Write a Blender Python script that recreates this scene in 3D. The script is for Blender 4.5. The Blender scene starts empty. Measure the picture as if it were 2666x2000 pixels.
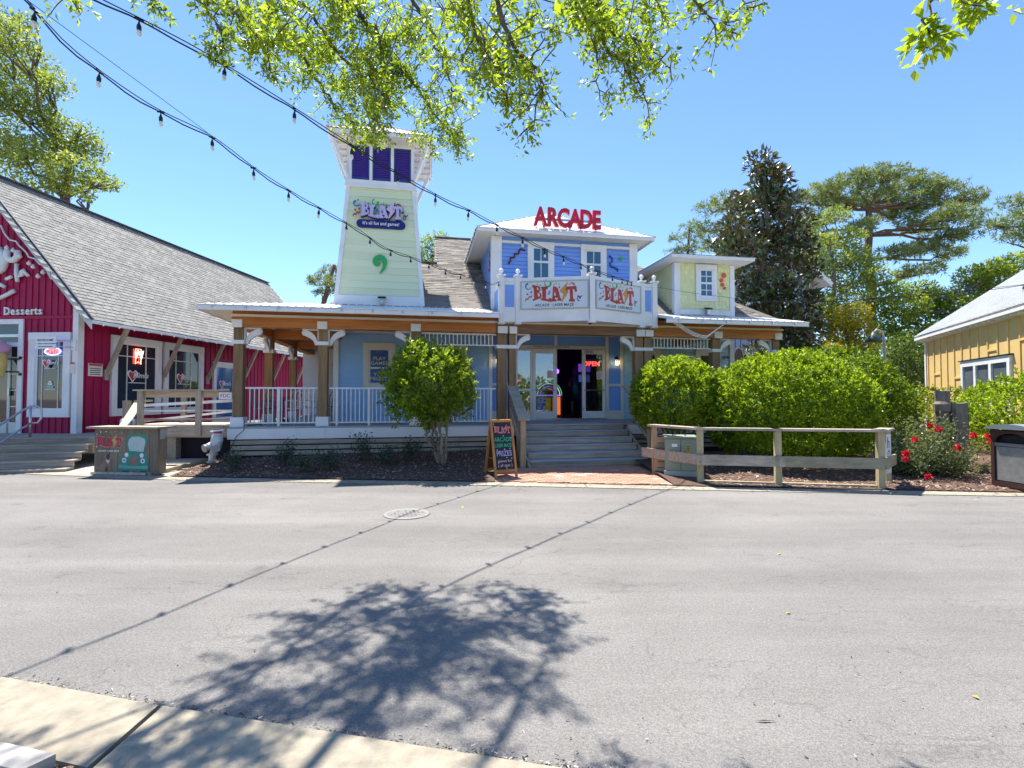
import bpy, math, random
import numpy as np
from mathutils import Vector, Matrix, Euler
random.seed(7); RNG = np.random.default_rng(7)
R = math.radians
S = bpy.context.scene
COL = S.collection
# ---------------------------------------------------------------- camera, light, exposure
FPX, EYE, PITCH = 1300.0, 1.7, math.atan(35 / 1300.0)      # focal length in photo pixels (2666 wide), eye height
cam = bpy.data.cameras.new('camera'); camo = bpy.data.objects.new('camera', cam); COL.objects.link(camo)
camo.location = (0, 0, EYE); camo.rotation_euler = (R(90) + PITCH, 0, 0)
cam.sensor_fit = 'HORIZONTAL'; cam.sensor_width = 36; cam.lens = 36 * FPX / 2666; cam.clip_start = .05; cam.clip_end = 1500
S.camera = camo
SH = (0.19, -0.43)                                          # metres a shadow moves per metre of height
SUNV = Vector((-SH[0], -SH[1], 1)).normalized()
EL = math.asin(SUNV.z); AZ = math.atan2(SUNV.x, SUNV.y)
w = bpy.data.worlds.new('World'); S.world = w; w.use_nodes = True
nt = w.node_tree; bg = nt.nodes['Background']
sky = nt.nodes.new('ShaderNodeTexSky'); sky.sky_type = 'NISHITA'; sky.sun_disc = False
sky.sun_elevation = EL; sky.sun_rotation = AZ; sky.altitude = 0; sky.air_density = 1.0; sky.dust_density = 0.0; sky.ozone_density = 8.0
nt.links.new(sky.outputs[0], bg.inputs[0]); bg.inputs[1].default_value = 0.068
sl = bpy.data.lights.new('sun', 'SUN'); sl.energy = 2.9; sl.angle = R(.55); sl.color = (1, .94, .84)
so = bpy.data.objects.new('sun', sl); COL.objects.link(so); so.rotation_euler = SUNV.to_track_quat('Z', 'Y').to_euler()
S.view_settings.view_transform = 'Standard'; S.view_settings.look = 'None'; S.view_settings.gamma = 1
S.view_settings.exposure = 1.92; S.view_settings.use_curve_mapping = False
S.render.engine = 'CYCLES'; S.cycles.max_bounces = 8; S.cycles.transparent_max_bounces = 12

# ---------------------------------------------------------------- helpers
TH = R(10.3); OY = 13.5; CT, ST = math.cos(TH), math.sin(TH)
def F2W(u, v, z=0): return Vector((CT * u - ST * v, OY + ST * u + CT * v, z))
def P(px, py, Y):                                           # photo pixel at depth Y -> world point
    a = (px - 1333) / FPX; b = (1000 - py) / FPX
    k = Y / (math.cos(PITCH) - b * math.sin(PITCH))
    return Vector((a * k, Y, EYE + (math.sin(PITCH) + b * math.cos(PITCH)) * k))
def par(o, p):
    if p is not None: o.parent = p
    COL.objects.link(o); return o
def tag(o, label=None, cat=None, group=None, kind=None):
    if label: o['label'] = label
    if cat: o['category'] = cat
    if group: o['group'] = group
    if kind: o['kind'] = kind
    return o
def thing(name, label, cat, loc=(0, 0, 0), rz=0, group=None):
    o = bpy.data.objects.new(name, None); COL.objects.link(o); o.empty_display_size = .1
    o.location = loc; o.rotation_euler = (0, 0, rz)
    return tag(o, label, cat, group)
def mobj(name, me, parent=None, loc=(0, 0, 0), rot=(0, 0, 0), sc=(1, 1, 1)):
    o = bpy.data.objects.new(name, me); o.location = loc; o.rotation_euler = rot; o.scale = sc
    return par(o, parent)
class MB:
    def __init__(s): s.v = []; s.f = []; s.m = []
    def add(s, vs, fs, m=0):
        n = len(s.v); s.v += [tuple(q) for q in vs]; s.f += [tuple(n + i for i in f) for f in fs]; s.m += [m] * len(fs); return s
    def box(s, x0, x1, y0, y1, z0, z1, m=0):
        return s.add([(x, y, z) for z in (z0, z1) for y in (y0, y1) for x in (x0, x1)],
                     [(0, 2, 3, 1), (4, 5, 7, 6), (0, 1, 5, 4), (2, 6, 7, 3), (0, 4, 6, 2), (1, 3, 7, 5)], m)
    def cbox(s, x0, x1, y0, y1, z0, z1, b=.006, m=0):       # box with chamfered front (-y) edges
        return s.add([(x0, y1, z0), (x1, y1, z0), (x1, y1, z1), (x0, y1, z1), (x0, y0 + b, z0), (x1, y0 + b, z0), (x1, y0 + b, z1), (x0, y0 + b, z1),
                      (x0 + b, y0, z0 + b), (x1 - b, y0, z0 + b), (x1 - b, y0, z1 - b), (x0 + b, y0, z1 - b)],
                     [(0, 3, 2, 1), (0, 1, 5, 4), (1, 2, 6, 5), (2, 3, 7, 6), (3, 0, 4, 7), (4, 5, 9, 8), (5, 6, 10, 9), (6, 7, 11, 10), (7, 4, 8, 11), (8, 9, 10, 11)], m)
    def bar(s, p0, p1, wd, ht, up=(0, 0, 1), m=0):
        p0, p1 = Vector(p0), Vector(p1); d = (p1 - p0).normalized(); up = Vector(up)
        if abs(d.dot(up)) > .99: up = Vector((0, 1, 0))
        x = d.cross(up).normalized(); y = x.cross(d)
        c = [p + x * a * wd / 2 + y * b * ht / 2 for p in (p0, p1) for b in (-1, 1) for a in (-1, 1)]
        return s.add(c, [(0, 2, 3, 1), (4, 5, 7, 6), (0, 1, 5, 4), (2, 6, 7, 3), (0, 4, 6, 2), (1, 3, 7, 5)], m)
    def tube(s, pts, r, n=6, m=0, cap=True):
        pts = [Vector(p) for p in pts]; k = len(pts)
        rs = r if hasattr(r, '__len__') else [r] * k
        px = None; vs = []
        for i, p in enumerate(pts):
            d = (pts[min(i + 1, k - 1)] - pts[max(i - 1, 0)])
            d = d.normalized() if d.length > 1e-9 else Vector((0, 0, 1))
            if px is None: px = d.orthogonal().normalized()
            px = (px - d * px.dot(d)); px = px.normalized() if px.length > 1e-6 else d.orthogonal().normalized()
            py = d.cross(px)
            vs += [p + (px * math.cos(t) + py * math.sin(t)) * rs[i] for t in (2 * math.pi * j / n for j in range(n))]
        fs = [(i * n + j, i * n + (j + 1) % n, (i + 1) * n + (j + 1) % n, (i + 1) * n + j) for i in range(k - 1) for j in range(n)]
        if cap: fs += [tuple(range(n))[::-1], tuple((k - 1) * n + j for j in range(n))]
        return s.add(vs, fs, m)
    def lathe(s, prof, c=(0, 0, 0), n=12, m=0, sx=1, sy=1):
        vs = [(c[0] + r * sx * math.cos(2 * math.pi * j / n), c[1] + r * sy * math.sin(2 * math.pi * j / n), c[2] + z) for r, z in prof for j in range(n)]
        fs = [(i * n + j, i * n + (j + 1) % n, (i + 1) * n + (j + 1) % n, (i + 1) * n + j) for i in range(len(prof) - 1) for j in range(n)]
        fs += [tuple(range(n))[::-1], tuple((len(prof) - 1) * n + j for j in range(n))]
        return s.add(vs, fs, m)
    def prism(s, poly, dv, m=0):                            # poly: 3-D loop, swept along dv
        n = len(poly); dv = Vector(dv); a = [Vector(p) for p in poly]; b = [p + dv for p in a]
        return s.add(a + b, [tuple(range(n))[::-1], tuple(range(n, 2 * n))] + [(i, (i + 1) % n, n + (i + 1) % n, n + i) for i in range(n)], m)
    def quad(s, a, b, c, d, m=0): return s.add([a, b, c, d], [(0, 1, 2, 3)], m)
    def mesh(s, name, mats, smooth=False):
        me = bpy.data.meshes.new(name); me.from_pydata(s.v, [], s.f)
        for q in (mats if isinstance(mats, (list, tuple)) else [mats]): me.materials.append(q)
        if any(s.m): me.polygons.foreach_set('material_index', s.m)
        if smooth: me.polygons.foreach_set('use_smooth', [True] * len(s.f))
        me.update(); return me
    def build(s, name, mats, parent=None, smooth=False, loc=(0, 0, 0), rot=(0, 0, 0)):
        return mobj(name, s.mesh(name, mats, smooth), parent, loc, rot)
def B(name, m, parent, x0, x1, y0, y1, z0, z1): return MB().box(x0, x1, y0, y1, z0, z1).build(name, m, parent)
def CB(name, m, parent, x0, x1, y0, y1, z0, z1, b=.006): return MB().cbox(x0, x1, y0, y1, z0, z1, b).build(name, m, parent)
def curve_mesh(cu, name, m):
    o = bpy.data.objects.new('tmp', cu); COL.objects.link(o)
    bpy.context.view_layer.update()
    me = bpy.data.meshes.new_from_object(o.evaluated_get(bpy.context.evaluated_depsgraph_get())); me.name = name
    COL.objects.unlink(o); bpy.data.objects.remove(o); me.materials.clear()
    for q in (m if isinstance(m, (list, tuple)) else [m]): me.materials.append(q)
    return me
def text(name, s, size, m, parent, loc, rot=(R(90), 0, 0), ext=.004, bold=0.0, al='CENTER', sx=1.0, sp=1.0, sz=1.0, line=1.0, shear=0.0):
    cu = bpy.data.curves.new(name, 'FONT'); cu.body = s; cu.size = size; cu.extrude = ext; cu.offset = bold * size; cu.resolution_u = 3
    cu.align_x = al; cu.align_y = 'CENTER'; cu.space_character = sp; cu.space_line = line; cu.shear = shear
    return mobj(name, curve_mesh(cu, name, m), parent, loc, rot, (sx, sz, 1))
def shape_mesh(name, loops, ext, m, bevel=0):
    cu = bpy.data.curves.new(name, 'CURVE'); cu.dimensions = '2D'; cu.fill_mode = 'BOTH'; cu.extrude = ext; cu.bevel_depth = bevel
    for lp in loops:
        sp = cu.splines.new('POLY'); sp.points.add(len(lp) - 1); sp.use_cyclic_u = True
        for q, (x, y) in zip(sp.points, lp): q.co = (x, y, 0, 1)
    return curve_mesh(cu, name, m)
def shape(name, loops, ext, m, parent, loc, rot=(R(90), 0, 0), sc=(1, 1, 1)):
    return mobj(name, shape_mesh(name, loops, ext, m), parent, loc, rot, sc)
def dup(o, name=None, parent=None, loc=None, rot=None):
    c = o.copy(); c.parent = parent if parent else o.parent
    if loc is not None: c.location = loc
    if rot is not None: c.rotation_euler = rot
    COL.objects.link(c); return c
def dup_tree(o, loc, rz, label=None):
    c = o.copy(); COL.objects.link(c); c.location = loc; c.rotation_euler = (0, 0, rz)
    if label: c['label'] = label
    for ch in list(o.children):
        d = ch.copy(); d.parent = c; COL.objects.link(d)
        for gc in list(ch.children):
            e = gc.copy(); e.parent = d; COL.objects.link(e)
    return c
# ---------------------------------------------------------------- materials
def lin(h):
    c = [int(h[i:i + 2], 16) / 255 for i in (0, 2, 4)]
    return tuple(x / 12.92 if x <= .04045 else ((x + .055) / 1.055) ** 2.4 for x in c)
def M(name, col, rough=.65, var=.1, scale=3.0, st=(1, 1, 1), bump=0.0, bscale=80.0, metal=0.0, rnd=0.0, spec=.4, dirt=0.0, island=0.0, bst=None):
    m = bpy.data.materials.new(name); m.use_nodes = True; t = m.node_tree; N = t.nodes; Lk = t.links.new
    p = N['Principled BSDF']; p.inputs['Roughness'].default_value = rough; p.inputs['Metallic'].default_value = metal; p.inputs['Specular IOR Level'].default_value = spec
    tc = N.new('ShaderNodeTexCoord'); oi = N.new('ShaderNodeObjectInfo')
    mu = N.new('ShaderNodeMath'); mu.operation = 'MULTIPLY'; mu.inputs[1].default_value = 41.0; Lk(oi.outputs['Random'], mu.inputs[0])
    ad = N.new('ShaderNodeVectorMath'); ad.operation = 'ADD'; Lk(tc.outputs['Object'], ad.inputs[0]); Lk(mu.outputs[0], ad.inputs[1])
    mp = N.new('ShaderNodeMapping'); mp.inputs['Scale'].default_value = st; Lk(ad.outputs[0], mp.inputs['Vector'])
    nz = N.new('ShaderNodeTexNoise'); nz.inputs['Scale'].default_value = scale; nz.inputs['Detail'].default_value = 6; nz.inputs['Roughness'].default_value = .6; Lk(mp.outputs[0], nz.inputs['Vector'])
    mr = N.new('ShaderNodeMapRange'); mr.inputs['From Min'].default_value = .25; mr.inputs['From Max'].default_value = .75
    mr.inputs['To Min'].default_value = 1 - var; mr.inputs['To Max'].default_value = 1 + var; Lk(nz.outputs['Fac'], mr.inputs['Value'])
    val = mr.outputs[0]
    if rnd:
        r2 = N.new('ShaderNodeMapRange'); r2.inputs['To Min'].default_value = 1 - rnd; r2.inputs['To Max'].default_value = 1 + rnd; Lk(oi.outputs['Random'], r2.inputs['Value'])
        mm = N.new('ShaderNodeMath'); mm.operation = 'MULTIPLY'; Lk(val, mm.inputs[0]); Lk(r2.outputs[0], mm.inputs[1]); val = mm.outputs[0]
    if island:
        ge = N.new('ShaderNodeNewGeometry'); r3 = N.new('ShaderNodeMapRange'); r3.inputs['To Min'].default_value = 1 - island; r3.inputs['To Max'].default_value = 1 + island
        Lk(ge.outputs['Random Per Island'], r3.inputs['Value']); mm = N.new('ShaderNodeMath'); mm.operation = 'MULTIPLY'; Lk(val, mm.inputs[0]); Lk(r3.outputs[0], mm.inputs[1]); val = mm.outputs[0]
    if dirt:
        n2 = N.new('ShaderNodeTexNoise'); n2.inputs['Scale'].default_value = 1.3; n2.inputs['Detail'].default_value = 8; Lk(ad.outputs[0], n2.inputs['Vector'])
        r4 = N.new('ShaderNodeMapRange'); r4.inputs['From Min'].default_value = .5; r4.inputs['From Max'].default_value = .75; r4.inputs['To Min'].default_value = 1; r4.inputs['To Max'].default_value = 1 - dirt
        Lk(n2.outputs['Fac'], r4.inputs['Value']); mm = N.new('ShaderNodeMath'); mm.operation = 'MULTIPLY'; Lk(val, mm.inputs[0]); Lk(r4.outputs[0], mm.inputs[1]); val = mm.outputs[0]
    vm = N.new('ShaderNodeVectorMath'); vm.operation = 'SCALE'; vm.inputs[0].default_value = col; Lk(val, vm.inputs['Scale']); Lk(vm.outputs[0], p.inputs['Base Color'])
    if bump:
        nb = N.new('ShaderNodeTexNoise'); nb.inputs['Scale'].default_value = bscale; nb.inputs['Detail'].default_value = 4
        m2 = N.new('ShaderNodeMapping'); m2.inputs['Scale'].default_value = bst or st; Lk(ad.outputs[0], m2.inputs['Vector']); Lk(m2.outputs[0], nb.inputs['Vector'])
        bp = N.new('ShaderNodeBump'); bp.inputs['Strength'].default_value = bump; bp.inputs['Distance'].default_value = .01; Lk(nb.outputs['Fac'], bp.inputs['Height']); Lk(bp.outputs[0], p.inputs['Normal'])
    return m
def EM(name, col, s):
    m = bpy.data.materials.new(name); m.use_nodes = True; p = m.node_tree.nodes['Principled BSDF']
    p.inputs['Base Color'].default_value = (*col, 1); p.inputs['Emission Color'].default_value = (*col, 1); p.inputs['Emission Strength'].default_value = s; return m
def GLASS(name, tint, refl=.6):                             # window glass: tinted clear pane that mirrors by Fresnel
    m = bpy.data.materials.new(name); m.use_nodes = True; t = m.node_tree; N = t.nodes
    N.remove(N['Principled BSDF']); out = N['Material Output']
    tr = N.new('ShaderNodeBsdfTransparent'); tr.inputs[0].default_value = (*tint, 1)
    gl = N.new('ShaderNodeBsdfGlossy'); gl.inputs['Roughness'].default_value = .015; gl.inputs[0].default_value = (.85, .92, 1, 1)
    fr = N.new('ShaderNodeFresnel'); fr.inputs[0].default_value = 1.5 + refl
    mx = N.new('ShaderNodeMixShader'); t.links.new(fr.outputs[0], mx.inputs[0]); t.links.new(tr.outputs[0], mx.inputs[1]); t.links.new(gl.outputs[0], mx.inputs[2]); t.links.new(mx.outputs[0], out.inputs[0]); return m
def LEAF(name, c1, c2, trans=.45, rough=.45, back=None, nscale=1.2, spec=.4, tcol=None):
    m = bpy.data.materials.new(name); m.use_nodes = True; t = m.node_tree; N = t.nodes; Lk = t.links.new
    p = N['Principled BSDF']; p.inputs['Roughness'].default_value = rough; p.inputs['Specular IOR Level'].default_value = spec
    ge = N.new('ShaderNodeNewGeometry'); tc = N.new('ShaderNodeTexCoord'); nz = N.new('ShaderNodeTexNoise'); nz.inputs['Scale'].default_value = nscale; Lk(tc.outputs['Object'], nz.inputs['Vector'])
    a = N.new('ShaderNodeMath'); a.operation = 'ADD'; Lk(ge.outputs['Random Per Island'], a.inputs[0]); Lk(nz.outputs['Fac'], a.inputs[1])
    mr = N.new('ShaderNodeMapRange'); mr.inputs['From Min'].default_value = .35; mr.inputs['From Max'].default_value = 1.65; Lk(a.outputs[0], mr.inputs['Value'])
    mx = N.new('ShaderNodeMix'); mx.data_type = 'RGBA'; mx.inputs['A'].default_value = (*c1, 1); mx.inputs['B'].default_value = (*c2, 1); Lk(mr.outputs[0], mx.inputs['Factor'])
    colr = mx.outputs['Result']
    if back:
        m2 = N.new('ShaderNodeMix'); m2.data_type = 'RGBA'; m2.inputs['B'].default_value = (*back, 1); Lk(colr, m2.inputs['A']); Lk(ge.outputs['Backfacing'], m2.inputs['Factor']); colr = m2.outputs['Result']
    Lk(colr, p.inputs['Base Color'])
    tl = N.new('ShaderNodeBsdfTranslucent')
    vm = N.new('ShaderNodeVectorMath'); vm.operation = 'MULTIPLY'; vm.inputs[1].default_value = tcol or (1.5, 1.35, .6); Lk(colr, vm.inputs[0]); Lk(vm.outputs[0], tl.inputs[0])
    ms = N.new('ShaderNodeMixShader'); ms.inputs[0].default_value = trans; Lk(p.outputs[0], ms.inputs[1]); Lk(tl.outputs[0], ms.inputs[2]); Lk(ms.outputs[0], N['Material Output'].inputs[0]); return m
white = M('white_paint', (.78, .79, .80), .5, .05, 2, dirt=.12)
cream = M('cream_paint', (.70, .68, .61), .55, .05, 2, dirt=.1)
porchblue = M('pale_blue_paint', (.33, .58, .92), .6, .05, 2, bump=.15, bscale=30, st=(.2, 1, 1))
tealblue = M('grey_blue_paint', (.36, .58, .72), .6, .05, 2, bump=.15, bscale=30, st=(.2, 1, 1))
entryblue = M('entry_blue_paint', (.17, .36, .84), .55, .05, 2)
dormblue = M('strong_blue_paint', (.20, .37, .82), .6, .06, 3, rnd=.05, bump=.15, bscale=30, st=(.2, 1, 1))
towergreen = M('pale_green_paint', (.72, .78, .54), .6, .04, 2, rnd=.035, bump=.12, bscale=30, st=(.2, 1, 1))
shingleyellow = M('pale_yellow_paint', (.74, .76, .42), .7, .05, 3, rnd=.05, bump=.25, bscale=60, st=(3, 3, .3))
purple = M('deep_purple_paint', (.08, .05, .36), .5, .1, 3)
trimteal = M('dark_teal_paint', (.02, .10, .16), .5)
stain = M('orange_stained_wood', (.47, .165, .032), .45, .42, 4, st=(.25, 3, 3), bump=.25, bscale=20)
stainv = M('orange_stained_post', (.32, .15, .05), .5, .42, 4, st=(3, 3, .25), rnd=.12, bump=.25, bscale=20)
oldbeam = M('weathered_brown_beam', (.20, .12, .07), .7, .4, 4, st=(.25, 3, 3), bump=.3, bscale=20)
oldpost = M('weathered_brown_post', (.24, .15, .075), .7, .38, 4, st=(3, 3, .25), rnd=.12, bump=.3, bscale=20)
greyx = M('grey_weathered_wood', (.38, .32, .255), .85, .35, 5, st=(.3, 4, 4), rnd=.14, bump=.4, bscale=25, dirt=.3)
greyz = M('grey_weathered_upright', (.36, .30, .24), .85, .35, 5, st=(4, 4, .3), rnd=.14, bump=.4, bscale=25, dirt=.3)
tanz = M('tan_weathered_upright', (.42, .31, .19), .85, .3, 5, st=(4, 4, .3), rnd=.12, bump=.35, bscale=25, dirt=.3)
tanx = M('tan_weathered_wood', (.42, .33, .22), .85, .3, 5, st=(.3, 4, 4), rnd=.12, bump=.35, bscale=25, dirt=.3)
deckpaint = M('blue_grey_deck_paint', (.36, .41, .45), .6, .15, 4, st=(.3, 4, 4), rnd=.08, dirt=.2)
palewood = M('pale_boardwalk_wood', (.52, .46, .37), .8, .2, 5, st=(4, .3, 4), rnd=.1, bump=.3, bscale=20)
metalroof = M('white_metal_roof', (.79, .79, .79), .35, .05, 2, metal=.0, spec=.6, dirt=.12)
shingle = M('grey_brown_shingle', (.20, .18, .16), .9, .25, 6, island=.42, bump=.5, bscale=150, dirt=.15)
shinglebarn = M('grey_shingle', (.26, .25, .23), .9, .15, 6, island=.2, rnd=.12, bump=.5, bscale=150, dirt=.12)
red = M('barn_red_paint', (.35, .004, .066), .6, .15, 2, st=(3, 3, .4), bump=.15, bscale=20, dirt=.2)
redfront = red
black = M('black_metal', (.02, .02, .022), .45, .1)
dark = M('shade_black', (.012, .008, .02), .8, .2)  # near-black colour standing for shade behind boards and slats
asphalt = None
glassdark = M('dark_glass', (.012, .018, .028), .04, .2, 1.5, spec=.9)
glassblue = M('blue_shaded_glass', (.02, .10, .19), .06, .15, 1.5, spec=.9)
glassclear = GLASS('door_glass', (.7, .76, .82), .75)
steel = M('galvanised_steel', (.48, .5, .52), .3, .08, 4, metal=.85)
# ---------------------------------------------------------------- ground
def road_mat():
    m = bpy.data.materials.new('asphalt'); m.use_nodes = True; t = m.node_tree; N = t.nodes; Lk = t.links.new; p = N['Principled BSDF']
    p.inputs['Roughness'].default_value = .85; p.inputs['Specular IOR Level'].default_value = .25
    tc = N.new('ShaderNodeTexCoord')
    def noise(sc, det=5, ro=.6, st=(1, 1, 1)):
        mp = N.new('ShaderNodeMapping'); mp.inputs['Scale'].default_value = st; Lk(tc.outputs['Object'], mp.inputs[0])
        n = N.new('ShaderNodeTexNoise'); n.inputs['Scale'].default_value = sc; n.inputs['Detail'].default_value = det; n.inputs['Roughness'].default_value = ro; Lk(mp.outputs[0], n.inputs['Vector']); return n.outputs['Fac']
    def mrange(v, a, b, c, d):
        r = N.new('ShaderNodeMapRange'); r.inputs[1].default_value = a; r.inputs[2].default_value = b; r.inputs[3].default_value = c; r.inputs[4].default_value = d; Lk(v, r.inputs[0]); return r.outputs[0]
    def mul(a, b):
        q = N.new('ShaderNodeMath'); q.operation = 'MULTIPLY'; Lk(a, q.inputs[0]); Lk(b, q.inputs[1]); return q.outputs[0]
    vo = N.new('ShaderNodeTexVoronoi'); vo.inputs['Scale'].default_value = 185; Lk(tc.outputs['Object'], vo.inputs['Vector'])
    sep = N.new('ShaderNodeSeparateColor'); Lk(vo.outputs['Color'], sep.inputs[0])
    speck = mrange(sep.outputs[0], 0, 1, .78, 1.25)
    big = mrange(noise(.35, 6), .3, .7, .84, 1.12)
    med = mrange(noise(2.2, 6, .65, (.35, 1, 1)), .3, .72, .92, 1.07)
    fine = mrange(noise(60, 3), .3, .7, .82, 1.18)
    streak = mrange(noise(.9, 5, .6, (.05, 1, 1)), .40, .6, .87, 1.03)
    # long hairline cracks: zero crossings of a stretched noise
    cr = noise(.55, 5, .62, (.35, 1, 1)); ab = N.new('ShaderNodeMath'); ab.operation = 'SUBTRACT'; ab.inputs[1].default_value = .5; Lk(cr, ab.inputs[0])
    a2 = N.new('ShaderNodeMath'); a2.operation = 'ABSOLUTE'; Lk(ab.outputs[0], a2.inputs[0]); crack = mrange(a2.outputs[0], 0, .0035, .8, 1)
    v2 = N.new('ShaderNodeTexVoronoi'); v2.feature = 'DISTANCE_TO_EDGE'; v2.inputs['Scale'].default_value = .55
    wn = N.new('ShaderNodeTexNoise'); wn.inputs['Scale'].default_value = 1.6; wn.inputs['Detail'].default_value = 5; Lk(tc.outputs['Object'], wn.inputs['Vector'])
    wv = N.new('ShaderNodeVectorMath'); wv.operation = 'SCALE'; wv.inputs['Scale'].default_value = .9; Lk(wn.outputs['Color'], wv.inputs[0]); wa = N.new('ShaderNodeVectorMath'); wa.operation = 'ADD'; Lk(wv.outputs[0], wa.inputs[0]); Lk(tc.outputs['Object'], wa.inputs[1]); Lk(wa.outputs[0], v2.inputs['Vector'])
    net = mrange(v2.outputs['Distance'], 0, .006, .68, 1); gate = mrange(noise(.3, 3), .5, .56, 0, 1)
    gm_ = N.new('ShaderNodeMix'); gm_.inputs['A'].default_value = 1; Lk(gate, gm_.inputs['Factor']); Lk(net, gm_.inputs['B'])
    spots = mrange(noise(1.7, 2, .4), .70, .78, 1, .72)
    val = mul(mul(mul(mul(speck, big), mul(med, fine)), mul(streak, crack)), mul(gm_.outputs['Result'], spots))
    vm = N.new('ShaderNodeVectorMath'); vm.operation = 'SCALE'; vm.inputs[0].default_value = (.205, .196, .186); Lk(val, vm.inputs['Scale']); Lk(vm.outputs[0], p.inputs['Base Color'])
    bp = N.new('ShaderNodeBump'); bp.inputs['Strength'].default_value = .55; bp.inputs['Distance'].default_value = .006; Lk(vo.outputs['Distance'], bp.inputs['Height']); Lk(bp.outputs[0], p.inputs['Normal'])
    return m
asphalt = road_mat()
soil = M('sandy_soil', (.20, .16, .11), .95, .3, 1.5, bump=.4)
mulchm = M('dark_mulch', (.10, .06, .046), .95, .45, 14, bump=1.0, bscale=45)
concrete = M('pale_concrete', (.315, .28, .215), .85, .26, 12, bump=.35, bscale=90, dirt=.25, rnd=.06)
apron = M('apron_concrete', (.38, .35, .30), .85, .12, 4, bump=.2, bscale=90, dirt=.2)
g_ = tag(MB().quad((-400, -300, -.03), (400, -300, -.03), (400, 600, -.03), (-400, 600, -.03)).build('ground', soil), 'sandy ground around the buildings', kind='structure')
CURB = [(-40, 15.5), (-16, 12.1), (-11.5, 11.27), (-7.21, 10.33), (-.5, 9.66), (3.34, 9.18), (6.53, 8.82), (8.75, 8.58), (30, 6.4)]
NEAR = [(-30, 9.6), (-3.08, 3.05), (-1.96, 2.78), (-.92, 2.53), (.12, 2.34), (30, -4.2)]
def curb_y(x, L=CURB):
    for (a, b), (c, d) in zip(L, L[1:]):
        if a <= x <= c: return b + (d - b) * (x - a) / (c - a)
    return L[-1][1]
mb = MB()
for x0, x1 in zip(range(-40, 30, 2), range(-38, 32, 2)):
    if x0 >= -30: mb.quad((x0, min(curb_y(x0, NEAR), curb_y(x0) - 1), 0), (x1, min(curb_y(x1, NEAR), curb_y(x1) - 1), 0), (x1, curb_y(x1), 0), (x0, curb_y(x0), 0))
tag(mb.build('road', asphalt), 'worn grey asphalt road across the front', kind='structure')
# far ribbon kerb, one slab after another
kerb = tag(thing('kerb', None, None), 'flush pale concrete kerb along the far road edge', kind='structure')
cpts = []
for (a, b), (c, d) in zip(CURB[2:-1], CURB[3:]):
    n = max(1, round(math.hypot(c - a, d - b) / 2.4))
    cpts += [(a + (c - a) * i / n, b + (d - b) * i / n) for i in range(n)]
cpts = cpts[:14]
for i, ((a, b), (c, d)) in enumerate(zip(cpts, cpts[1:])):
    g = .008; wd = .36 if a > -7.5 else .3
    MB().prism([(a + g, b + .003, -.05), (c - g, d + .003, -.05), (c - g, d + wd, -.05), (a + g, b + wd, -.05)], (0, 0, .062)).build('kerb_slab', concrete, kerb)
# near gutter at the camera's feet
gut = tag(thing('gutter', None, None), 'pale concrete gutter strip at the bottom left corner', kind='structure')
for a, b in ((-9, -5.5), (-5.5, -1.93), (-1.90, 1.6), (1.63, 5.2)):
    ya, yb = curb_y(a, NEAR), curb_y(b, NEAR)
    MB().prism([(a, ya - .46, -.06), (b, yb - .46, -.06), (b - .0, yb, -.06), (a, ya, -.06)], (0, 0, .082)).build('gutter_slab', concrete, gut)
# verge behind the gutter
pav = M('pale_board', (.40, .37, .34), .8, .12, 4, st=(.4, 3, 3), bump=.25, bscale=30, dirt=.2)
bord = tag(thing('border_timber', None, None), kind='structure')
for q in range(2):
    o = .47 + q * .13
    MB().prism([(-6, curb_y(-6, NEAR) - o - .118, 0), (-2.16 - q * .05, curb_y(-2.16, NEAR) - o - .118, 0), (-2.1 - q * .05, curb_y(-2.1, NEAR) - o, 0), (-6, curb_y(-6, NEAR) - o, 0)], (0, 0, .06 - q * .012)).build('plank', pav, bord)
def scatter_chips(name, n, fn, size, mats, parent=None):
    vs = []; fs = []; mi = []
    for i in range(n):
        x, y, z = fn(); L = size * random.uniform(.5, 1.6); wd = L * random.uniform(.2, .5)
        a = random.uniform(0, 6.28); t = random.uniform(-.35, .35); h = random.uniform(.004, .02)
        ca, sa = math.cos(a), math.sin(a)
        for dx, dy in ((-L, -wd), (L, -wd), (L, wd), (-L, wd)):
            vs.append((x + dx * ca - dy * sa, y + dx * sa + dy * ca, z + h + dx * t))
        fs.append((4 * i, 4 * i + 1, 4 * i + 2, 4 * i + 3)); mi.append(random.choices(range(len(mats)), [5, 3, 1.2][:len(mats)])[0])
    me = bpy.data.meshes.new(name); me.from_pydata(vs, [], fs); [me.materials.append(q) for q in mats]; me.polygons.foreach_set('material_index', mi); me.update()
    return tag(mobj(name, me, parent), kind='stuff')
chipm = [M('chip_brown', (.19, .11, .08), .9, .4, 20, island=.4), M('chip_tan', (.34, .23, .16), .9, .3, 20, island=.4), M('chip_pale', (.55, .45, .37), .9, .3, 20, island=.3)]
def bed_z(x, y):
    d = y - curb_y(x) - .36
    zmax = .27 if x < 0 else .12
    return .03 + zmax * min(1, max(0, d / 2.6)) + .015 * math.sin(3.1 * x + 1.7 * y) * min(1, max(0, d))
def bed(name, label, xs, ytop):
    mb = MB(); n = 14; pts = []
    for x in xs:
        y0 = curb_y(x) + .34; y1 = ytop(x)
        pts.append([(x, y0 + (y1 - y0) * j / n, bed_z(x, y0 + (y1 - y0) * j / n)) for j in range(n + 1)])
    for a, b in zip(pts, pts[1:]):
        for j in range(n): mb.quad(a[j], b[j], b[j + 1], a[j + 1])
    o = mb.build(name, mulchm); return tag(o, label, kind='structure')
fy = lambda x, v=.3: OY + ST * (x + ST * v) / CT + CT * v
bed('mulch_bed', 'dark mulch bed in front of the left porch', np.linspace(-7.3, -.35, 30), lambda x: fy(x))
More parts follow.
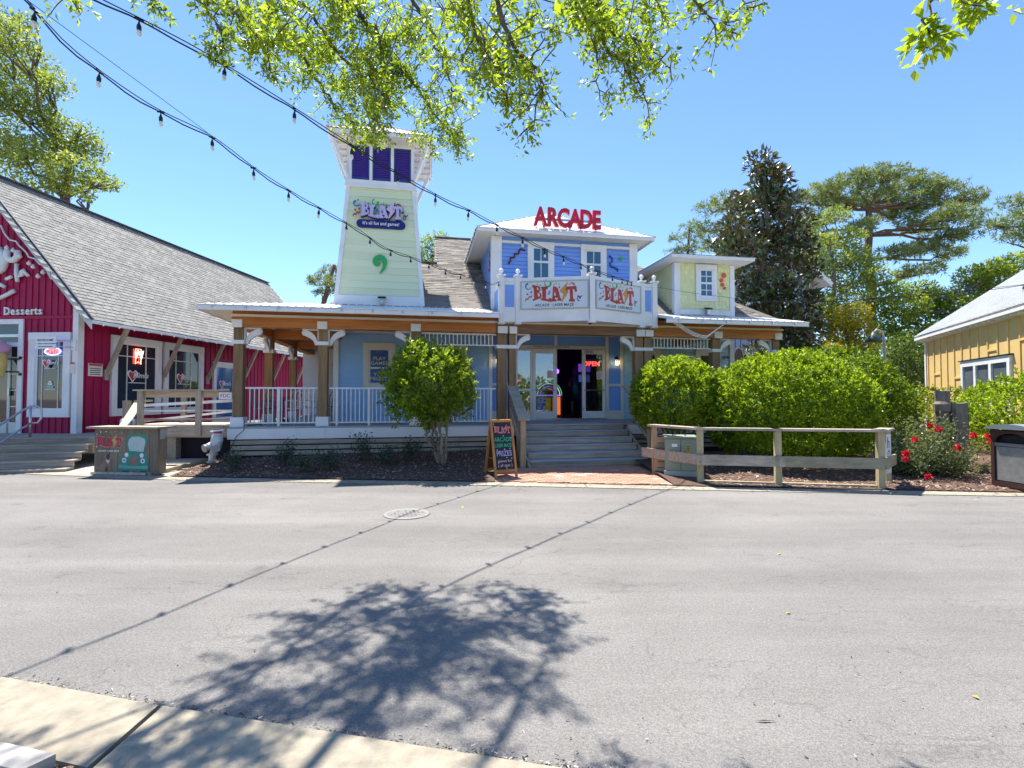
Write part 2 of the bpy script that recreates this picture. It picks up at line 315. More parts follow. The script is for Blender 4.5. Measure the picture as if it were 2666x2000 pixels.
bed('shrub_bed', 'dark mulch bed under the round shrubs and roses', np.linspace(3.1, 16, 40), lambda x: fy(x) if x < 8.5 else 17)
def lb():
    x = random.uniform(-7.3, -.5); y = random.uniform(curb_y(x) + .36, fy(x, 0)); return x, y, bed_z(x, y)
scatter_chips('bark_chips', 9000, lb, .022, chipm)
def rb():
    x = random.uniform(3.7, 13); y = curb_y(x) + .36 + abs(random.gauss(0, 1.6)); return x, y, bed_z(x, y)
scatter_chips('bark_chips', 6000, rb, .024, chipm)
def cb_():
    x = random.uniform(-2.25, -1.7); y = curb_y(x, NEAR) - .48 - random.random() * .4; return x, y, random.uniform(-.02, .01)
scatter_chips('bark_chips', 900, cb_, .014, chipm)
gritm = [M('dark_grit', (.06, .057, .055), .9, .3, 20, island=.5), M('pale_grit', (.3, .28, .25), .9, .3, 20, island=.4)]
def gr():
    x = random.uniform(-4.5, 1.6); return x, curb_y(x, NEAR) + abs(random.gauss(0, .035)) - .01, 0
scatter_chips('road_grit', 1500, gr, .007, gritm)
def lt():
    x = random.uniform(-7.3, 9); return x, curb_y(x) + random.gauss(.15, .22), .012
scatter_chips('leaf_litter', 380, lt, .02, chipm)
def rg():
    y = 2.4 + 7 * random.random() ** 2; x = random.uniform(-1.1, 1.1) * y; return x, y, -.006
scatter_chips('road_grit', 500, rg, .006, gritm)
# left apron and boardwalk
tag(MB().prism([(-26, 13.4, -.02), (-11.5, 11.3, -.02), (-7.1, 10.36, -.02), (-6.9, 13.0, -.02), (-9.5, 15, -.02), (-26, 17, -.02)], (0, 0, .03)).build('apron', apron), 'pale concrete apron in front of the red barn steps', kind='structure')
bw = tag(thing('boardwalk', None, None), 'pale wooden boardwalk beside the painted crate', kind='structure')
for i in range(9):
    a = -9.25 + i * .15
    MB().prism([(a, 11.0 - i * .02, .02), (a + .142, 10.98 - i * .02, .02), (a + .142 + .12, 13.1, .1), (a + .12, 13.1, .1)], (0, 0, .05)).build('plank', palewood, bw)
MB().prism([(-7.86, 10.82, 0), (-7.80, 10.80, 0), (-7.55, 13.0, .1), (-7.61, 13.0, .1)], (0, 0, .08)).build('edging_board', tanx, bw)
# brick paving in front of the steps
bp_ = tag(thing('brick_paving', None, None, F2W(0, 0), TH), 'red brick paving in front of the entrance steps', kind='structure')
brickm = M('red_brick', (.50, .25, .175), .85, .18, 12, rnd=.16, bump=.4, bscale=90)
brickp = M('pale_brick', (.60, .50, .42), .85, .15, 12, rnd=.1, bump=.4, bscale=90)
cand = []
for r in range(26):
    v = -1.62 - r * .108
    for k in range(-2, 30):
        u = -1.2 + k * .212 + (r % 2) * .106
        q = F2W(u + .1, v - .05)
        lo = curb_y(q.x) + .37
        if q.y < lo or q.x < -.75 + max(0, (q.y - 10.4)) * .55 or q.x > 3.72 - (q.y - 9.6) * .25: continue
        cand.append((q.y, u, v))
cand.sort()
bm1 = MB().add([(0, 0, 0), (.205, 0, 0), (.205, .101, 0), (0, .101, 0), (.004, .004, .03), (.201, .004, .03), (.201, .097, .03), (.004, .097, .03)],
               [(4, 5, 6, 7), (0, 1, 5, 4), (1, 2, 6, 5), (2, 3, 7, 6), (3, 0, 4, 7)]).mesh('brick', brickm)
bm2 = bm1.copy(); bm2.materials.clear(); bm2.materials.append(brickp)
rest = MB()
for i, (yy, u, v) in enumerate(cand):
    h = random.uniform(-.0025, .0025) - .01
    if i < 300: mobj('brick', bm2 if random.random() < .025 else bm1, bp_, (u, v, h), (random.uniform(-.006, .006), random.uniform(-.006, .006), random.uniform(-.008, .008)))
    else: rest.add([(u, v, h), (u + .205, v, h), (u + .205, v + .101, h), (u, v + .101, h), (u + .004, v + .004, h + .03), (u + .201, v + .004, h + .03), (u + .201, v + .097, h + .03), (u + .004, v + .097, h + .03)], [(4, 5, 6, 7), (0, 1, 5, 4), (1, 2, 6, 5), (2, 3, 7, 6), (3, 0, 4, 7)])
if rest.v: tag(rest.build('brick', brickm, bp_), kind='stuff')
MB().prism([(-1.9, -3.6, -.02), (4.0, -3.6, -.02), (4.0, -1.4, -.02), (-1.9, -1.4, -.02)], (0, 0, .021)).build('bedding_sand', M('joint_sand', (.30, .24, .19), .95, .2, 20), bp_)
# manhole cover
mh = thing('manhole_cover', 'round pale metal manhole cover set in the asphalt', 'manhole cover', (-1.53, 7.32, 0), .3)
ring = M('worn_cast_iron', (.235, .228, .215), .7, .15, 8, metal=.1)
MB().lathe([(.34, 0), (.335, .012), (.275, .012), (.27, .004)], n=40).build('rim', ring, mh, True)
MB().lathe([(.268, 0), (.262, .009)], n=40).build('cover', M('cover_iron', (.19, .185, .175), .75, .25, 10, metal=.1), mh)
mb = MB()
for i in range(-4, 5):
    for j in range(-4, 5):
        if i * i + j * j < 17 and random.random() < .9: mb.box(i * .056 - .017, i * .056 + .017, j * .056 - .012, j * .056 + .012, .009, .014)
mb.build('tread_lugs', ring, mh)
# fallen leaves and twigs on the asphalt
leafm = [M('yellow_leaf', (.62, .45, .06), .7, .1), M('brown_leaf', (.13, .05, .03), .7, .2), M('dry_twig', (.36, .32, .27), .8)]
def fallen(name, px, py, m, L, wd, lab):
    a = P(px, py, 1); d = a - Vector((0, 0, EYE)); t = -EYE / d.z; q = Vector((0, 0, EYE)) + d * t; an = random.uniform(0, 3.1)
    o = MB().add([(-L / 2, 0, .004), (-L * .1, wd / 2, .012), (L / 2, 0, .006), (-L * .1, -wd / 2, .014)], [(0, 1, 2), (0, 2, 3)]).build(name, m, None, loc=(q.x, q.y, 0), rot=(0, 0, an))
    tag(o, lab, name.split('_')[-1])
fallen('fallen_leaf', 895, 1988, leafm[1], .07, .035, 'brown curled dead leaf lying on the near gutter')
fallen('fallen_leaf', 2052, 1598, leafm[0], .05, .022, 'yellow leaf lying alone in the middle of the right asphalt')
fallen('fallen_leaf', 2028, 1444, leafm[0], .06, .028, 'tan leaf on the asphalt below the shadow of the long wire')
fallen('fallen_leaf', 1204, 1322, leafm[0], .09, .05, 'yellow leaf on the asphalt to the right of the manhole cover')
fallen('fallen_leaf', 2540, 1818, leafm[0], .04, .02, 'small yellow leaf near the lower right corner of the road')
fallen('fallen_twig', 1993, 1880, leafm[2], .12, .012, 'thin pale bent twig lying on the lower right asphalt')
# ---------------------------------------------------------------- arcade building (local frame: x along the facade, y into it)
A = thing('arcade_building', 'blue arcade building with wide timber porch, pale green lighthouse tower and dormers', 'building', F2W(0, 0), TH)
def empty(name, parent): o = bpy.data.objects.new(name, None); o.empty_display_size = .1; return par(o, parent)
# --- deck
DZ = .97
dk = MB().box(-7.05, 8.3, .02, 2.5, .84, DZ - .032).box(-7.05, -5, 2.5, 8.5, .84, DZ - .032).build('deck', oldbeam, A)
mb = MB()
for i in range(18): mb.box(-7.05, 8.3, -.04 + i * .141, -.04 + i * .141 + .134, DZ - .03, DZ)
for i in range(42): mb.box(-7.05, -5.02, 2.51 + i * .141, 2.51 + i * .141 + .134, DZ - .03, DZ)
tag(mb.build('deck_planks', deckpaint, dk), kind='stuff')
for a, b in ((-7.07, -4.79), (-4.787, -2.3), (-2.297, .06)): CB('fascia_board', white, A, a, b, -.03, 0, .67, .935)
CB('fascia_board', white, A, 3.3, 8.3, -.03, 0, .67, .935)
for k in range(3):
    z = .655 - k * .135
    for a, b in ((-7.0, -4.1), (-4.095, -1.4), (-1.395, .05)): CB('skirting_board', greyx, A, a, b, -.01, .02, z - .115, z - .012)
    CB('skirting_board', greyx, A, 3.35, 8.2, -.01, .02, z - .115, z - .012)
MB().box(-7, .1, .03, .08, 0, .66).box(3.3, 8.25, .03, .08, 0, .66).build('shade_fill', dark, A)  # near-black sheet painted as the shade behind the skirting gaps
# --- steps
st = empty('staircase', A)
for i in range(1, 6):
    z = DZ - .16 * i
    CB('tread', deckpaint, st, .17, 3.21, -.03 - .285 * i, -.03 - .285 * (i - 1) - .004, z - .035, z, .01)
for i in range(0, 6):
    z = DZ - .16 * i
    CB('riser', greyx, st, .2, 3.18, -.055 - .285 * i + .03, -.03 - .285 * i + .03, z - .16 if i == 5 else z - .158, z - .037)
MB().prism([(.12, 0, .9), (.12, -1.7, 0), (.12, 0, 0)], (.05, 0, 0)).prism([(3.22, 0, .9), (3.22, -1.7, 0), (3.22, 0, 0)], (.05, 0, 0)).build('stringer', tanx, st)
def step_rail(u, d):
    r = empty('handrail', A)
    MB().bar((u, .16, 2.02), (u, -1.5, 1.16), .27, .045).build('rail_cap', greyx, r)
    MB().box(u - .07, u + .07, -1.42, -1.29, 0, 1.2).build('newel_post', tanz, r)
    MB().bar((u + d * .05, .1, 1.62), (u + d * .05, -1.38, .82), .04, .14).build('rail_board', greyx, r)
    MB().bar((u + d * .05, .1, 1.32), (u + d * .05, -1.38, .5), .04, .14).build('rail_board', greyx, r)
step_rail(.02, -1); step_rail(3.36, 1)
# --- posts, bands, blocks, brackets
BR = {}
def bracket_mesh():
    mb = MB(); t = .05
    mb.box(0, .035, -t, t, -.40, -.0).box(.035, .40, -t, t, -.035, 0)
    n = 9; a = []; b = []
    for i in range(n + 1):
        q = i / n * math.pi / 2
        a.append((.035 + .33 * (1 - math.cos(q)) + .0, -.40 + .37 * math.sin(q)))
        b.append((.035 + .30 * (1 - math.cos(q)) + .09 * (1 - abs(math.cos(q) - .5)), -.40 + .30 * math.sin(q) - .05 * math.sin(q) + .0))
    for i in range(n):
        mb.prism([(a[i][0], -t * .9, a[i][1]), (b[i][0] + .02, -t * .9, b[i][1] - .015), (b[i + 1][0] + .02, -t * .9, b[i + 1][1] - .015), (a[i + 1][0], -t * .9, a[i + 1][1])], (0, t * 1.8, 0))
    mb.lathe([(0, -.05), (.035, -.04), (.045, 0), (.03, .05)], (.385, 0, -.09), 8)
    return mb.mesh('bracket', white)
bme = bracket_mesh()
def post(u0, u1, v, block=True, cap=True, m=None, vt=.22):
    p = MB().box(u0, u1, v, v + vt, DZ + .0, 3.45).build('porch_post', m or oldpost, A)
    CB('band', white, p, u0 - .035, u1 + .035, v - .035, v + vt + .035, 3.03, 3.13, .012)
    if cap: CB('cap_block', white, p, u0 - .01, u1 + .01, v - .13, v - .092, 3.43, 3.63, .01)
    if block: CB('base_block', white, p, u0 - .045, u1 + .045, v - .045, v + vt + .045, DZ, 1.21, .012)
    return p
def bracket(u, v, d, rz=0): return mobj('bracket', bme, A, (u, v + .11, 3.45), (0, 0, rz if d > 0 else math.pi + rz))
PV = .1
post(-7.0, -6.78, PV, m=oldpost); post(-5.0, -4.78, PV); post(-2.68, -2.44, PV)
post(-.38, -.13, PV, False); post(-.06, .13, PV, False); post(3.6, 3.84, PV, False); post(3.88, 4.1, PV, False); post(6.03, 6.27, PV, False); post(8.02, 8.24, PV, False)
post(-7.0, -6.78, 2.6, True, False, stainv); post(-7.0, -6.78, 5.4, True, False, stainv)
bracket(-6.78, PV, 1); bracket(-5.0, PV, -1); bracket(-4.78, PV, 1); bracket(-2.68, PV, -1); bracket(.13, PV, 1); bracket(3.6, PV, -1); bracket(6.27, PV, 1); bracket(8.02, PV, -1)
for v in (2.6, 5.4): bracket(-6.89, v - .11, 1, -math.pi / 2)
# --- beams
def beam(u0, u1, m):
    b = B('beam', m, A, u0, u1, PV - .09, PV + .2, 3.452, 3.70)
    B('upper_beam', m, A, u0, u1, PV - .03, PV + .2, 3.762, 3.97)
beam(-7.02, -.45, stain); beam(-.447, 4.147, oldbeam); beam(4.15, 8.26, stain)
for a, b in ((-7.04, -.45), (-.448, 4.15), (4.152, 8.28)): CB('trim_rail', cream, A, a, b, PV - .14, PV + .1, 3.70, 3.76)
for q in ((-7.02, -6.76, .31, 8.4, 3.45, 3.72), (-6.75, -5.02, 2.55, 2.75, 3.45, 3.72), (-6.75, -5.02, 5.4, 5.6, 3.45, 3.72), (-4.98, -4.80, .31, 2.48, 3.45, 3.7), (-2.65, -2.47, .31, 2.48, 3.45, 3.7), (6.05, 6.25, .31, 2.48, 3.45, 3.7)): B('cross_beam', stain, A, *q)
MB().box(-7.0, 8.26, .31, 2.48, 3.86, 3.88).box(-7.0, -5.0, 2.49, 8.5, 3.86, 3.88).build('porch_ceiling', M('light_wood_ceiling', (.50, .34, .20), .6, .2, 4, st=(.25, 3, 3)), A)
# --- porch roof (white metal)
def porch_roof(u0, u1, lefthip):
    r = empty('porch_roof', A); v0, v1 = -.7, 1.12; z0, sl_ = 3.87, .22
    n = round((u1 - u0) / .6); z1 = z0 + sl_ * (v1 - v0)
    for i in range(n):
        a = u0 + (u1 - u0) * i / n; b = u0 + (u1 - u0) * (i + 1) / n
        def top(x): return v1 if not lefthip else min(v1, v0 + (x - u0))
        ta, tb = top(a), top(b)
        mb = MB(); za, zb = z0 + sl_ * (ta - v0), z0 + sl_ * (tb - v0)
        mb.add([(a, v0, z0), (b, v0, z0), (b, tb, zb), (a, ta, za), (a, v0, z0 - .02), (b, v0, z0 - .02), (b, tb, zb - .02), (a, ta, za - .02)], [(0, 1, 2, 3), (4, 7, 6, 5), (0, 4, 5, 1), (1, 5, 6, 2), (2, 6, 7, 3), (3, 7, 4, 0)])
        for k in range(3):
            x = a + (b - a) * (k + .12) / 3; tx = top(x)
            if tx - v0 > .2: mb.prism([(x - .018, v0 - .002, z0 + .001), (x + .018, v0 - .002, z0 + .001), (x + .008, v0 - .002, z0 + .02), (x - .008, v0 - .002, z0 + .02)], (0, tx - v0, sl_ * (tx - v0)))
        mb.build('roof_panel', metalroof, r)
    m = 4 if u1 - u0 > 5 else 3
    for i in range(m): CB('fascia_board', white, r, u0 + (u1 - u0) * i / m, u0 + (u1 - u0) * (i + 1) / m - .004, v0 + .01, v0 + .045, 3.74, 3.848)
    MB().add([(u0 + .02, v0 + .05, 3.76), (u1 - .02, v0 + .05, 3.76), (u1 - .02, .05, 3.90), (u0 + .02, .05, 3.90)], [(0, 1, 2, 3)]).build('soffit', cream, r)
    mb = MB()
    for i in range(int((u1 - u0) / .72)):
        x = u0 + .35 + i * .72
        mb.box(x, x + .03, v0 - .02, v0 + .01, 3.80, 3.86).box(x - .01, x + .04, v0 - .035, v0 - .02, 3.785, 3.81)
    mb.build('light_clips', steel, r)
    if lefthip:
        MB().add([(u0, v0, z0 - .004), (u0 + 1.82, 1.12, z0 + .396), (-4.7, 1.12, z0 + .396), (-4.7, 8.6, 4.4), (u0 + 1.82, 8.6, z0 + .396), (u0, 8.6, z0 - .004)], [(0, 1, 4, 5), (1, 2, 3, 4)]).build('side_roof_sheet', metalroof, r)
        CB('fascia_board', white, r, u0 + .01, u0 + .045, v0 + .05, 8.5, 3.74, 3.85)
        MB().add([(u0 + .05, v0 + .06, 3.755), (-7.03, .05, 3.89), (-7.03, 8.4, 3.89), (u0 + .05, 8.4, 3.755)], [(0, 3, 2, 1)]).build('soffit', cream, r)
porch_roof(-7.56, -.46, True); porch_roof(4.16, 8.6, False)
MB().add([(8.58, -.7, 3.87), (8.58, 1.12, 4.27), (8.58, 1.12, 4.1), (8.58, -.7, 3.74)], [(0, 1, 2, 3)]).build('roof_end_board', white, A)
# --- walls with clapboards
def clad(parent, m, u0, u1, v, z0, z1, ex, name='clapboard', proud=.026):
    n = math.ceil((z1 - z0) / ex - .01)
    for i in range(n):
        a = z0 + i * ex; b = min(a + ex, z1)
        MB().add([(u0, v - proud, a), (u1, v - proud, a), (u1, v - .004, b), (u0, v - .004, b), (u0, v + .01, a), (u1, v + .01, a)], [(0, 1, 2, 3), (0, 4, 5, 1), (0, 3, 4), (1, 5, 2)]).build(name, m, parent)
wl = B('wall', porchblue, A, -5.0, -.27, 2.5, 2.65, DZ + .002, 3.86); clad(wl, porchblue, -4.87, -.28, 2.5, DZ + .01, 3.66, .175)
wr = B('wall', tealblue, A, 4.26, 8.27, 2.5, 2.65, DZ + .002, 3.86); clad(wr, tealblue, 4.27, 8.26, 2.5, DZ + .01, 3.66, .175)
we = empty('wall', A)
MB().box(-.27, .57, 2.5, 2.65, DZ, 3.86).box(.57, 3.62, 2.5, 2.65, 3.29, 3.86).box(3.61, 4.26, 2.5, 2.65, DZ, 3.86).build('entry_panel', entryblue, we)
CB('frieze_board', cream, A, -5.0, -.3, 2.45, 2.48, 3.66, 3.78); CB('frieze_board', cream, A, 4.3, 8.27, 2.45, 2.48, 3.66, 3.78)
CB('corner_board', white, A, -5.02, -4.87, 2.43, 2.6, DZ, 3.66); CB('corner_board', white, A, -.3, -.19, 2.46, 2.49, DZ, 3.66)
CB('corner_board', white, A, 8.16, 8.3, 2.44, 2.49, DZ, 3.66)
mb = MB()
for x0, x1, z0, z1 in ((-.25, 4.24, 3.72, 3.84), (.57, 3.62, 3.29, 3.395), (1.86, 1.95, 3.396, 3.719), (3.62, 3.72, 1.2, 3.719), (4.14, 4.24, 1.2, 3.719), (3.721, 4.139, 2.07, 2.15), (3.6, 4.25, DZ, 1.27), (-.25, .55, 2.07, 2.15), (.47, .565, 1.2, 3.719), (-.25, .565, DZ, 1.27)):
    mb.cbox(x0, x1, 2.462, 2.5, z0, z1)
mb.build('entry_trim', cream, we)
text('lintel_lettering', 'HAVING A BLAST OVER HERE', .075, black, we, (1.75, 2.455, 3.345), ext=.002, sp=1.25, bold=.01)
# side and back shell
MB().box(-5.0, -4.85, 2.66, 8.5, 0, 3.86).box(8.12, 8.27, 2.66, 8.5, 0, 3.86).box(-5, 8.27, 8.5, 8.65, 0, 4.2).build('rear_wall', porchblue, A)
MB().box(-7.2, -5.01, 8.4, 8.5, DZ, 3.86).build('end_wall', white, A)
MB().box(-6.3, -5.5, 8.36, 8.399, DZ, 3.1).build('end_door', cream, A)
# --- porch windows
def win(parent, u0, u1, z0, z1, v, fr, pane, fm=cream, mid=None, vm=None, hm=None, sill=True, dep=.05, glass=glassdark, inner=None):
    w_ = empty('window', parent)
    mb = MB(); iu0, iu1, iz0, iz1 = u0 + fr, u1 - fr, z0 + fr, z1 - fr
    mb.cbox(u0, iu0, v - dep, v, iz0, iz1).cbox(iu1, u1, v - dep, v, iz0, iz1).cbox(u0, u1, v - dep, v, z0, iz0).cbox(u0, u1, v - dep - .01, v, iz1, z1 + .02)
    s = .045
    mb.box(iu0, iu0 + s, v - .03, v, iz0, iz1).box(iu1 - s, iu1, v - .03, v, iz0, iz1).box(iu0 + s, iu1 - s, v - .03, v, iz0, iz0 + s).box(iu0 + s, iu1 - s, v - .03, v, iz1 - s, iz1)
    mb.build('frame', fm, w_)
    MB().box(iu0 + .01, iu1 - .01, v - .012, v - .004, iz0 + .01, iz1 - .01).build('pane', glass, w_)
    mb = MB()
    if mid is not None: mb.box(iu0 + s, iu1 - s, v - .034, v - .013, mid - .03, mid + .03)
    for x in vm or (): mb.box(x - .012, x + .012, v - .026, v - .013, iz0 + s, iz1 - s)
    for z in hm or (): mb.box(iu0 + s, iu1 - s, v - .0255, v - .0132, z - .012, z + .012)
    if mb.v: mb.build('muntin', inner or fm, w_)
    return w_
posterblue = M('blue_poster', (.012, .10, .36), .4, .25, 2.5); postergreen = M('green_poster', (.02, .30, .06), .4, .1, 2); yellowp = M('yellow_print', (.75, .60, .18), .5, .05); redp = M('red_print', (.55, .04, .05), .5, .05)
w1 = win(A, -4.16, -3.2, 1.93, 3.36, 2.48, .17, 0, mid=2.60)
for z0, z1, tx in ((2.64, 3.15, 'PLAY\nGAMES'), (2.14, 2.56, 'WIN\nPRIZES!')):
    ps = B('poster', posterblue, w1, -3.945, -3.415, 2.452, 2.4535, z0, z1); ps.parent = w1
    t_ = text('poster_lettering', tx, .15, yellowp, w1, (-3.68, 2.449, (z0 + z1) / 2 - .01 - (.07 if z0 > 2.6 else 0)), bold=.012, ext=.0008, sp=1.12, line=.95)
text('poster_lettering', 'FUN!', .09, redp, w1, (-3.68, 2.449, 3.09), bold=.012, ext=.0008)
w2 = win(A, -1.95, -.99, 1.93, 3.36, 2.48, .17, 0, mid=2.60)
B('poster', postergreen, w2, -1.735, -1.205, 2.452, 2.4535, 2.64, 3.15); B('poster', postergreen, w2, -1.735, -1.205, 2.452, 2.4535, 2.14, 2.56)
win(A, 4.62, 5.58, 1.93, 3.36, 2.48, .17, 0, mid=2.60); win(A, 6.85, 7.8, 1.93, 3.36, 2.48, .17, 0, mid=2.60)
shape('green_swirl', [[(.2 * math.cos(t) * (1 if t < 3.3 else .7), .2 * math.sin(t)) for t in np.linspace(0, 6.0, 22)]], .01, M('swirl_green', (.03, .35, .10), .4), A, (6.25, 2.46, 2.92))
# --- entrance doors
def door(u0, u1, slab):
    d = empty('door', A); v = 2.47; fr = .1; mb = MB()
    mb.cbox(u0, u0 + fr, v, v + .05, 1.02, 3.28).cbox(u1 - fr, u1, v, v + .05, 1.02, 3.28).cbox(u0 + fr, u1 - fr, v, v + .05, 3.13, 3.28).cbox(u0 + fr, u1 - fr, v, v + .05, 1.02, 1.25)
    mb.build('frame', white, d)
    MB().box(u0 + fr, u1 - fr, v + .02, v + .028, 1.25, 3.13).build('pane', glassclear, d)
    MB().tube([(u0 + fr - .03, v - .045, 1.94), (u1 - fr + .03, v - .045, 1.94)], .016, 8).box(u0 + .04, u0 + .07, v - .05, v, 1.92, 1.96).box(u1 - .07, u1 - .04, v - .05, v, 1.92, 1.96).build('push_bar', steel, d)
    mb = MB()
    for z in (1.25, 2.1, 3.05): mb.box(u0 - .012, u0 + .012, v - .012, v, z, z + .12)
    mb.build('hinge', steel, d)
    return d
d1 = door(1.13, 1.92, 0); d2 = door(2.82, 3.60, 1)
MB().box(2.86, 3.15, 2.41, 2.465, 3.15, 3.24).build('closer', steel, d2)
notice = M('paper_notice', (.72, .66, .62), .6, .1, 3)
for d, x0, x1, z0, z1 in ((d1, 1.62, 1.81, 2.33, 2.58), (d2, 3.3, 3.5, 2.30, 2.56)):
    B('paper_notice', notice, d, x0, x1, 2.481, 2.4825, z0, z1)
    mb = MB()
    for q in range(6): mb.box(x0 + .02, x1 - .02 - random.random() * .05, 2.4795, 2.4805, z1 - .035 - q * .036, z1 - .023 - q * .036)
    mb.build('printed_line', redp, d)
sd = empty('sidelight', A)
mb = MB(); v = 2.47
for x0, x1, z0, z1 in ((.57, .63, 1.02, 3.28), (1.05, 1.12, 1.02, 3.28), (.63, 1.05, 3.22, 3.28), (.63, 1.05, 1.02, 1.1), (.63, 1.05, 1.9, 1.98)): mb.cbox(x0, x1, v, v + .05, z0, z1)
mb.build('frame', white, sd); MB().box(.63, 1.05, v + .02, v + .028, 1.1, 3.22).build('pane', glassclear, sd)
MB().box(.57, 3.62, 2.40, 2.6, DZ, 1.02).build('threshold', steel, A)
MB().box(1.925, 1.94, 2.47, 2.52, 1.02, 3.28).box(2.80, 2.815, 2.47, 2.52, 1.02, 3.28).build('door_jamb', white, A)
# lit interior behind the doors
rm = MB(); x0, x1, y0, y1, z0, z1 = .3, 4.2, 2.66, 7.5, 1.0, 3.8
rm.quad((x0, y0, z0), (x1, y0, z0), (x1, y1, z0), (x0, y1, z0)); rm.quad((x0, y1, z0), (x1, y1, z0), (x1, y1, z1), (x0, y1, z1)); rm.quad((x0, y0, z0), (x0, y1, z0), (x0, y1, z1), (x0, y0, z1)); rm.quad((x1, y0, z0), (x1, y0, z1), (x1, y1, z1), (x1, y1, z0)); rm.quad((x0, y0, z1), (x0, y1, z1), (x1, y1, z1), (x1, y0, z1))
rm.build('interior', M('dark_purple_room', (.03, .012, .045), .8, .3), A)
# --- railings
def railing(u0, u1, z0, z1, v, gap, name='railing', posts=()):
    r = empty(name, A)
    MB().cbox(u0, u1, v - .03, v + .03, z1 - .045, z1).build('top_rail', white, r); MB().cbox(u0, u1, v - .02, v + .02, z0, z0 + .035).build('bottom_rail', white, r)
    n = round((u1 - u0) / gap); me = MB().box(-.011, .011, -.011, .011, z0 + .035, z1 - .045).mesh('baluster', white)
    for i in range(1, n): mobj('baluster', me, r, (u0 + (u1 - u0) * i / n, v, 0))
    for x in posts: MB().cbox(x - .028, x + .028, v - .031, v + .032, DZ, z1 + .004).build('rail_post', white, r)
    return r
railing(-6.74, -5.02, 1.04, 1.96, .19, .105, posts=(-5.95,)); railing(-4.74, -2.7, 1.04, 1.96, .19, .105, posts=(-4.55, -3.75)); railing(-2.4, -.42, 1.04, 1.96, .19, .105, posts=(-.55,))
railing(4.16, 6.0, 1.04, 1.96, .19, .105); railing(6.3, 8.0, 1.04, 1.96, .19, .105)
railing(-2.42, -.40, 3.10, 3.44, .2, .108, 'valance'); railing(4.12, 6.02, 3.12, 3.45, .2, .108, 'valance')
# --- main shingled roof
def shingles(name, parent, m, org, ex, ey, inside, L, H, tab, expo, sep=0, sepname='shingle', key=None):
    """rows of tabs on the plane org + ex*a + ey*b, kept where inside(a, b)"""
    org, ex, ey = Vector(org), Vector(ex), Vector(ey); nz = ex.cross(ey).normalized(); mb = MB(); lst = []
    for r in range(int(H / expo)):
        off = (r % 2) * tab / 2 + random.random() * tab * .3
        for k in range(-1, int(L / tab) + 1):
            a0 = k * tab + off; b0 = r * expo
            if not inside(a0 + tab / 2, b0 + expo / 2): continue
            lst.append((a0, b0, random.uniform(.009, .017), random.uniform(-.006, .006)))
    if sep and key: lst.sort(key=key)
    def geo(mb, a0, b0, h, j):
        g = .006; q = [(a0 + g, b0 + j, h), (a0 + tab - g, b0 + j, h), (a0 + tab - g, b0 + expo + .01, .002), (a0 + g, b0 + expo + .01, .002), (a0 + g, b0 + j, 0), (a0 + tab - g, b0 + j, 0)]
        mb.add([org + ex * x + ey * y + nz * z for x, y, z in q], [(0, 1, 2, 3), (0, 4, 5, 1), (0, 3, 4), (1, 5, 2)])
    for i, t in enumerate(lst):
        if i < sep: b = MB(); geo(b, *t); b.build(sepname, m, parent)
        else: geo(mb, *t)
    if mb.v: tag(mb.build(name, m, parent), kind='stuff')
mr_ = empty('main_roof', A)
sl7 = Vector((0, .819, .573)).normalized()
rk = .70; q_ = Vector((0, 1, rk)).normalized(); ln = lambda dv: dv * math.sqrt(1 + rk * rk)
MB().add([(-4.6, 1.0, 4.22), (9.0, 1.0, 4.22), (8.6, 1.1, 4.27), (4.3, 6.4, 7.98), (-1.9, 6.4, 7.98), (-1.9, 4.05, 6.335), (-4.6, 4.05, 6.335)], [(0, 1, 2, 3, 4, 5, 6)]).add([(9.0, 1.0, 4.22), (8.6, 1.1, 4.27), (4.3, 6.4, 7.98), (9.3, 11, 4.2)], [(0, 3, 2, 1)]).build('roof_deck', shingle, mr_)
def ins(a, b):
    u = -4.6 + a; d = b / math.sqrt(1 + rk * rk)
    if d > 5.3 or (u < -1.9 and d > 2.95) or u > 8.6 - d * .81: return False
    if -.35 < u < 4.05 and d < 2.6: return False
    if 5.45 < u < 7.35 and d < 1.4: return False
    return True
shingles('shingle_courses', mr_, shingle, (-4.6, 1.1, 4.275), (1, 0, 0), q_, ins, 13.2, ln(5.3), .32, .135)
MB().box(-1.95, -1.87, 4.0, 6.5, 6.2, 6.3).add([(-1.9, 4.05, 6.33), (-1.9, 6.4, 7.97), (-1.9, 8.7, 6.3)], [(0, 1, 2)]).build('gable_wall', white, mr_)
MB().add([(-1.9, 6.4, 7.98), (4.3, 6.4, 7.98), (9.3, 11, 4.2), (-1.9, 11, 4.2)], [(0, 1, 2, 3)]).add([(-4.6, 4.05, 6.335), (-1.9, 4.05, 6.335), (-1.9, 7, 4.2), (-4.6, 7, 4.2)], [(0, 1, 2, 3)]).build('rear_slope', shingle, mr_)
MB().bar((-4.6, 4.05, 6.345), (-1.9, 4.05, 6.345), .2, .03).bar((-1.92, 6.4, 7.99), (4.3, 6.4, 7.99), .2, .03).build('ridge_cap', shingle, mr_)
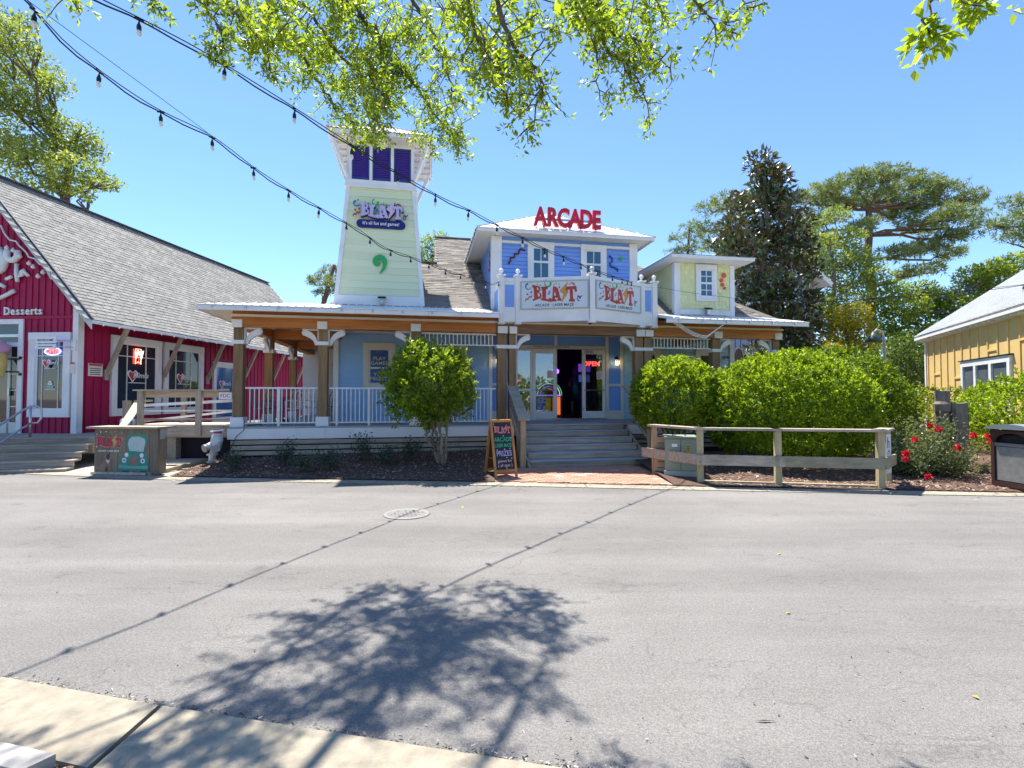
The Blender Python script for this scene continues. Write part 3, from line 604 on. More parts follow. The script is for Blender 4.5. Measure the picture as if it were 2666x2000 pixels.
# --- balcony with its angled front
bal = empty('balcony', A)
BP = [(-.32, -.15), (.13, -.15), (2.0, -.77), (3.68, -.15), (4.06, -.15)]
for i, (x, y) in enumerate(BP):
    mb = MB().cbox(x - .075, x + .075, y - .075, y + .075, 3.70, 4.93, .01).cbox(x - .11, x + .11, y - .11, y + .11, 4.93, 4.98, .01).cbox(x - .09, x + .09, y - .09, y + .09, 3.66, 3.70, .01)
    mb.lathe([(.03, 0), (.05, .02), (.025, .05), (.06, .10), (.062, .13), (.03, .18), (.005, .19)], (x, y, 4.98), 10)
    mb.build('balcony_post', white, bal)
for (a, b), (c, d) in zip(BP, BP[1:]):
    dv = Vector((c - a, d - b, 0)).normalized(); p = Vector((a, b, 0)) + dv * .075; q = Vector((c, d, 0)) - dv * .075; mid = (p + q) / 2
    for z0, z1, t in ((3.72, 4.05, .09), (4.80, 4.90, .1), (4.052, 4.798, .05)):
        MB().bar((p.x, p.y, (z0 + z1) / 2), (q.x, q.y, (z0 + z1) / 2), t, z1 - z0).build('balcony_panel', white, bal)
    if (q - p).length < .5:
        n = Vector((dv.y, -dv.x, 0)) * .028; a_, b_ = p + dv * .03 + n, q - dv * .03 + n
        MB().prism([(a_.x, a_.y, 4.12), (b_.x, b_.y, 4.12), (b_.x, b_.y, 4.72), (a_.x, a_.y, 4.72)], tuple(n * .3)).build('blue_inset', dormblue, bal)
MB().prism([(x, y, 3.73) for x, y in [(-.36, 1.09)] + BP + [(4.1, 1.09)]], (0, 0, .1)).build('balcony_floor', white, bal)
for x in (-.32, 4.06):
    MB().box(x - .03, x + .03, -.07, 1.1, 3.84, 4.9).build('balcony_panel', white, bal)
    MB().box(x - .036, x + .036, .1, .9, 4.15, 4.7).build('blue_inset', dormblue, bal)
# --- central dormer
cd = empty('central_dormer', A)
DV = 1.1
MB().box(-.38, 4.08, DV, 7, 4.0, 6.46).build('dormer_wall', dormblue, cd)
clad(cd, dormblue, -.12, 3.85, DV, 4.35, 6.23, .115, proud=.034)
for i in range(17):                                         # left flank clapboards
    z = 4.4 + i * .115
    MB().add([(-.398, DV + .02, z), (-.384, DV + .02, z + .115), (-.384, 6.9, z + .115), (-.398, 6.9, z)], [(0, 1, 2, 3)]).build('clapboard', dormblue, cd)
for a, b in ((-.41, -.11), (3.86, 4.12)): CB('corner_board', white, cd, a, b, DV - .05, DV + .02, 4.0, 6.43)
CB('corner_board', white, cd, -.42, -.4, DV - .03, DV + .13, 4.0, 6.43)
CB('frieze_board', white, cd, -.11, 3.86, DV - .045, DV, 6.24, 6.32); B('frieze_panel', trimteal if 0 else entryblue, cd, -.11, 3.86, DV - .012, DV - .002, 6.321, 6.45)
for a, b in ((.66, 1.47), (2.30, 3.11)): win(cd, a, b, 5.0, 6.30, DV - .033, .14, 0, white, mid=5.72, vm=((a + b) / 2,), glass=glassblue, dep=.04)
# its roof: soffit, fascia, seamed hip panels
E0, E1, EV0, EV1, EZ, AP = -.88, 4.47, .58, 7.2, 6.50, (1.79, 3.25, 8.02)
MB().box(E0 + .03, E1 - .03, EV0 + .03, EV1, 6.44, 6.455).build('soffit', cream, cd)
MB().cbox(E0 + .01, E1 - .01, EV0, EV0 + .03, 6.40, 6.495).build('fascia_board', white, cd); MB().box(E0 + .0, E0 + .03, EV0 + .03, EV1, 6.40, 6.495).build('fascia_board', white, cd); MB().box(E1 - .03, E1, EV0 + .03, EV1, 6.40, 6.495).build('fascia_board', white, cd)
n = 12
for i in range(n):
    a, b = E0 - .03 + (E1 - E0 + .06) * i / n, E0 - .03 + (E1 - E0 + .06) * (i + 1) / n
    def tp(x):
        h = 1 - abs(x - AP[0]) / ((E1 - E0 + .06) / 2); return max(0, h)
    pa, pb = tp(a), tp(b); yf = EV0 - .03; mb = MB()
    ya, za = yf + pa * (AP[1] - yf), EZ + pa * (AP[2] - EZ); yb, zb = yf + pb * (AP[1] - yf), EZ + pb * (AP[2] - EZ)
    vs = [(a, yf, EZ), (b, yf, EZ), (b, yb, zb), (a, ya, za)]; mb.add(vs, [(0, 1, 2, 3)]); mb.add([(x, y, z - .02) for x, y, z in vs], [(3, 2, 1, 0)]).quad(vs[0], (a, yf, EZ - .02), (b, yf, EZ - .02), vs[1])
    if pb > .05: mb.prism([(b - .016, yf, EZ), (b + .016, yf, EZ), (b + .006, yf, EZ + .03), (b - .006, yf, EZ + .03)], (0, yb - yf, zb - EZ))
    mb.build('roof_panel', metalroof, cd)
yf = EV0 - .03
MB().add([(E0 - .03, yf, EZ), AP, (AP[0], EV1, AP[2]), (E0 - .03, EV1, EZ)], [(0, 1, 2, 3)]).add([(E1 + .03, yf, EZ), AP, (AP[0], EV1, AP[2]), (E1 + .03, EV1, EZ)], [(0, 3, 2, 1)]).build('roof_side', metalroof, cd)
for x in (E0 - .03, E1 + .03): MB().bar((x, yf, EZ + .01), AP, .07, .02).build('hip_cap', metalroof, cd)
# --- yellow shingled dormer
yd = empty('yellow_dormer', A)
MB().box(5.38, 7.4, DV, 5.5, 4.2, 5.93).build('dormer_wall', shingleyellow, yd)
for i, z in enumerate(np.arange(4.5, 5.88, .132)):
    x = 5.56 + (i % 2) * .05
    while x < 7.24:
        wd = random.uniform(.085, .15); x2 = min(x + wd, 7.27)
        if not (x2 > 6.08 and x < 6.80 and z + .13 > 4.78 and z < 5.87):
            j = random.uniform(-.012, .012); MB().add([(x + .003, DV - .02, z + j), (x2 - .003, DV - .02, z + j), (x2 - .003, DV - .005, z + .15), (x + .003, DV - .005, z + .15), (x + .003, DV, z + j), (x2 - .003, DV, z + j)], [(0, 1, 2, 3), (0, 4, 5, 1), (0, 3, 4), (1, 5, 2)]).build('wall_shingle', shingleyellow, yd)
        x = x2
    y = DV + .14
    while y < 2.9 and z < 5.85:
        wd = random.uniform(.14, .24); y2 = y + wd; j = random.uniform(-.012, .012)
        MB().add([(5.36, y + .003, z + j), (5.36, y2 - .003, z + j), (5.375, y2 - .003, z + .15), (5.375, y + .003, z + .15), (5.38, y + .003, z + j), (5.38, y2 - .003, z + j)], [(3, 2, 1, 0), (1, 5, 4, 0), (0, 4, 3), (1, 2, 5)]).build('wall_shingle', shingleyellow, yd)
        y = y2
for a, b in ((5.35, 5.55), (7.27, 7.43)): CB('corner_board', white, yd, a, b, DV - .035, DV + .02, 4.2, 5.93)
CB('corner_board', white, yd, 5.345, 5.365, DV - .03, DV + .13, 4.2, 5.93)
CB('base_board', white, yd, 5.55, 7.27, DV - .033, DV, 4.3, 4.46)
win(yd, 6.08, 6.80, 4.74, 5.88, DV - .018, .13, 0, white, mid=5.31, vm=(6.44,), hm=(5.53, 5.09), glass=glassblue, dep=.04)
MB().box(5.0, 7.75, .55, 5.6, 5.94, 5.955).build('soffit', white, yd)
MB().cbox(4.98, 7.77, .52, .55, 5.93, 6.03).build('fascia_board', white, yd); MB().box(4.98, 5.01, .55, 5.6, 5.93, 6.03).build('fascia_board', white, yd); MB().box(7.74, 7.77, .55, 5.6, 5.93, 6.03).build('fascia_board', white, yd)
MB().add([(4.95, .5, 6.035), (7.8, .5, 6.035), (7.8, 5.6, 6.035), (4.95, 5.6, 6.035), (6.37, 2.0, 6.3), (6.37, 4, 6.3)], [(0, 1, 4), (1, 2, 5, 4), (2, 3, 5), (3, 0, 4, 5)]).build('roof_sheet', metalroof, yd)
# --- lighthouse tower
tw = empty('lighthouse_tower', A)
TC = (-3.57, 2.32); HB, HT, ZB, ZT = 1.21, .93, 4.2, 7.72
def th_(z): return HB + (HT - HB) * (z - ZB) / (ZT - ZB)
def ring4(z, g=0): h = th_(z) + g; return [(TC[0] - h, TC[1] - h, z), (TC[0] + h, TC[1] - h, z), (TC[0] + h, TC[1] + h, z), (TC[0] - h, TC[1] + h, z)]
MB().add(ring4(3.9) + ring4(ZT), [(0, 1, 5, 4), (1, 2, 6, 5), (2, 3, 7, 6), (3, 0, 4, 7)]).build('tower_wall', towergreen, tw)
z = 4.56; ex = .205
while z < ZT - .02:
    z2 = min(z + ex, ZT); a, b = ring4(z, .03), ring4(z2, .002); c = ring4(z, -.01)
    for i0, i1 in ((0, 1), (1, 2), (3, 0)):
        MB().add([a[i0], a[i1], b[i1], b[i0], c[i0], c[i1]], [(0, 1, 2, 3), (0, 4, 5, 1)]).build('clapboard', towergreen, tw)
    z = z2
for sx in (-1, 1):
    for sy in (-1, 1):
        a, b = th_(4.3) + .04, th_(ZT) + .04
        MB().add([(TC[0] + sx * (h - t * .11), TC[1] + sy * (h - s_ * .11), zz) for h, zz in ((a, 4.3), (b, ZT)) for s_ in (0, 1) for t in (0, 1)], [(0, 1, 5, 4), (0, 4, 6, 2), (1, 3, 7, 5), (2, 6, 7, 3)]).build('corner_board', white, tw)
h = th_(4.45) + .04; MB().box(TC[0] - h, TC[0] + h, TC[1] - h, TC[1] + h, 4.15, 4.55).build('base_board', white, tw)
h = HT + .06; MB().box(TC[0] - h, TC[0] + h, TC[1] - h, TC[1] + h, ZT, ZT + .19).box(TC[0] - h - .03, TC[0] + h + .03, TC[1] - h - .03, TC[1] + h + .03, ZT - .03, ZT + .02).build('belt_board', white, tw)
LZ0, LZ1 = ZT + .19, 9.06; h = HT - .03
MB().box(TC[0] - h + .04, TC[0] + h - .04, TC[1] - h + .04, TC[1] + h - .04, LZ0, LZ1).build('lantern_core', purple, tw)
wd = 2 * h / 3
for k in range(4):
    x = TC[0] - h + k * wd
    MB().cbox(x - (.042 if 0 < k < 3 else .02), x + (.042 if 0 < k < 3 else .07) if k < 3 else x + .02, TC[1] - h - .02, TC[1] - h + .05, LZ0, LZ1).build('lantern_post', white, tw) if k < 3 else MB().cbox(x - .07, x + .02, TC[1] - h - .02, TC[1] - h + .05, LZ0, LZ1).build('lantern_post', white, tw)
for sx in (-1, 1):
    for y in (TC[1] - h + .05, TC[1] + h - .1): MB().box(TC[0] + sx * h - .07, TC[0] + sx * h + .02 if sx > 0 else TC[0] + sx * h + .07, y, y + .1, LZ0, LZ1).build('lantern_post', white, tw)
for k in range(3):
    x0 = TC[0] - h + k * wd + (.045 if k else .075); x1 = TC[0] - h + (k + 1) * wd - (.045 if k < 2 else .075); y = TC[1] - h
    mb = MB(); f = .04
    mb.box(x0, x0 + f, y + .0, y + .03, LZ0 + .02, LZ1 - .12, 1).box(x1 - f, x1, y, y + .03, LZ0 + .02, LZ1 - .12, 1).box(x0 + f, x1 - f, y, y + .03, LZ0 + .02, LZ0 + .1, 1).box(x0 + f, x1 - f, y, y + .03, LZ1 - .17, LZ1 - .12, 1)
    zz = LZ0 + .1
    while zz < LZ1 - .2: mb.quad((x0 + f, y + .005, zz), (x1 - f, y + .005, zz), (x1 - f, y + .05, zz + .06), (x0 + f, y + .05, zz + .06)); zz += .062
    mb.build('louvre_panel', [purple, M('shutter_frame', (.025, .06, .22), .5)], tw)
MB().box(TC[0] - h, TC[0] + h, TC[1] - h - .01, TC[1] - h + .06, LZ1 - .12, LZ1).build('head_board', white, tw)
EO = HT + .5; TE = 9.04
MB().box(TC[0] - EO + .03, TC[0] + EO - .03, TC[1] - EO + .03, TC[1] + EO - .03, TE - .005, TE + .01).build('soffit', cream, tw)
for x0, x1, y0, y1 in ((-EO, EO, -EO, -EO + .03), (-EO, EO, EO - .03, EO), (-EO, -EO + .03, -EO + .03, EO - .03), (EO - .03, EO, -EO + .03, EO - .03)): MB().box(TC[0] + x0, TC[0] + x1, TC[1] + y0, TC[1] + y1, TE - .03, TE + .07).build('fascia_board', white, tw)
mb = MB()
for k in range(7):
    q = -EO + .2 + k * (2 * EO - .4) / 6
    B('rafter_tail', white, tw, TC[0] + EO - .5, TC[0] + EO - .04, TC[1] + q - .02, TC[1] + q + .02, TE - .07, TE - .005); B('rafter_tail', white, tw, TC[0] - EO + .04, TC[0] - EO + .5, TC[1] + q - .02, TC[1] + q + .02, TE - .07, TE - .005)
for sx in (-1, 1):
    for sy in (-1, 1): MB().bar((TC[0] + sx * h, TC[1] + sy * h, LZ0 - .02), (TC[0] + sx * (EO - .08), TC[1] + sy * (EO - .08), TE - .02), .06, .09).build('strut', white, tw)
    MB().bar((TC[0] + sx * (h + .02), TC[1] - h, LZ0), (TC[0] + sx * (EO - .06), TC[1] - h, TE - .03), .05, .09).build('strut', white, tw)
    MB().bar((TC[0] + sx * (h + .02), TC[1] + h, LZ0), (TC[0] + sx * (EO - .06), TC[1] + h, TE - .03), .05, .09).build('strut', white, tw)
ap = (TC[0], TC[1], TE + 1.0); e = EO + .04; cs = [(TC[0] - e, TC[1] - e, TE + .075), (TC[0] + e, TC[1] - e, TE + .075), (TC[0] + e, TC[1] + e, TE + .075), (TC[0] - e, TC[1] + e, TE + .075)]
for i in range(4):                                          # corrugated hip faces
    a, b, t = Vector(cs[i]), Vector(cs[(i + 1) % 4]), Vector(ap); n = 46; mb = MB(); nrm = (b - a).cross(t - a).normalized(); vs = []
    for k in range(n + 1):
        f = k / n; lo = a + (b - a) * f; hgt = min(f, 1 - f) * 2; mid = (a + b) / 2; up = t - mid; hi = lo + up * hgt; o = nrm * (.012 if k % 2 else -.012)
        vs += [lo + o, hi + o]
    mb.add(vs, [(2 * k, 2 * k + 2, 2 * k + 3, 2 * k + 1) for k in range(n)]).build('roof_panel', metalroof, tw)
for i in range(4): MB().bar(Vector(cs[i]) + Vector((0, 0, .02)), Vector(ap) + Vector((0, 0, .02)), .1, .02).build('hip_cap', metalroof, tw)
# ---------------------------------------------------------------- signs and fittings on the arcade
def W(u, v, z=0): return F2W(u, v, z)
signred = M('sign_red', (.55, .012, .035), .4, .08); navy = M('navy_print', (.012, .015, .05), .5); lilac = M('lilac_letter', (.50, .46, .70), .3, .12, 3); navyside = M('navy_side', (.015, .015, .16), .4)
BL = {  # outlines of the five letters of the logo, in sign units (y up)
 'B': [[(385, -355), (470, -375), (600, -400), (650, -450), (640, -530), (605, -575), (665, -615), (690, -690), (655, -745), (420, -825), (408, -785), (455, -745), (440, -470), (395, -410)], [(535, -430), (585, -455), (590, -505), (548, -525)], [(560, -585), (612, -615), (635, -665), (600, -712), (570, -690)]],
 'L': [[(655, -425), (870, -420), (875, -485), (825, -500), (815, -765), (880, -785), (930, -740), (990, -760), (988, -870), (655, -800), (655, -765), (705, -740), (705, -500), (662, -545), (690, -480)]],
 'A': [[(1030, -422), (1110, -428), (1180, -480), (1262, -770), (1295, -790), (1298, -842), (1160, -832), (1165, -790), (1188, -755), (1100, -740), (1085, -785), (1135, -800), (1140, -850), (985, -852), (988, -792), (1010, -760)], [(1085, -560), (1130, -680), (1062, -692)]],
 'bolt': [[(1500, -280), (1420, -500), (1505, -590), (1295, -890), (1345, -640), (1220, -560)]],
 'T': [[(1425, -440), (1740, -425), (1758, -590), (1700, -600), (1688, -540), (1632, -500), (1640, -780), (1690, -812), (1695, -872), (1510, -862), (1512, -815), (1548, -790), (1535, -520), (1480, -540), (1452, -585), (1418, -520)]]}
BLM = {}
def logo(parent, loc, rot, wid, mats, ext, edge=None, hs=1.0, extra=True, prefix='', back=None):
    """the BLAST lettering with confetti, wid = width of the five letters in metres; mats = letter, bolt"""
    k = wid / 1360.0; cx, cy = 1070, -620
    Mx = Matrix.Translation(loc) @ Euler(rot).to_matrix().to_4x4()
    nrm = (Euler(rot).to_matrix() @ Vector((0, 0, 1)))
    for nm, lp in BL.items():
        lps = [[((x - cx) * k, (y - cy) * k * hs) for x, y in l] for l in lp]
        me = shape_mesh('letter', lps, ext, mats[1] if nm == 'bolt' else mats[0])
        o = mobj('lightning_bolt' if nm == 'bolt' else 'letter', me, parent, Vector(loc) + nrm * ext * 1.2, rot)
        if back:
            cxm = sum(x for x, y in lps[0]) / len(lps[0]); cym = sum(y for x, y in lps[0]) / len(lps[0])
            lb_ = [[(cxm + (x - cxm) * 1.07 + .008 * wid, cym + (y - cym) * 1.05 - .012 * wid) for x, y in l] for l in lps[:1]]
            o2 = shape('letter_edge', lb_, ext * .9, back, parent, Vector(loc) - nrm * ext * .4, rot)
    if not extra: return
    def pt(x, y): return (((x - cx) * k), (y - cy) * k * hs)
    cm = extra
    def dots(m, L, r):
        for x, y in L:
            c = pt(x, y); shape('confetti_dot', [[(c[0] + r * k * math.cos(t), c[1] + r * k * math.sin(t)) for t in np.linspace(0, 5.6, 9)]], ext * .8, m, parent, Vector(loc) + nrm * ext, rot)
    dots(cm[0], [(330, -280), (650, -378)], 26); dots(cm[1], [(555, -345), (1065, -375), (1130, -345), (1215, -370)], 28); dots(cm[2], [(1225, -455), (930, -570), (905, -625)], 30); dots(cm[3], [(365, -570), (245, -625), (1845, -770)], 30)
    def sw(m, c, r0, r1, t0, t1, wd):
        ts = np.linspace(t0, t1, 18); f = np.linspace(0, 1, 18)
        out = [pt(c[0] + (r0 + (r1 - r0) * q + wd * (1 - q * .8)) * math.cos(t), c[1] + (r0 + (r1 - r0) * q + wd * (1 - q * .8)) * math.sin(t)) for t, q in zip(ts, f)]
        inn = [pt(c[0] + (r0 + (r1 - r0) * q - wd * (1 - q * .8)) * math.cos(t), c[1] + (r0 + (r1 - r0) * q - wd * (1 - q * .8)) * math.sin(t)) for t, q in zip(ts, f)]
        shape('confetti_swirl', [out + inn[::-1]], ext * .8, m, parent, Vector(loc) + nrm * ext, rot)
    sw(cm[0], (890, -330), 60, 130, .5, -4.2, 36); sw(cm[2], (270, -390), 60, 110, 1.6, 6.0, 30); sw(cm[3], (1605, -420), 75, 85, .2, 2.9, 26); sw(cm[4], (1820, -650), 70, 110, -2.2, -.4, 34)
    z = [(170, -820), (210, -750), (260, -770), (300, -690), (350, -710), (390, -660)]
    shape('confetti_zigzag', [[pt(x, y + 16) for x, y in z] + [pt(x + 8, y - 22) for x, y in z[::-1]]], ext * .8, cm[3], parent, Vector(loc) + nrm * ext, rot)
    z = [(1760, -760), (1790, -840), (1840, -850)]
    shape('confetti_zigzag', [[pt(x + 14, y + 10) for x, y in z] + [pt(x - 12, y - 14) for x, y in z[::-1]]], ext * .8, cm[2], parent, Vector(loc) + nrm * ext, rot)
conf = [M('confetti_green', (.03, .38, .10), .4), M('confetti_gold', (.55, .40, .12), .4), M('confetti_blue', (.03, .16, .50), .4), M('confetti_red', (.50, .04, .04), .4), M('confetti_violet', (.18, .06, .28), .4)]
# tower sign
TT = math.atan((HB - HT) / (ZT - ZB))                       # lean of the tower face
def tface(x, z, g=.02): return (x, TC[1] - th_(z) - g, z)
ts = thing('tower_sign', 'raised lilac BLAST lettering with navy tagline plate high on the green tower', 'sign', F2W(0, 0), TH)
logo(ts, Vector(tface(-3.55, 6.98, .10)), (R(90) - TT, 0, 0), 1.18, (lilac, M('bolt_lilac', (.60, .45, .66), .3, .1)), .03, extra=conf, back=navyside)
pl = []
for s in (1, -1): pl += [(s * (.56) + .115 * s * math.cos(t), s * .0 + s * .115 * math.sin(t)) for t in np.linspace(-1.57, 1.57, 8)]
shape('tagline_plate', [pl], .03, navyside, ts, tface(-3.56, 6.62, .06), (R(90) - TT, 0, 0))
text('tagline', "It's all fun and games!", .135, white, ts, tface(-3.56, 6.63, .1), (R(90) - TT, 0, 0), ext=.004, bold=.012, sx=.88)
MB().box(-4.1, -3.0, 1.32, 1.40, 6.49, 6.50).build('mounting_rail', steel, ts)
gsw = thing('swirl_ornament', 'green curled swirl cut-out fixed below the tower sign', 'ornament', F2W(0, 0), TH)
ts_ = np.linspace(0, 1, 26); out = []; inn = []
for q in ts_:
    a = R(-150) - q * R(330) ; r = .055 + .17 * q ** .9; wq = .062 * (1 - q * .93) + .004; wq = .03 + .05 * math.sin(min(1, q * 1.6) * 3.14 / 2) if q < .55 else .08 * (1 - (q - .55) / .45) + .004
    out.append(((r + wq * .8) * math.cos(a) - .02, (r + wq * .8) * math.sin(a) + .1)); inn.append(((r - wq * .6) * math.cos(a) - .02, (r - wq * .6) * math.sin(a) + .1))
S9 = [(-.20, .05), (-.19, .14), (-.12, .23), (.0, .27), (.12, .23), (.19, .13), (.195, .0), (.15, -.13), (.05, -.26), (-.01, -.285), (.01, -.24), (.07, -.12), (.085, 0), (.06, .09), (.0, .13), (-.05, .12), (-.07, .09), (-.02, .08), (.02, .03), (.0, -.04), (-.07, -.08), (-.15, -.05)]
shape('swirl', [S9], .015, M('swirl_paint', (.03, .38, .10), .45, .08), gsw, tface(-3.58, 5.47, .05), (R(90) - TT, 0, 0))
# ARCADE letters
ar = thing('arcade_letters', 'big red ARCADE letters standing on the white dormer roof', 'sign', F2W(0, 0), TH)
xs = [1.0, 1.36, 1.70, 2.06, 2.40, 2.72]
bk = M('letter_back', (.62, .55, .5), .5)
for ch, x in zip('ARCADE', xs):
    l_ = text('letter', ch, .74, [signred], ar, (x, .86, 6.98), ext=.05, bold=.04, sx=.72)
MB().box(.85, 2.9, .90, .95, 6.93, 7.0).build('mounting_bar', steel, ar)
mb = MB()
for x in (1.1, 1.9, 2.7): mb.bar((x, .93, 6.95), (x + .1, 1.5, 7.0), .03, .03).bar((x, .93, 6.6), (x, .93, 6.95), .03, .03)
mb.build('mounting_strut', steel, ar)
# banners on the balcony
bw_ = M('banner_white', (.62, .68, .74), .45, .04, 2); bfr = M('banner_frame', (.40, .45, .42), .5, .08)
lred = M('letter_red', (.42, .05, .035), .5, .3, 5); lor = M('bolt_orange', (.62, .27, .06), .5, .15, 5)
def banner(a, b, lab, k):
    a, b = Vector((*a, 0)), Vector((*b, 0)); dv = (b - a).normalized(); L = (b - a).length; n = Vector((dv.y, -dv.x, 0)); rz = math.atan2(dv.y, dv.x)
    c = (a + b) / 2 + n * .06
    t = thing('banner', lab, 'banner', F2W(c.x, c.y, 4.425), TH + rz)
    hw = L / 2 - .10
    MB().box(-hw, hw, -.006, .006, -.36, .36).build('banner_sheet', bw_, t)
    MB().box(-hw - .02, -hw + .012, -.02, .01, -.38, .38).box(hw - .012, hw + .02, -.02, .01, -.38, .38).box(-hw + .012, hw - .012, -.02, .01, .35, .38).box(-hw + .012, hw - .012, -.02, .01, -.38, -.35).build('frame', bfr, t)
    logo(t, Vector((0, -.009, .035)), (R(90), 0, 0), L * .60, (lred, lor), .001, hs=1.08 * 1.97 / L, extra=conf)
    text('banner_lettering', '· ARCADE · LASER MAZE ·', .105, navy, t, (0, -.009, -.275), ext=.001, bold=.008, sx=L * .485)
banner(BP[1], BP[2], 'wider white BLAST banner on the left half of the angled balcony', 1)
banner(BP[2], BP[3], 'narrower white BLAST banner on the balcony half nearest the yellow dormer', 1)
# ornaments on the dormers
def wiggle(name, lab, pts, r, m, v):
    t = thing(name, lab, 'ornament', F2W(0, 0), TH); MB().tube([(x, v, z) for x, z in pts], r, 8).build('wiggle', m, t, True)
darkred = M('dark_maroon', (.10, .02, .05), .4); deepblue = M('deep_blue', (.02, .05, .26), .4)
wiggle('wiggle_ornament', 'maroon zigzag squiggle on the blue dormer wall beside the left window', [(.08, 5.62), (.15, 5.72), (.14, 5.80), (.26, 5.82), (.27, 5.93), (.38, 5.93), (.42, 6.04), (.45, 6.08), (.58, 6.05)], .03, darkred, DV - .04)
wiggle('wiggle_ornament', 'dark blue wavy squiggle on the blue dormer wall beside the green dot', [(3.20, 6.02), (3.30, 5.95), (3.30, 5.85), (3.22, 5.77), (3.26, 5.69), (3.38, 5.66), (3.48, 5.62), (3.47, 5.55)], .028, deepblue, DV - .04)
def disc(parent, x, z, r, v, m, name='disc'): return MB().lathe([(r, 0), (r, .02), (r * .9, .03)], n=16).build(name, m, parent, loc=(x, v, z), rot=(R(90), 0, 0))
gd = thing('dot_ornament', 'small green disc on the blue dormer wall', 'ornament', F2W(0, 0), TH); disc(gd, 3.58, 5.94, .07, DV - .02, conf[0])
od = thing('dot_ornament', 'curve of four orange discs on the yellow shingled dormer', 'ornament', F2W(0, 0), TH)
orange = M('orange_disc', (.66, .10, .02), .45, .08)
for x, z, r in ((7.06, 5.59, .078), (6.97, 5.43, .068), (7.0, 5.29, .06), (7.075, 5.18, .05)): disc(od, x, z, r, DV - .022, orange)
rd = thing('dot_ornament', 'three red discs on the shaded flank of the blue dormer', 'ornament', F2W(0, 0), TH)
for y, z, r in ((1.5, 6.0, .10), (1.55, 5.75, .085), (1.65, 5.55, .06)): MB().lathe([(r, 0), (r, .02)], n=14).build('disc', conf[3], rd, loc=(-.40, y, z), rot=(0, R(-90), 0))
# lanterns by the doors
lampglow = EM('lamp_bulb', (1, .72, .38), 6); amber = GLASS('amber_glass', (1, .85, .6), .2)
def lantern(u, lab):
    t = thing('wall_lantern', lab, 'lantern', F2W(u, 2.33, 2.83), TH)
    MB().tube([(0, .13, .16), (0, .05, .24), (0, 0, .2)], .012, 6).box(-.03, .03, .12, .14, .05, .22).build('arm', black, t)
    MB().lathe([(.015, .2), (.05, .18), (.10, .13), (.10, .115), (.02, .11)], n=8).build('cap', black, t); MB().lathe([(.07, -.085), (.085, -.075), (.06, -.065)], n=8).build('base', black, t)
    MB().lathe([(.055, -.07), (.072, .0), (.062, .11)], n=8).build('glass', amber, t)
    MB().lathe([(.02, -.04), (.036, 0), (.03, .04), (.008, .07)], n=8).build('bulb', lampglow, t)
lantern(3.97, 'lit black wall lantern on the blue panel to the right of the doors'); lantern(-.02, 'lit black wall lantern behind the left pair of porch posts')
# neon OPEN sign in the right door
op = thing('open_sign', 'red neon OPEN sign hanging inside the right glass door', 'neon sign', F2W(0, 0), TH)
neon = EM('red_neon', (1, .06, .05), 2.2)
text('letters', 'OPEN', .21, neon, op, (3.14, 2.53, 2.81), ext=.006, bold=.012, sp=1.1)
B('backing', black, op, 2.93, 3.36, 2.545, 2.555, 2.73, 2.90)
# flood lights and camera
def flood(u, v, z, lab):
    t = thing('flood_light', lab, 'flood light', F2W(u, v, z), TH)
    MB().prism([(-.11, -.14, .02), (.11, -.14, .02), (.09, .0, .06), (-.09, .0, .06)], (0, .02, .05)).build('shade', black, t); MB().box(-.05, .05, -.1, .02, -.12, .02).build('body', steel, t); MB().tube([(0, 0, -.05), (0, .06, -.1)], .02, 6).build('bracket', black, t)
flood(-3.5, TC[1] - th_(4.4) - .1, 4.42, 'dark flood light at the foot of the green tower'); flood(6.42, DV - .1, 4.42, 'dark flood light at the foot of the yellow dormer')
sc_ = thing('security_camera', 'small white security camera under the point of the balcony', 'camera', F2W(1.95, -.75, 3.66), TH)
MB().lathe([(.05, 0), (.07, .05), (.06, .09)], n=10).build('mount', white, sc_); MB().lathe([(.005, -.05), (.045, -.02), (.05, 0)], n=10).build('lens_dome', black, sc_, True)
sc2 = thing('wall_camera', 'small round wall camera on the blue-grey wall near the right porch end', 'camera', F2W(7.3, 2.4, 3.05) if 0 else F2W(7.98, 2.43, 3.1), TH)
MB().lathe([(.06, 0), (.065, .04), (.03, .07)], n=10).build('housing', steel, sc2, rot=(R(90), 0, 0)); MB().tube([(0, -.05, 0), (.06, -.12, -.02)], .03, 8).build('lens', black, sc2)
# round sign and hanging plants by the right end
rs = thing('round_sign', 'dark oval sign with a pale rim hanging at the right porch end', 'sign', F2W(9.0, 3.2, 3.15), TH + .5)
MB().lathe([(.36, 0), (.36, .03)], n=20).build('board', M('maroon_board', (.035, .01, .012), .5), rs, rot=(R(90), 0, 0)); 
mb = MB(); mb.tube([(.36 * math.cos(t), -.02, .36 * math.sin(t)) for t in np.linspace(0, 6.283, 25)], .02, 6); mb.build('rim', cream, rs)
MB().bar((-.2, 0, .36), (-.2, 0, .7), .02, .02).bar((.2, 0, .36), (.2, 0, .7), .02, .02).build('hanger', black, rs)
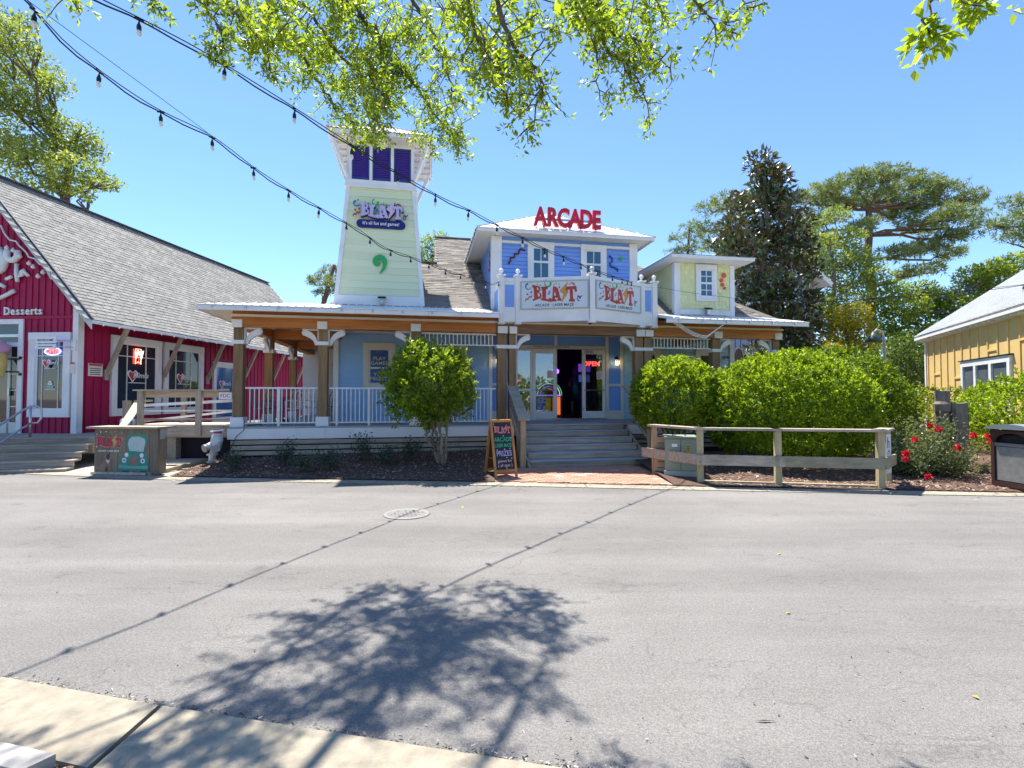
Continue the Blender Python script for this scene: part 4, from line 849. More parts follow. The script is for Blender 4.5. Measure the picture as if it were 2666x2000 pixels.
# arcade machines seen through the doors
def neon_arc(mb, cx, cz, r, y, rr=.012, a0=0, a1=math.pi):
    mb.tube([(cx + r * math.cos(t), y, cz + r * math.sin(t)) for t in np.linspace(a0, a1, 18)], rr, 6)
jb = thing('jukebox', 'glowing jukebox with rainbow neon arch inside the doorway', 'jukebox', F2W(0, 0), TH)
jx, jy = 1.92, 3.5
MB().prism([(jx - .5, jy, 1.0), (jx + .5, jy, 1.0), (jx + .5, jy, 1.78)] + [(jx + .5 * math.cos(t), jy, 1.78 + .5 * math.sin(t)) for t in np.linspace(.15, 3.0, 12)] + [(jx - .5, jy, 1.78)], (0, .5, 0)).build('cabinet', M('jukebox_wood', (.12, .03, .01), .4), jb)
for r, c, s_ in ((.47, (.1, .6, .2), .22), (.40, (.8, .85, 1), .22), (.30, (.15, .12, .9), .35)):
    mb = MB(); neon_arc(mb, jx, 1.78, r, jy - .02); mb.build('neon_tube', EM('neon', c, s_), jb)
mb = MB(); neon_arc(mb, jx, 1.78, .22, jy - .02, .02, 0, 1.6); mb.build('neon_tube', EM('neon_red', (1, .1, .06), .35), jb)
B('panel', EM('panel_blue', (.02, .03, .3), .15), jb, jx - .42, jx - .12, jy - .012, jy - .002, 1.1, 1.7); B('panel', EM('panel_gold', (.3, .2, .02), .15), jb, jx - .1, jx + .08, jy - .012, jy - .002, 1.1, 1.7); B('panel', EM('panel_orange', (.7, .14, .02), .3), jb, jx + .14, jx + .42, jy - .012, jy - .002, 1.1, 1.72)
B('light_strip', EM('strip_violet', (.3, .2, 1), .3), jb, jx - .44, jx + .44, jy - .014, jy - .003, 1.75, 1.79)
# a visitor standing inside, half hidden by the right door
def skin_mesh(name, joints, bones, mats, pick, sub=2):
    me = bpy.data.meshes.new('tmp'); me.from_pydata([j[:3] for j in joints], bones, []); o = bpy.data.objects.new('tmp', me); COL.objects.link(o)
    o.modifiers.new('s', 'SKIN'); ss = o.modifiers.new('d', 'SUBSURF'); ss.levels = ss.render_levels = sub
    for i, j in enumerate(joints):
        q = me.skin_vertices[0].data[i]; q.radius = j[3] if hasattr(j[3], '__len__') else (j[3], j[3]); q.use_root = (i == 0)
    bpy.context.view_layer.update(); r = bpy.data.meshes.new_from_object(o.evaluated_get(bpy.context.evaluated_depsgraph_get())); r.name = name
    bpy.data.objects.remove(o); r.materials.clear()
    for q in mats: r.materials.append(q)
    for p in r.polygons: p.use_smooth = True; p.material_index = pick(p.center)
    return r
skinm = M('skin', (.46, .27, .20), .55, .06); shirt = M('violet_shirt', (.20, .08, .30), .8, .1); shorts = M('dark_violet_shorts', (.09, .04, .20), .8, .1); hairm = M('dark_hair', (.03, .018, .012), .6, .2); shoe = M('pale_shoes', (.5, .42, .42), .6)
vis_ = thing('person', 'person in a violet top and dark shorts standing inside the open doorway', 'person', F2W(3.32, 4.9, 1.02), TH)
J = [(0, 0, .90, (.15, .10)), (0, 0, 1.08, (.125, .09)), (0, 0, 1.27, (.155, .10)), (0, .01, 1.38, (.10, .07)), (0, .0, 1.46, .05), (0, -.01, 1.53, .075), (0, -.01, 1.60, .092), (0, 0, 1.68, .07)]
Bn_ = [(0, 1), (1, 2), (2, 3), (3, 4), (4, 5), (5, 6), (6, 7)]
for s_ in (-1, 1):
    k = len(J); J += [(s_ * .10, 0, .82, .085), (s_ * .11, -.01, .48, .056), (s_ * .11, .02, .30, .052), (s_ * .11, .02, .08, .036), (s_ * .12, -.08, .035, (.04, .03)), (s_ * .125, -.16, .025, (.035, .02))]
    Bn_ += [(0, k), (k, k + 1), (k + 1, k + 2), (k + 2, k + 3), (k + 3, k + 4), (k + 4, k + 5)]
    k = len(J); J += [(s_ * .185, .01, 1.36, .055), (s_ * .225, .0, 1.12, .042), (s_ * .08, -.17, 1.10 + .03 * s_, .032), (s_ * -.03, -.18, 1.13 + .03 * s_, (.036, .02))]
    Bn_ += [(3, k), (k, k + 1), (k + 1, k + 2), (k + 2, k + 3)]
    for f in range(5):
        kk = len(J); dz = .03 * (1.5 - f) if f < 4 else .05; L_ = (.07, .08, .075, .06, .045)[f]
        J += [(s_ * (-.03 - .02), -.185, 1.13 + .03 * s_ + dz * .8, .009), (s_ * (-.03 - .02 - L_), -.175, 1.13 + .03 * s_ + dz, .008)]; Bn_ += [(k + 3, kk), (kk, kk + 1)]
def pk(c):
    if c.z < .055: return 3
    if .55 < c.z < .98 and abs(c.x) < .25: return 2
    if .98 <= c.z < 1.43 and not (c.y < -.14) and not (abs(c.x) > .2 and c.z < 1.2): return 1
    return 0
mobj('body', skin_mesh('body', J, Bn_, [skinm, shirt, shorts, shoe], pk), vis_)
MB().lathe([(.02, -.15), (.085, -.10), (.108, 0), (.10, .06), (.06, .105), (.01, .12)], (0, .025, 1.63), 14).build('hair', hairm, vis_, True)
MB().lathe([(.012, -.02), (.016, 0), (.008, .03)], (0, -.105, 1.585), 8).build('nose', skinm, vis_, True); MB().box(-.028, .028, -.098, -.09, 1.535, 1.545).build('mouth', M('lips', (.35, .10, .09), .5), vis_)
for s_ in (-1, 1): MB().lathe([(.004, -.01), (.012, 0), (.004, .01)], (s_ * .034, -.094, 1.61), 8).build('eye', black, vis_, True); MB().lathe([(.008, -.03), (.018, 0), (.008, .03)], (s_ * .095, 0, 1.59), 8).build('ear', skinm, vis_, True)
sp_l = thing('violet_lamp', 'small glowing violet lamp deep in the dark arcade', 'lamp', F2W(2.9, 6.2, 2.75)); MB().lathe([(.03, -.12), (.14, -.06), (.15, .05), (.05, .12)], n=12).build('bulb', EM('violet_glow', (.30, .08, 1), 1.3), sp_l, True); MB().tube([(0, 0, .1), (0, 0, 1.0)], .015, 6).build('cord', black, sp_l)
sc3 = thing('back_screen', 'teal glowing game screen deep inside the dark arcade', 'screen', F2W(0, 0), TH); B('screen', EM('teal_screen', (.02, .22, .35), .35), sc3, 2.05, 2.75, 5.9, 5.94, 1.95, 2.2); B('casing', black, sc3, 2.0, 2.8, 5.95, 6.5, 1.0, 2.3)
gm2 = thing('game_cabinet', 'dark arcade game cabinet behind the right glass door', 'arcade machine', F2W(0, 0), TH)
MB().prism([(3.0, 3.5, 1.0), (3.0, 4.1, 1.0), (3.0, 4.1, 2.9), (3.0, 3.6, 2.9), (3.0, 3.7, 2.2), (3.0, 3.5, 1.9)], (.5, 0, 0)).build('cabinet', M('cabinet_navy', (.02, .015, .07), .4), gm2); B('marquee', EM('marquee_violet', (.2, .08, .7), .15), gm2, 3.03, 3.47, 3.585, 3.598, 2.6, 2.88)
B('screen', EM('screen_blue', (.1, .2, .7), .07), gm2, 3.05, 3.45, 3.60, 3.62, 2.25, 2.5)
gm3 = thing('claw_machine', 'claw machine with coloured toys behind the left sidelight', 'arcade machine', F2W(0, 0), TH)
MB().box(.45, 1.0, 3.6, 4.2, 1.0, 1.75).build('base', M('cabinet_black', (.015, .015, .02), .4), gm3); B('light_bar', EM('bar_red', (.9, .1, .15), .4), gm3, .47, .98, 3.59, 3.60, 2.25, 2.32)
mb = MB()
for i in range(10): mb.lathe([(.01, -.05), (.05, 0), (.01, .05)], (random.uniform(.52, .95), random.uniform(3.65, 4.0), 1.8 + random.random() * .06), 6, m=i % 3)
mb.build('toys', [EM('toy_blue', (.05, .1, .8), .6), EM('toy_green', (.1, .5, .1), .4), EM('toy_red', (.7, .1, .1), .4)], gm3)  # toys glow by emission, light put into their colours
# patio furniture on the left porch
metalw = M('white_patio_metal', (.62, .64, .66), .4, .05); slate = M('dark_patio_metal', (.05, .07, .11), .4)
def chair(u, v, rz, m, lab):
    t = thing('patio_chair', lab, 'chair', F2W(u, v, DZ), TH + rz, 'patio chairs on the left porch')
    for x in (-.2, .2):
        MB().tube([(x, -.2, 0), (x, -.19, .43)], .013, 6).build('leg', m, t); MB().tube([(x, .24, 0), (x, .2, .43)], .013, 6).build('leg', m, t)
        MB().tube([(x, -.19, .43), (x * 1.15, -.17, .62), (x * 1.2, .05, .65), (x * 1.1, .23, .62)], .013, 6).build('armrest', m, t)
    MB().lathe([(.23, 0), (.24, .015), (.2, .03)], (0, 0, .42), 14).build('seat', m, t)
    mb = MB(); mb.tube([(-.2, .2, .43), (-.22, .27, .8), (-.12, .3, .93), (.12, .3, .93), (.22, .27, .8), (.2, .2, .43)], .014, 6)
    for x in (-.1, 0, .1): mb.tube([(x, .21, .44), (x, .295, .92)], .01, 5)
    mb.build('backrest', m, t); return t
def table(u, v, m, lab):
    t = thing('patio_table', lab, 'table', F2W(u, v, DZ), TH, 'patio tables on the left porch')
    MB().lathe([(.40, 0), (.41, .015), (.40, .025)], (0, 0, .71), 20).build('tabletop', m, t); MB().tube([(0, 0, .05), (0, 0, .71)], .025, 8).build('pedestal', m, t)
    for k in range(4): MB().tube([(0, 0, .12), (.3 * math.cos(k * 1.57), .3 * math.sin(k * 1.57), 0)], .015, 6).build('foot', m, t)
table(-6.15, 1.35, slate, 'round dark patio table close to the corner post'); table(-5.55, 2.9, metalw, 'round white patio table further back on the left porch')
for u, v, rz, m, lab in ((-6.5, .85, 2.5, slate, 'dark patio chair nearest the corner post, back to the road'), (-5.7, .95, -2.4, metalw, 'white patio chair in front of the dark round table, back to the white railing'), (-6.45, 1.95, .7, slate, 'dark patio chair on the barn side of the dark round table'), (-5.45, 1.75, -.6, metalw, 'white patio chair between the two round tables'), (-5.35, 2.4, -2.6, metalw, 'white patio chair nearest the blue wall corner'), (-6.1, 3.4, .8, metalw, 'white patio chair on the barn side of the rear white table'), (-5.3, 3.6, -.5, slate, 'dark patio chair behind the rear white table')): chair(u, v, rz, m, lab)
hose = thing('loose_cable', 'thin dark cable hanging over the porch corner beside the base block', 'cable', F2W(0, 0), TH)
MB().tube([(-6.72, .03, 1.2), (-6.66, -.06, 1.08), (-6.68, -.07, .9), (-6.85, -.06, .75), (-6.95, -.07, .5), (-7.02, -.08, .25)], .008, 6).build('cable', black, hose)
# ---------------------------------------------------------------- red barn shop on the left
BO, BR_ = Vector((-11.85, 13.6, 0)), R(-5.16)
Bn = thing('red_barn', 'dark red board and batten barn shop with steep grey shingle roof and white windows', 'building', BO, BR_)
BM = Matrix.Translation(BO) @ Matrix.Rotation(BR_, 4, 'Z')
BB, BE, BR2, BX, BLEN, BS = .72, 4.67, 8.0, -2.86, 13.3, 1.165     # base, eave at wall, ridge height, ridge x, length, slope
MB().add([(2 * BX, 0, BB), (0, 0, BB), (0, 0, BE), (BX, 0, BR2), (2 * BX, 0, BE), (2 * BX, BLEN, BB), (0, BLEN, BB), (0, BLEN, BE), (BX, BLEN, BR2), (2 * BX, BLEN, BE)], [(0, 1, 2, 3, 4), (1, 6, 7, 2), (6, 5, 9, 8, 7), (5, 0, 4, 9)]).build('wall', red, Bn)
x = -.24
while x > -3.4:
    zt = BE - x * BS - .05
    if -1.5 < x < -.12:
        CB('batten', red, Bn, x - .02, x + .02, -.025, 0, 3.48, 3.86); CB('batten', red, Bn, x - .02, x + .02, -.025, 0, BB, 1.14)
    elif x > -1.65: CB('batten', red, Bn, x - .02, x + .02, -.025, 0, BB, 3.86)
    CB('batten', red, Bn, x - .02, x + .02, -.025, 0, 3.95, zt); x -= .197
CB('band_board', red, Bn, -3.4, -.12, -.035, 0, 3.86, 3.95)
y = .25
while y < BLEN - .15:
    if not (.9 < y < 4.9 or 5.3 < y < 6.75): MB().box(0, .024, y - .02, y + .02, BB, BE - .12).build('batten', red, Bn)
    else:
        MB().box(0, .024, y - .02, y + .02, 3.6 if y < 5 else 3.2, BE - .12).build('batten', red, Bn)
        if y < 5: MB().box(0, .024, y - .02, y + .02, BB, 1.1).build('batten', red, Bn)
    y += .25
MB().box(-.13, .03, -.035, -.001, BB, BE - .02).box(.001, .034, -.03, .14, BB, BE - .12).build('corner_board', white, Bn)
MB().box(.001, .034, BLEN - .14, BLEN, BB, BE - .12).build('corner_board', white, Bn)
# roof: sheathing, rake boards, shingle courses
OV, YF, YB = .78, -.38, BLEN + .3
ez, q7 = BE - OV * BS, math.sqrt(1 + BS * BS)
t7 = .07
MB().add([(OV, YF, ez), (OV, YB, ez), (BX, YB, BR2), (BX, YF, BR2), (OV - .03, YF, ez - t7), (OV - .03, YB, ez - t7), (BX, YB, BR2 - t7 * 1.3), (BX, YF, BR2 - t7 * 1.3)], [(0, 1, 2, 3), (4, 7, 6, 5), (0, 4, 5, 1)]).build('roof_deck', shinglebarn, Bn)
MB().add([(2 * BX - OV, YF, ez), (2 * BX - OV, YB, ez), (BX, YB, BR2), (BX, YF, BR2)], [(0, 3, 2, 1)]).build('roof_far_slope', shinglebarn, Bn)
upv = Vector((-1, 0, BS)).normalized()
bL = (OV - BX) * q7
shingles('shingle_courses', Bn, shinglebarn, (OV, YF + .02, ez + .006), (0, 1, 0), upv, lambda a, b: a < YB - YF - .05 and b < bL - .05, YB - YF, bL, .30, .138, 280, 'shingle', key=lambda t: t[0] + t[1] * .6)
rake = M('grey_white_rake', (.50, .56, .58), .6, .12, 3, dirt=.2)
nseg = 9
for i in range(nseg):
    a, b = i / nseg, (i + 1) / nseg; w0 = .2
    p = [Vector((OV + .02, YF - .03, ez - .02)).lerp(Vector((BX, YF - .03, BR2 - .0)), f) for f in (a + .002, b - .002)]
    MB().prism([p[0], p[1], p[1] + Vector((0, 0, -w0 * 1.25)), p[0] + Vector((0, 0, -w0 * 1.25))], (0, .03, 0)).build('rake_board', rake, Bn)
MB().bar((OV + .04, YF - .02, ez + .01), (BX, YF - .02, BR2 + .03), .05, .05).build('rake_edge', M('dark_drip', (.05, .06, .09), .5), Bn)
CB('eave_board', white, Bn, OV - .03, OV - .005, YF, YB, ez - .1, ez - .012) if 0 else MB().box(OV - .03, OV + .0, YF, YB, ez - .1, ez - .012).build('eave_board', white, Bn)
MB().add([(OV - .05, YF, ez - .03), (OV - .05, YB, ez - .03), (0, YB, BE - .09), (0, YF, BE - .09)], [(0, 3, 2, 1)]).add([(OV - .03, YF, ez - .05), (0, YF, BE - .09), (0, 0, BE - .09), (OV - .03, 0, ez - .05)], [(0, 1, 2, 3)]).build('soffit', red, Bn)
MB().bar((BX, YF, BR2 + .015), (BX, YB, BR2 + .015), .28, .025).build('ridge_cap', M('ridge_dark', (.10, .11, .14), .85, .2), Bn)
for y in (.85, 2.95, 5.05, 7.15, 9.25, 11.35, 13.1): MB().bar((.05, y, 2.38), (OV - .1, y, ez - .02), .09, .1).box(.0, .06, y - .07, y + .07, 2.2, 2.5).build('eave_brace', greyz, Bn)
# small party bulbs along the eave
mb = MB(); mb2 = MB()
mb.tube([(OV + .03, YF + .1 + i * .5, ez - .06 - .02 * (i % 2)) for i in range(27)], .008, 5)
for i in range(26): mb2.lathe([(.01, -.06), (.03, -.03), (.012, .0)], (OV + .035, YF + .3 + i * .5, ez - .08), 6)
eb = thing('eave_lights', 'white string of small bulbs clipped along the barn eave', 'string lights', BO, BR_); mb.build('wire', white, eb); tag(mb2.build('bulb', M('bulb_white', (.75, .74, .7), .2), eb), kind='stuff')
# windows and doors of the barn
winf = M('reflecting_window', (.02, .025, .04), .03, .3, 1, spec=.9)
fw = win(Bn, -1.42, -.17, 1.16, 3.46, -.0, .2, 0, white, vm=(-1.03, -.545), hm=(2.84,), dep=.07, glass=winf, inner=cream)
def side_win(y0, y1, z0, z1, fr, vs, hs, glass):           # a window on the +x wall
    w_ = empty('window', Bn); mb = MB(); d = .07
    mb.box(0, d, y0, y0 + fr, z0 + fr, z1 - fr).box(0, d, y1 - fr, y1, z0 + fr, z1 - fr).box(0, d, y0, y1, z0, z0 + fr).box(0, d + .01, y0, y1, z1 - fr, z1 + .02)
    s = .05; a, b, c, e = y0 + fr, y1 - fr, z0 + fr, z1 - fr
    mb.box(0, .04, a, a + s, c, e).box(0, .04, b - s, b, c, e).box(0, .04, a + s, b - s, c, c + s).box(0, .04, a + s, b - s, e - s, e)
    mb.build('frame', white, w_); MB().box(.005, .014, a, b, c, e).build('pane', glass, w_)
    mb = MB()
    for q in vs: mb.box(.0142, .03, q - .014, q + .014, c + s, e - s)
    for q in hs: mb.box(.0142, .0295, a + s, b - s, q - .014, q + .014)
    mb.build('muntin', cream, w_); return w_
sw1 = side_win(1.0, 2.84, 1.15, 3.52, .17, (1.55, 2.25), (2.95,), winf); sw2 = side_win(2.96, 4.8, 1.15, 3.52, .17, (3.5, 4.2), (2.95,), winf)
sw3 = side_win(5.35, 6.7, .75, 3.05, .14, (), (1.2,), M('blue_door_glass', (.03, .12, .36), .06, .25, 1, spec=.9))
sd_ = empty('shop_door', Bn)
MB().cbox(-1.74, -1.6, -.06, 0, BB, 3.86).cbox(-3.9, -1.74, -.06, 0, 3.72, 3.86).cbox(-3.9, -1.74, -.05, 0, 3.1, 3.22).build('frame', white, sd_)
MB().box(-3.9, -1.74, -.012, -.004, 3.22, 3.72).build('transom_pane', winf, sd_); MB().box(-3.9, -1.74, -.06, -.02, 3.36, 3.44).build('awning_rail', steel, sd_)
MB().box(-3.9, -1.74, -.012, -.004, BB + .3, 3.1).build('pane', winf, sd_)
mb = MB().cbox(-2.06, -1.98, -.04, -.013, BB, 3.1).cbox(-3.9, -1.74, -.04, -.013, BB, BB + .3).cbox(-1.78, -1.741, -.04, -.013, BB + .3, 3.1)
for z in (1.45, 1.9, 2.35, 2.8): mb.box(-1.98, -1.78, -.03, -.013, z - .014, z + .014)
mb.build('door_frame', cream, sd_); MB().box(-2.0, -1.95, -.08, -.04, 1.75, 1.95).build('handle', steel, sd_)
mb = MB()
for z in (2.75, 2.3): mb.box(-1.66, -1.60, -.1, -.06, z, z + .07)
mb.build('hinge', black, sd_)
# lettering on the barn
lw = M('white_letter', (.78, .79, .78), .45, .05)
def barn_thing(name, lab, cat): return thing(name, lab, cat, BO, BR_)
ds = barn_thing('desserts_lettering', 'white raised word Desserts over the barn shop door', 'sign')
xx = -2.20
for ch, wd in zip('Desserts', (.21, .165, .14, .14, .165, .12, .11, .14)):
    text('letter', ch, .30, lw, ds, (xx + wd / 2, -.06, 4.07), ext=.02, bold=.018, sx=.86); xx += wd
scp = barn_thing('script_lettering', 'white rounded script letters high on the red barn gable', 'sign')
def stroke(pts, r): MB().tube([(x, -.08, z) for x, z in pts], r, 8).build('letter', lw, scp, True)
def bp(px, py):
    q = P(px, py, 13.65); l = BM.inverted() @ q; return (l.x, l.z)
stroke([bp(*p) for p in ((14, 650), (12, 667), (20, 676), (33, 677), (43, 668), (44, 652))], .085)
stroke([bp(*p) for p in ((-14, 645), (-2, 662), (5, 683), (-2, 698), (-12, 704))], .1)
stroke([bp(*p) for p in ((40, 686), (39, 712), (43, 733))], .05); stroke([bp(*p) for p in ((63, 702), (53, 708), (49, 720), (57, 716), (63, 708), (74, 719))], .045); stroke([bp(*p) for p in ((10, 726), (17, 723), (26, 719))], .045); stroke([bp(*p) for p in ((-8, 775), (14, 766), (34, 756))], .055); stroke([bp(*p) for p in ((-10, 738), (6, 746))], .05)
gl = thing('gable_lights', 'white rope of lights with round bulbs sagging across the red gable', 'string lights', BO, BR_)
cpt = [(-4, 585), (6, 606), (22, 624), (40, 628), (52, 642), (62, 650), (72, 660), (77, 670), (95, 675), (108, 689), (125, 695), (140, 703), (166, 714)]
MB().tube([(bp(*p)[0], -.1, bp(*p)[1]) for p in cpt], .022, 6).build('wire', white, gl); MB().tube([(bp(*p)[0], -.1, bp(*p)[1]) for p in ((123, 697), (131, 712), (140, 727), (150, 731), (160, 724), (168, 713))], .015, 6).build('wire', white, gl)
for p in ((16, 645), (34, 652), (54, 668), (80, 687), (92, 696), (120, 711), (106, 721)):
    x, z = bp(*p); MB().lathe([(.01, -.06), (.05, -.035), (.058, 0), (.03, .045), (.02, .07)], (x, -.12, z), 10).build('bulb', M('bulb', (.8, .8, .78), .15) if p[0] == 16 else bpy.data.materials['bulb'], gl, True)
# window neon and decals
ops = barn_thing('open_sign', 'oval red and blue neon OPEN sign in the barn front window', 'neon sign')
text('letters', 'OPEN', .16, neon, ops, (-.72, -.035, 2.96), ext=.005, bold=.012, sx=.95)
MB().tube([(-.72 + .24 * math.cos(t), -.03, 2.96 + .095 * math.sin(t)) for t in np.linspace(0, 6.283, 29)], .012, 6).build('neon_ring', EM('blue_neon', (.08, .12, 1), 5), ops)
heart = [(0, -.1), (-.09, .02), (-.09, .07), (-.05, .1), (0, .06), (.05, .1), (.09, .07), (.09, .02)]
def decal(lab, px, py, dpt, rz, s=1.0):
    l = BM.inverted() @ P(px, py, dpt); t = thing('window_decal', lab, 'decal', BM @ l, BR_ + rz)
    shape('heart', [[(x * s - .1 * s, y * s) for x, y in heart]], .001, redp, t, (0, -.03, 0), (R(90), 0, R(0))); shape('heart_outline', [[(x * s * 1.35 - .1 * s, y * s * 1.3) for x, y in heart]], .001, lw, t, (0, -.027, 0))
    text('script', "Mimi's", .14 * s, lw, t, (.08 * s, -.031, .03), ext=.001, bold=.015, shear=.25); MB().box(-.16 * s, .18 * s, -.03, -.028, -.13, -.118).build('underline', lw, t)
    return t
decal('white and red heart logo on the barn front window', 132, 948, 13.62, 0)
def side_decal(lab, y, z, s):
    t = thing('window_decal', lab, 'decal', BM @ Vector((.0, y, z)), BR_ + R(90))
    shape('heart', [[(x * s - .1 * s, y_ * s) for x, y_ in heart]], .001, redp, t, (0, -.030, 0)); shape('heart_outline', [[(x * s * 1.35 - .1 * s, y_ * s * 1.3) for x, y_ in heart]], .001, lw, t, (0, -.026, 0))
    text('script', "Mimi's", .15 * s, lw, t, (.1 * s, -.031, .03), ext=.001, bold=.015, shear=.25); MB().box(-.2 * s, .22 * s, -.03, -.028, -.14 * s, -.125 * s).build('underline', lw, t)
side_decal('white and red heart logo on the first barn side window', 1.9, 2.35, 1.5); side_decal('white and red heart logo on the second barn side window', 3.85, 2.35, 1.4); side_decal('white and red heart logo on the blue glass side door', 6.0, 2.2, 1.3)
ck = barn_thing('cake_decal', 'teal tiered cake picture on the barn front window', 'decal')
x, z = bp(131, 1005)
for dz, r in ((-.03, .1), (.05, .07), (.11, .045)): B('tier', M('cake_teal', (.15, .55, .52), .5) if dz < 0 else lw, ck, x - r, x + r, -.03, -.027, z + dz - .025, z + dz + .022)
B('stand', lw, ck, x - .16, x + .16, -.03, -.027, z - .1, z - .085)
nm = thing('neon_monogram', 'red ribbon and green letter M neon in the first barn side window', 'neon sign', BM @ Vector((0, 1.92, 3.0)), BR_ + R(90))
MB().tube([(-.1, -.05, .2), (-.1, -.05, -.26), (0, -.05, -.19), (.1, -.05, -.26), (.1, -.05, .2), (-.1, -.05, .2)], .012, 6).build('ribbon_tube', EM('ribbon_neon', (1, .08, .05), 5), nm)
text('letter_tube', 'M', .36, EM('green_neon', (.45, .9, .7), 1.6), nm, (0, -.06, .02), ext=.006, bold=-.005, shear=.3)
# plates and signs on the barn
nb = barn_thing('notice_plate', 'white notice with red heading by the barn front window', 'notice'); B('plate', notice, nb, -.17, -.03, -.05, -.036, 2.35, 2.66)
hd = B('heading', redp, nb, -.165, -.035, -.053, -.0502, 2.61, 2.655)
nb2 = thing('notice_plate', 'white notice with red heading on the barn side wall', 'notice', BO, BR_); MB().box(.026, .036, .28, .72, 2.3, 2.66).build('plate', notice, nb2); MB().box(.0365, .039, .3, .70, 2.59, 2.65).build('heading', redp, nb2)
mb = MB()
for k in range(4): mb.box(.0365, .038, .33, .66, 2.34 + k * .055, 2.36 + k * .055)
mb.build('printed_lines', black, nb2)
rsn = barn_thing('restrooms_sign', 'white projecting RESTROOMS sign beside the barn front window', 'sign')
MB().box(-.14, .0, -.075, -.04, 2.98, 3.27).build('wall_plate', white, rsn); MB().tube([(-.07, -.07, 3.23), (-.3, -.35, 3.23)], .012, 6).tube([(-.07, -.07, 3.06), (-.3, -.35, 3.06)], .012, 6).build('arm', steel, rsn)
MB().box(-.86, -.27, -.37, -.34, 3.15, 3.32).build('upper_board', white, rsn); MB().box(-.86, -.27, -.37, -.34, 3.0, 3.12).build('lower_board', white, rsn)
text('lettering', 'RESTROOMS', .085, navy, rsn, (-.565, -.373, 3.225), ext=.001, bold=.01, sx=.98); MB().box(-.78, -.35, -.374, -.3705, 3.05, 3.068).build('small_print', navy, rsn)
ic = barn_thing('ice_cream_cone', 'giant pink ice cream cone sculpture beside the barn shop door', 'sculpture')
MB().tube([(-2.05, -.35, 2.9), (-1.92, -.35, 2.55), (-1.83, -.35, 2.2)], [.24, .15, .01], 14).build('cone', M('waffle_yellow', (.62, .48, .14), .6, .15, 8), ic, True)
MB().lathe([(.02, -.14), (.28, -.11), (.33, 0), (.30, .12), (.18, .24), (.02, .28)], (-2.1, -.35, 3.0), 16).build('scoop', M('pink_ice', (.62, .36, .46), .5, .1), ic, True)
MB().bar((-2.0, -.3, 2.75), (-1.68, -.04, 2.75), .04, .04).bar((-2.0, -.3, 2.4), (-1.68, -.04, 2.4), .04, .04).build('wall_bracket', black, ic)
# steps and deck in front of the barn
sf = R(16)
pl = thing('barn_steps', 'wide weathered wooden steps and landing before the barn door', 'steps', Vector((-11.3, 12.35, 0)), sf)
for i in range(5):
    z = .72 - i * .16; y = -.30 * i
    for a, b in ((-6, -2.3 + .6 * (i % 3)), (-2.297 + .6 * (i % 3), .85)):
        CB('riser', greyx, pl, a, b, y - .02, y + .01, z - .165, z - .04)
        if i: CB('tread', greyx, pl, a, b, y - .03, y + .29, z - .04, z, .008)
MB().box(-6, .8, .012, 2.4, .3, .68).build('landing_frame', greyx, pl)
for k in range(11):
    CB('plank', greyx, pl, -6, .85, -.03 + k * .2, -.03 + k * .2 + .192, .681, .72, .006)
hr = thing('metal_handrail', 'bent galvanised tube handrail on the barn steps', 'handrail')
def hp(px, py, Y): return P(px, py, Y)
o_ = hp(78, 1142, 12.4)
MB().tube([hp(-40, 1130, 11.2), hp(0, 1106, 11.7), hp(60, 1068, 12.2), hp(80, 1058, 12.4), hp(98, 1058, 12.45), hp(108, 1066, 12.5), hp(107, 1090, 12.5), hp(98, 1101, 12.45), hp(80, 1102, 12.4)], .027, 8).tube([hp(80, 1102, 12.4), hp(60, 1114, 12.2), hp(0, 1153, 11.6), hp(-40, 1178, 11.2)], .024, 8).build('tube', steel, hr, True)
MB().tube([hp(80, 1058, 12.4), o_], .027, 8).lathe([(.07, 0), (.07, .02)], tuple(o_), 10).build('post', steel, hr, True)
# ramp and landing between barn and porch
rp = thing('access_ramp', 'weathered wooden access ramp with rails between the barn and the porch', 'ramp')
def rx(px, Y): return (px - 1333) / FPX * Y
YR = 12.55
mb = MB(); x0, x1 = rx(352, YR), rx(603, YR)
MB().box(x0, x1, YR, YR + .06, .70, .985).build('rim_board', greyx, rp)
for k in range(8): MB().box(x0, x1 + .3, YR - .02 + k * .15, YR - .02 + k * .15 + .142, .985, 1.02).build('plank', palewood, rp)
MB().box(x0, x1 + .2, YR + .3, YR + 1.4, .0, .69).build('shade_fill', dark, rp)  # near-black block painted as the shade under the ramp
for px in (369, 520):
    x = rx(px, YR); MB().box(x - .07, x + .07, YR - .06, YR - .001, .74, 1.86).build('post', greyz, rp)
x = rx(342, YR + .5); MB().box(x - .07, x + .07, YR + .3, YR + .43, .8, 1.62).build('post', greyz, rp)
x = rx(495, YR + 1.5); MB().box(x - .06, x + .06, YR + 1.2, YR + 1.3, 1.02, 1.8).build('post', greyz, rp)
MB().box(x0 + .0, x1, YR - .09, YR + .05, 1.862, 1.90).build('cap_rail', greyx, rp); MB().box(x0 + .05, x1, YR - .002, YR + .035, 1.70, 1.858).build('rail_board', tanx, rp)
MB().bar((x0 + .15, YR + .1, 1.50), (x1, YR + .1, 1.62), .05, .07).build('hand_bar', white, rp); MB().bar((x0 + .1, YR + .05, 1.36), (x1, YR + .05, 1.37), .04, .035).build('hand_bar', white, rp); MB().bar((x0 + .1, YR + .2, 1.10), (x1, YR + .3, 1.36), .05, .05).build('hand_bar', white, rp); MB().bar((x0 + .1, YR + .04, 1.14), (x1, YR + .04, 1.15), .04, .05).build('hand_bar', greyx, rp)
MB().bar((rx(300, YR - .3), YR + .4, 1.60), (rx(366, YR), YR + .35, 1.62), .16, .05).build('cap_rail', greyx, rp)
MB().bar((rx(322, YR - .2), YR + .3, 1.55), (rx(288, YR - .9), YR - .5, .98), .2, .045).build('sloping_cap', palewood, rp)
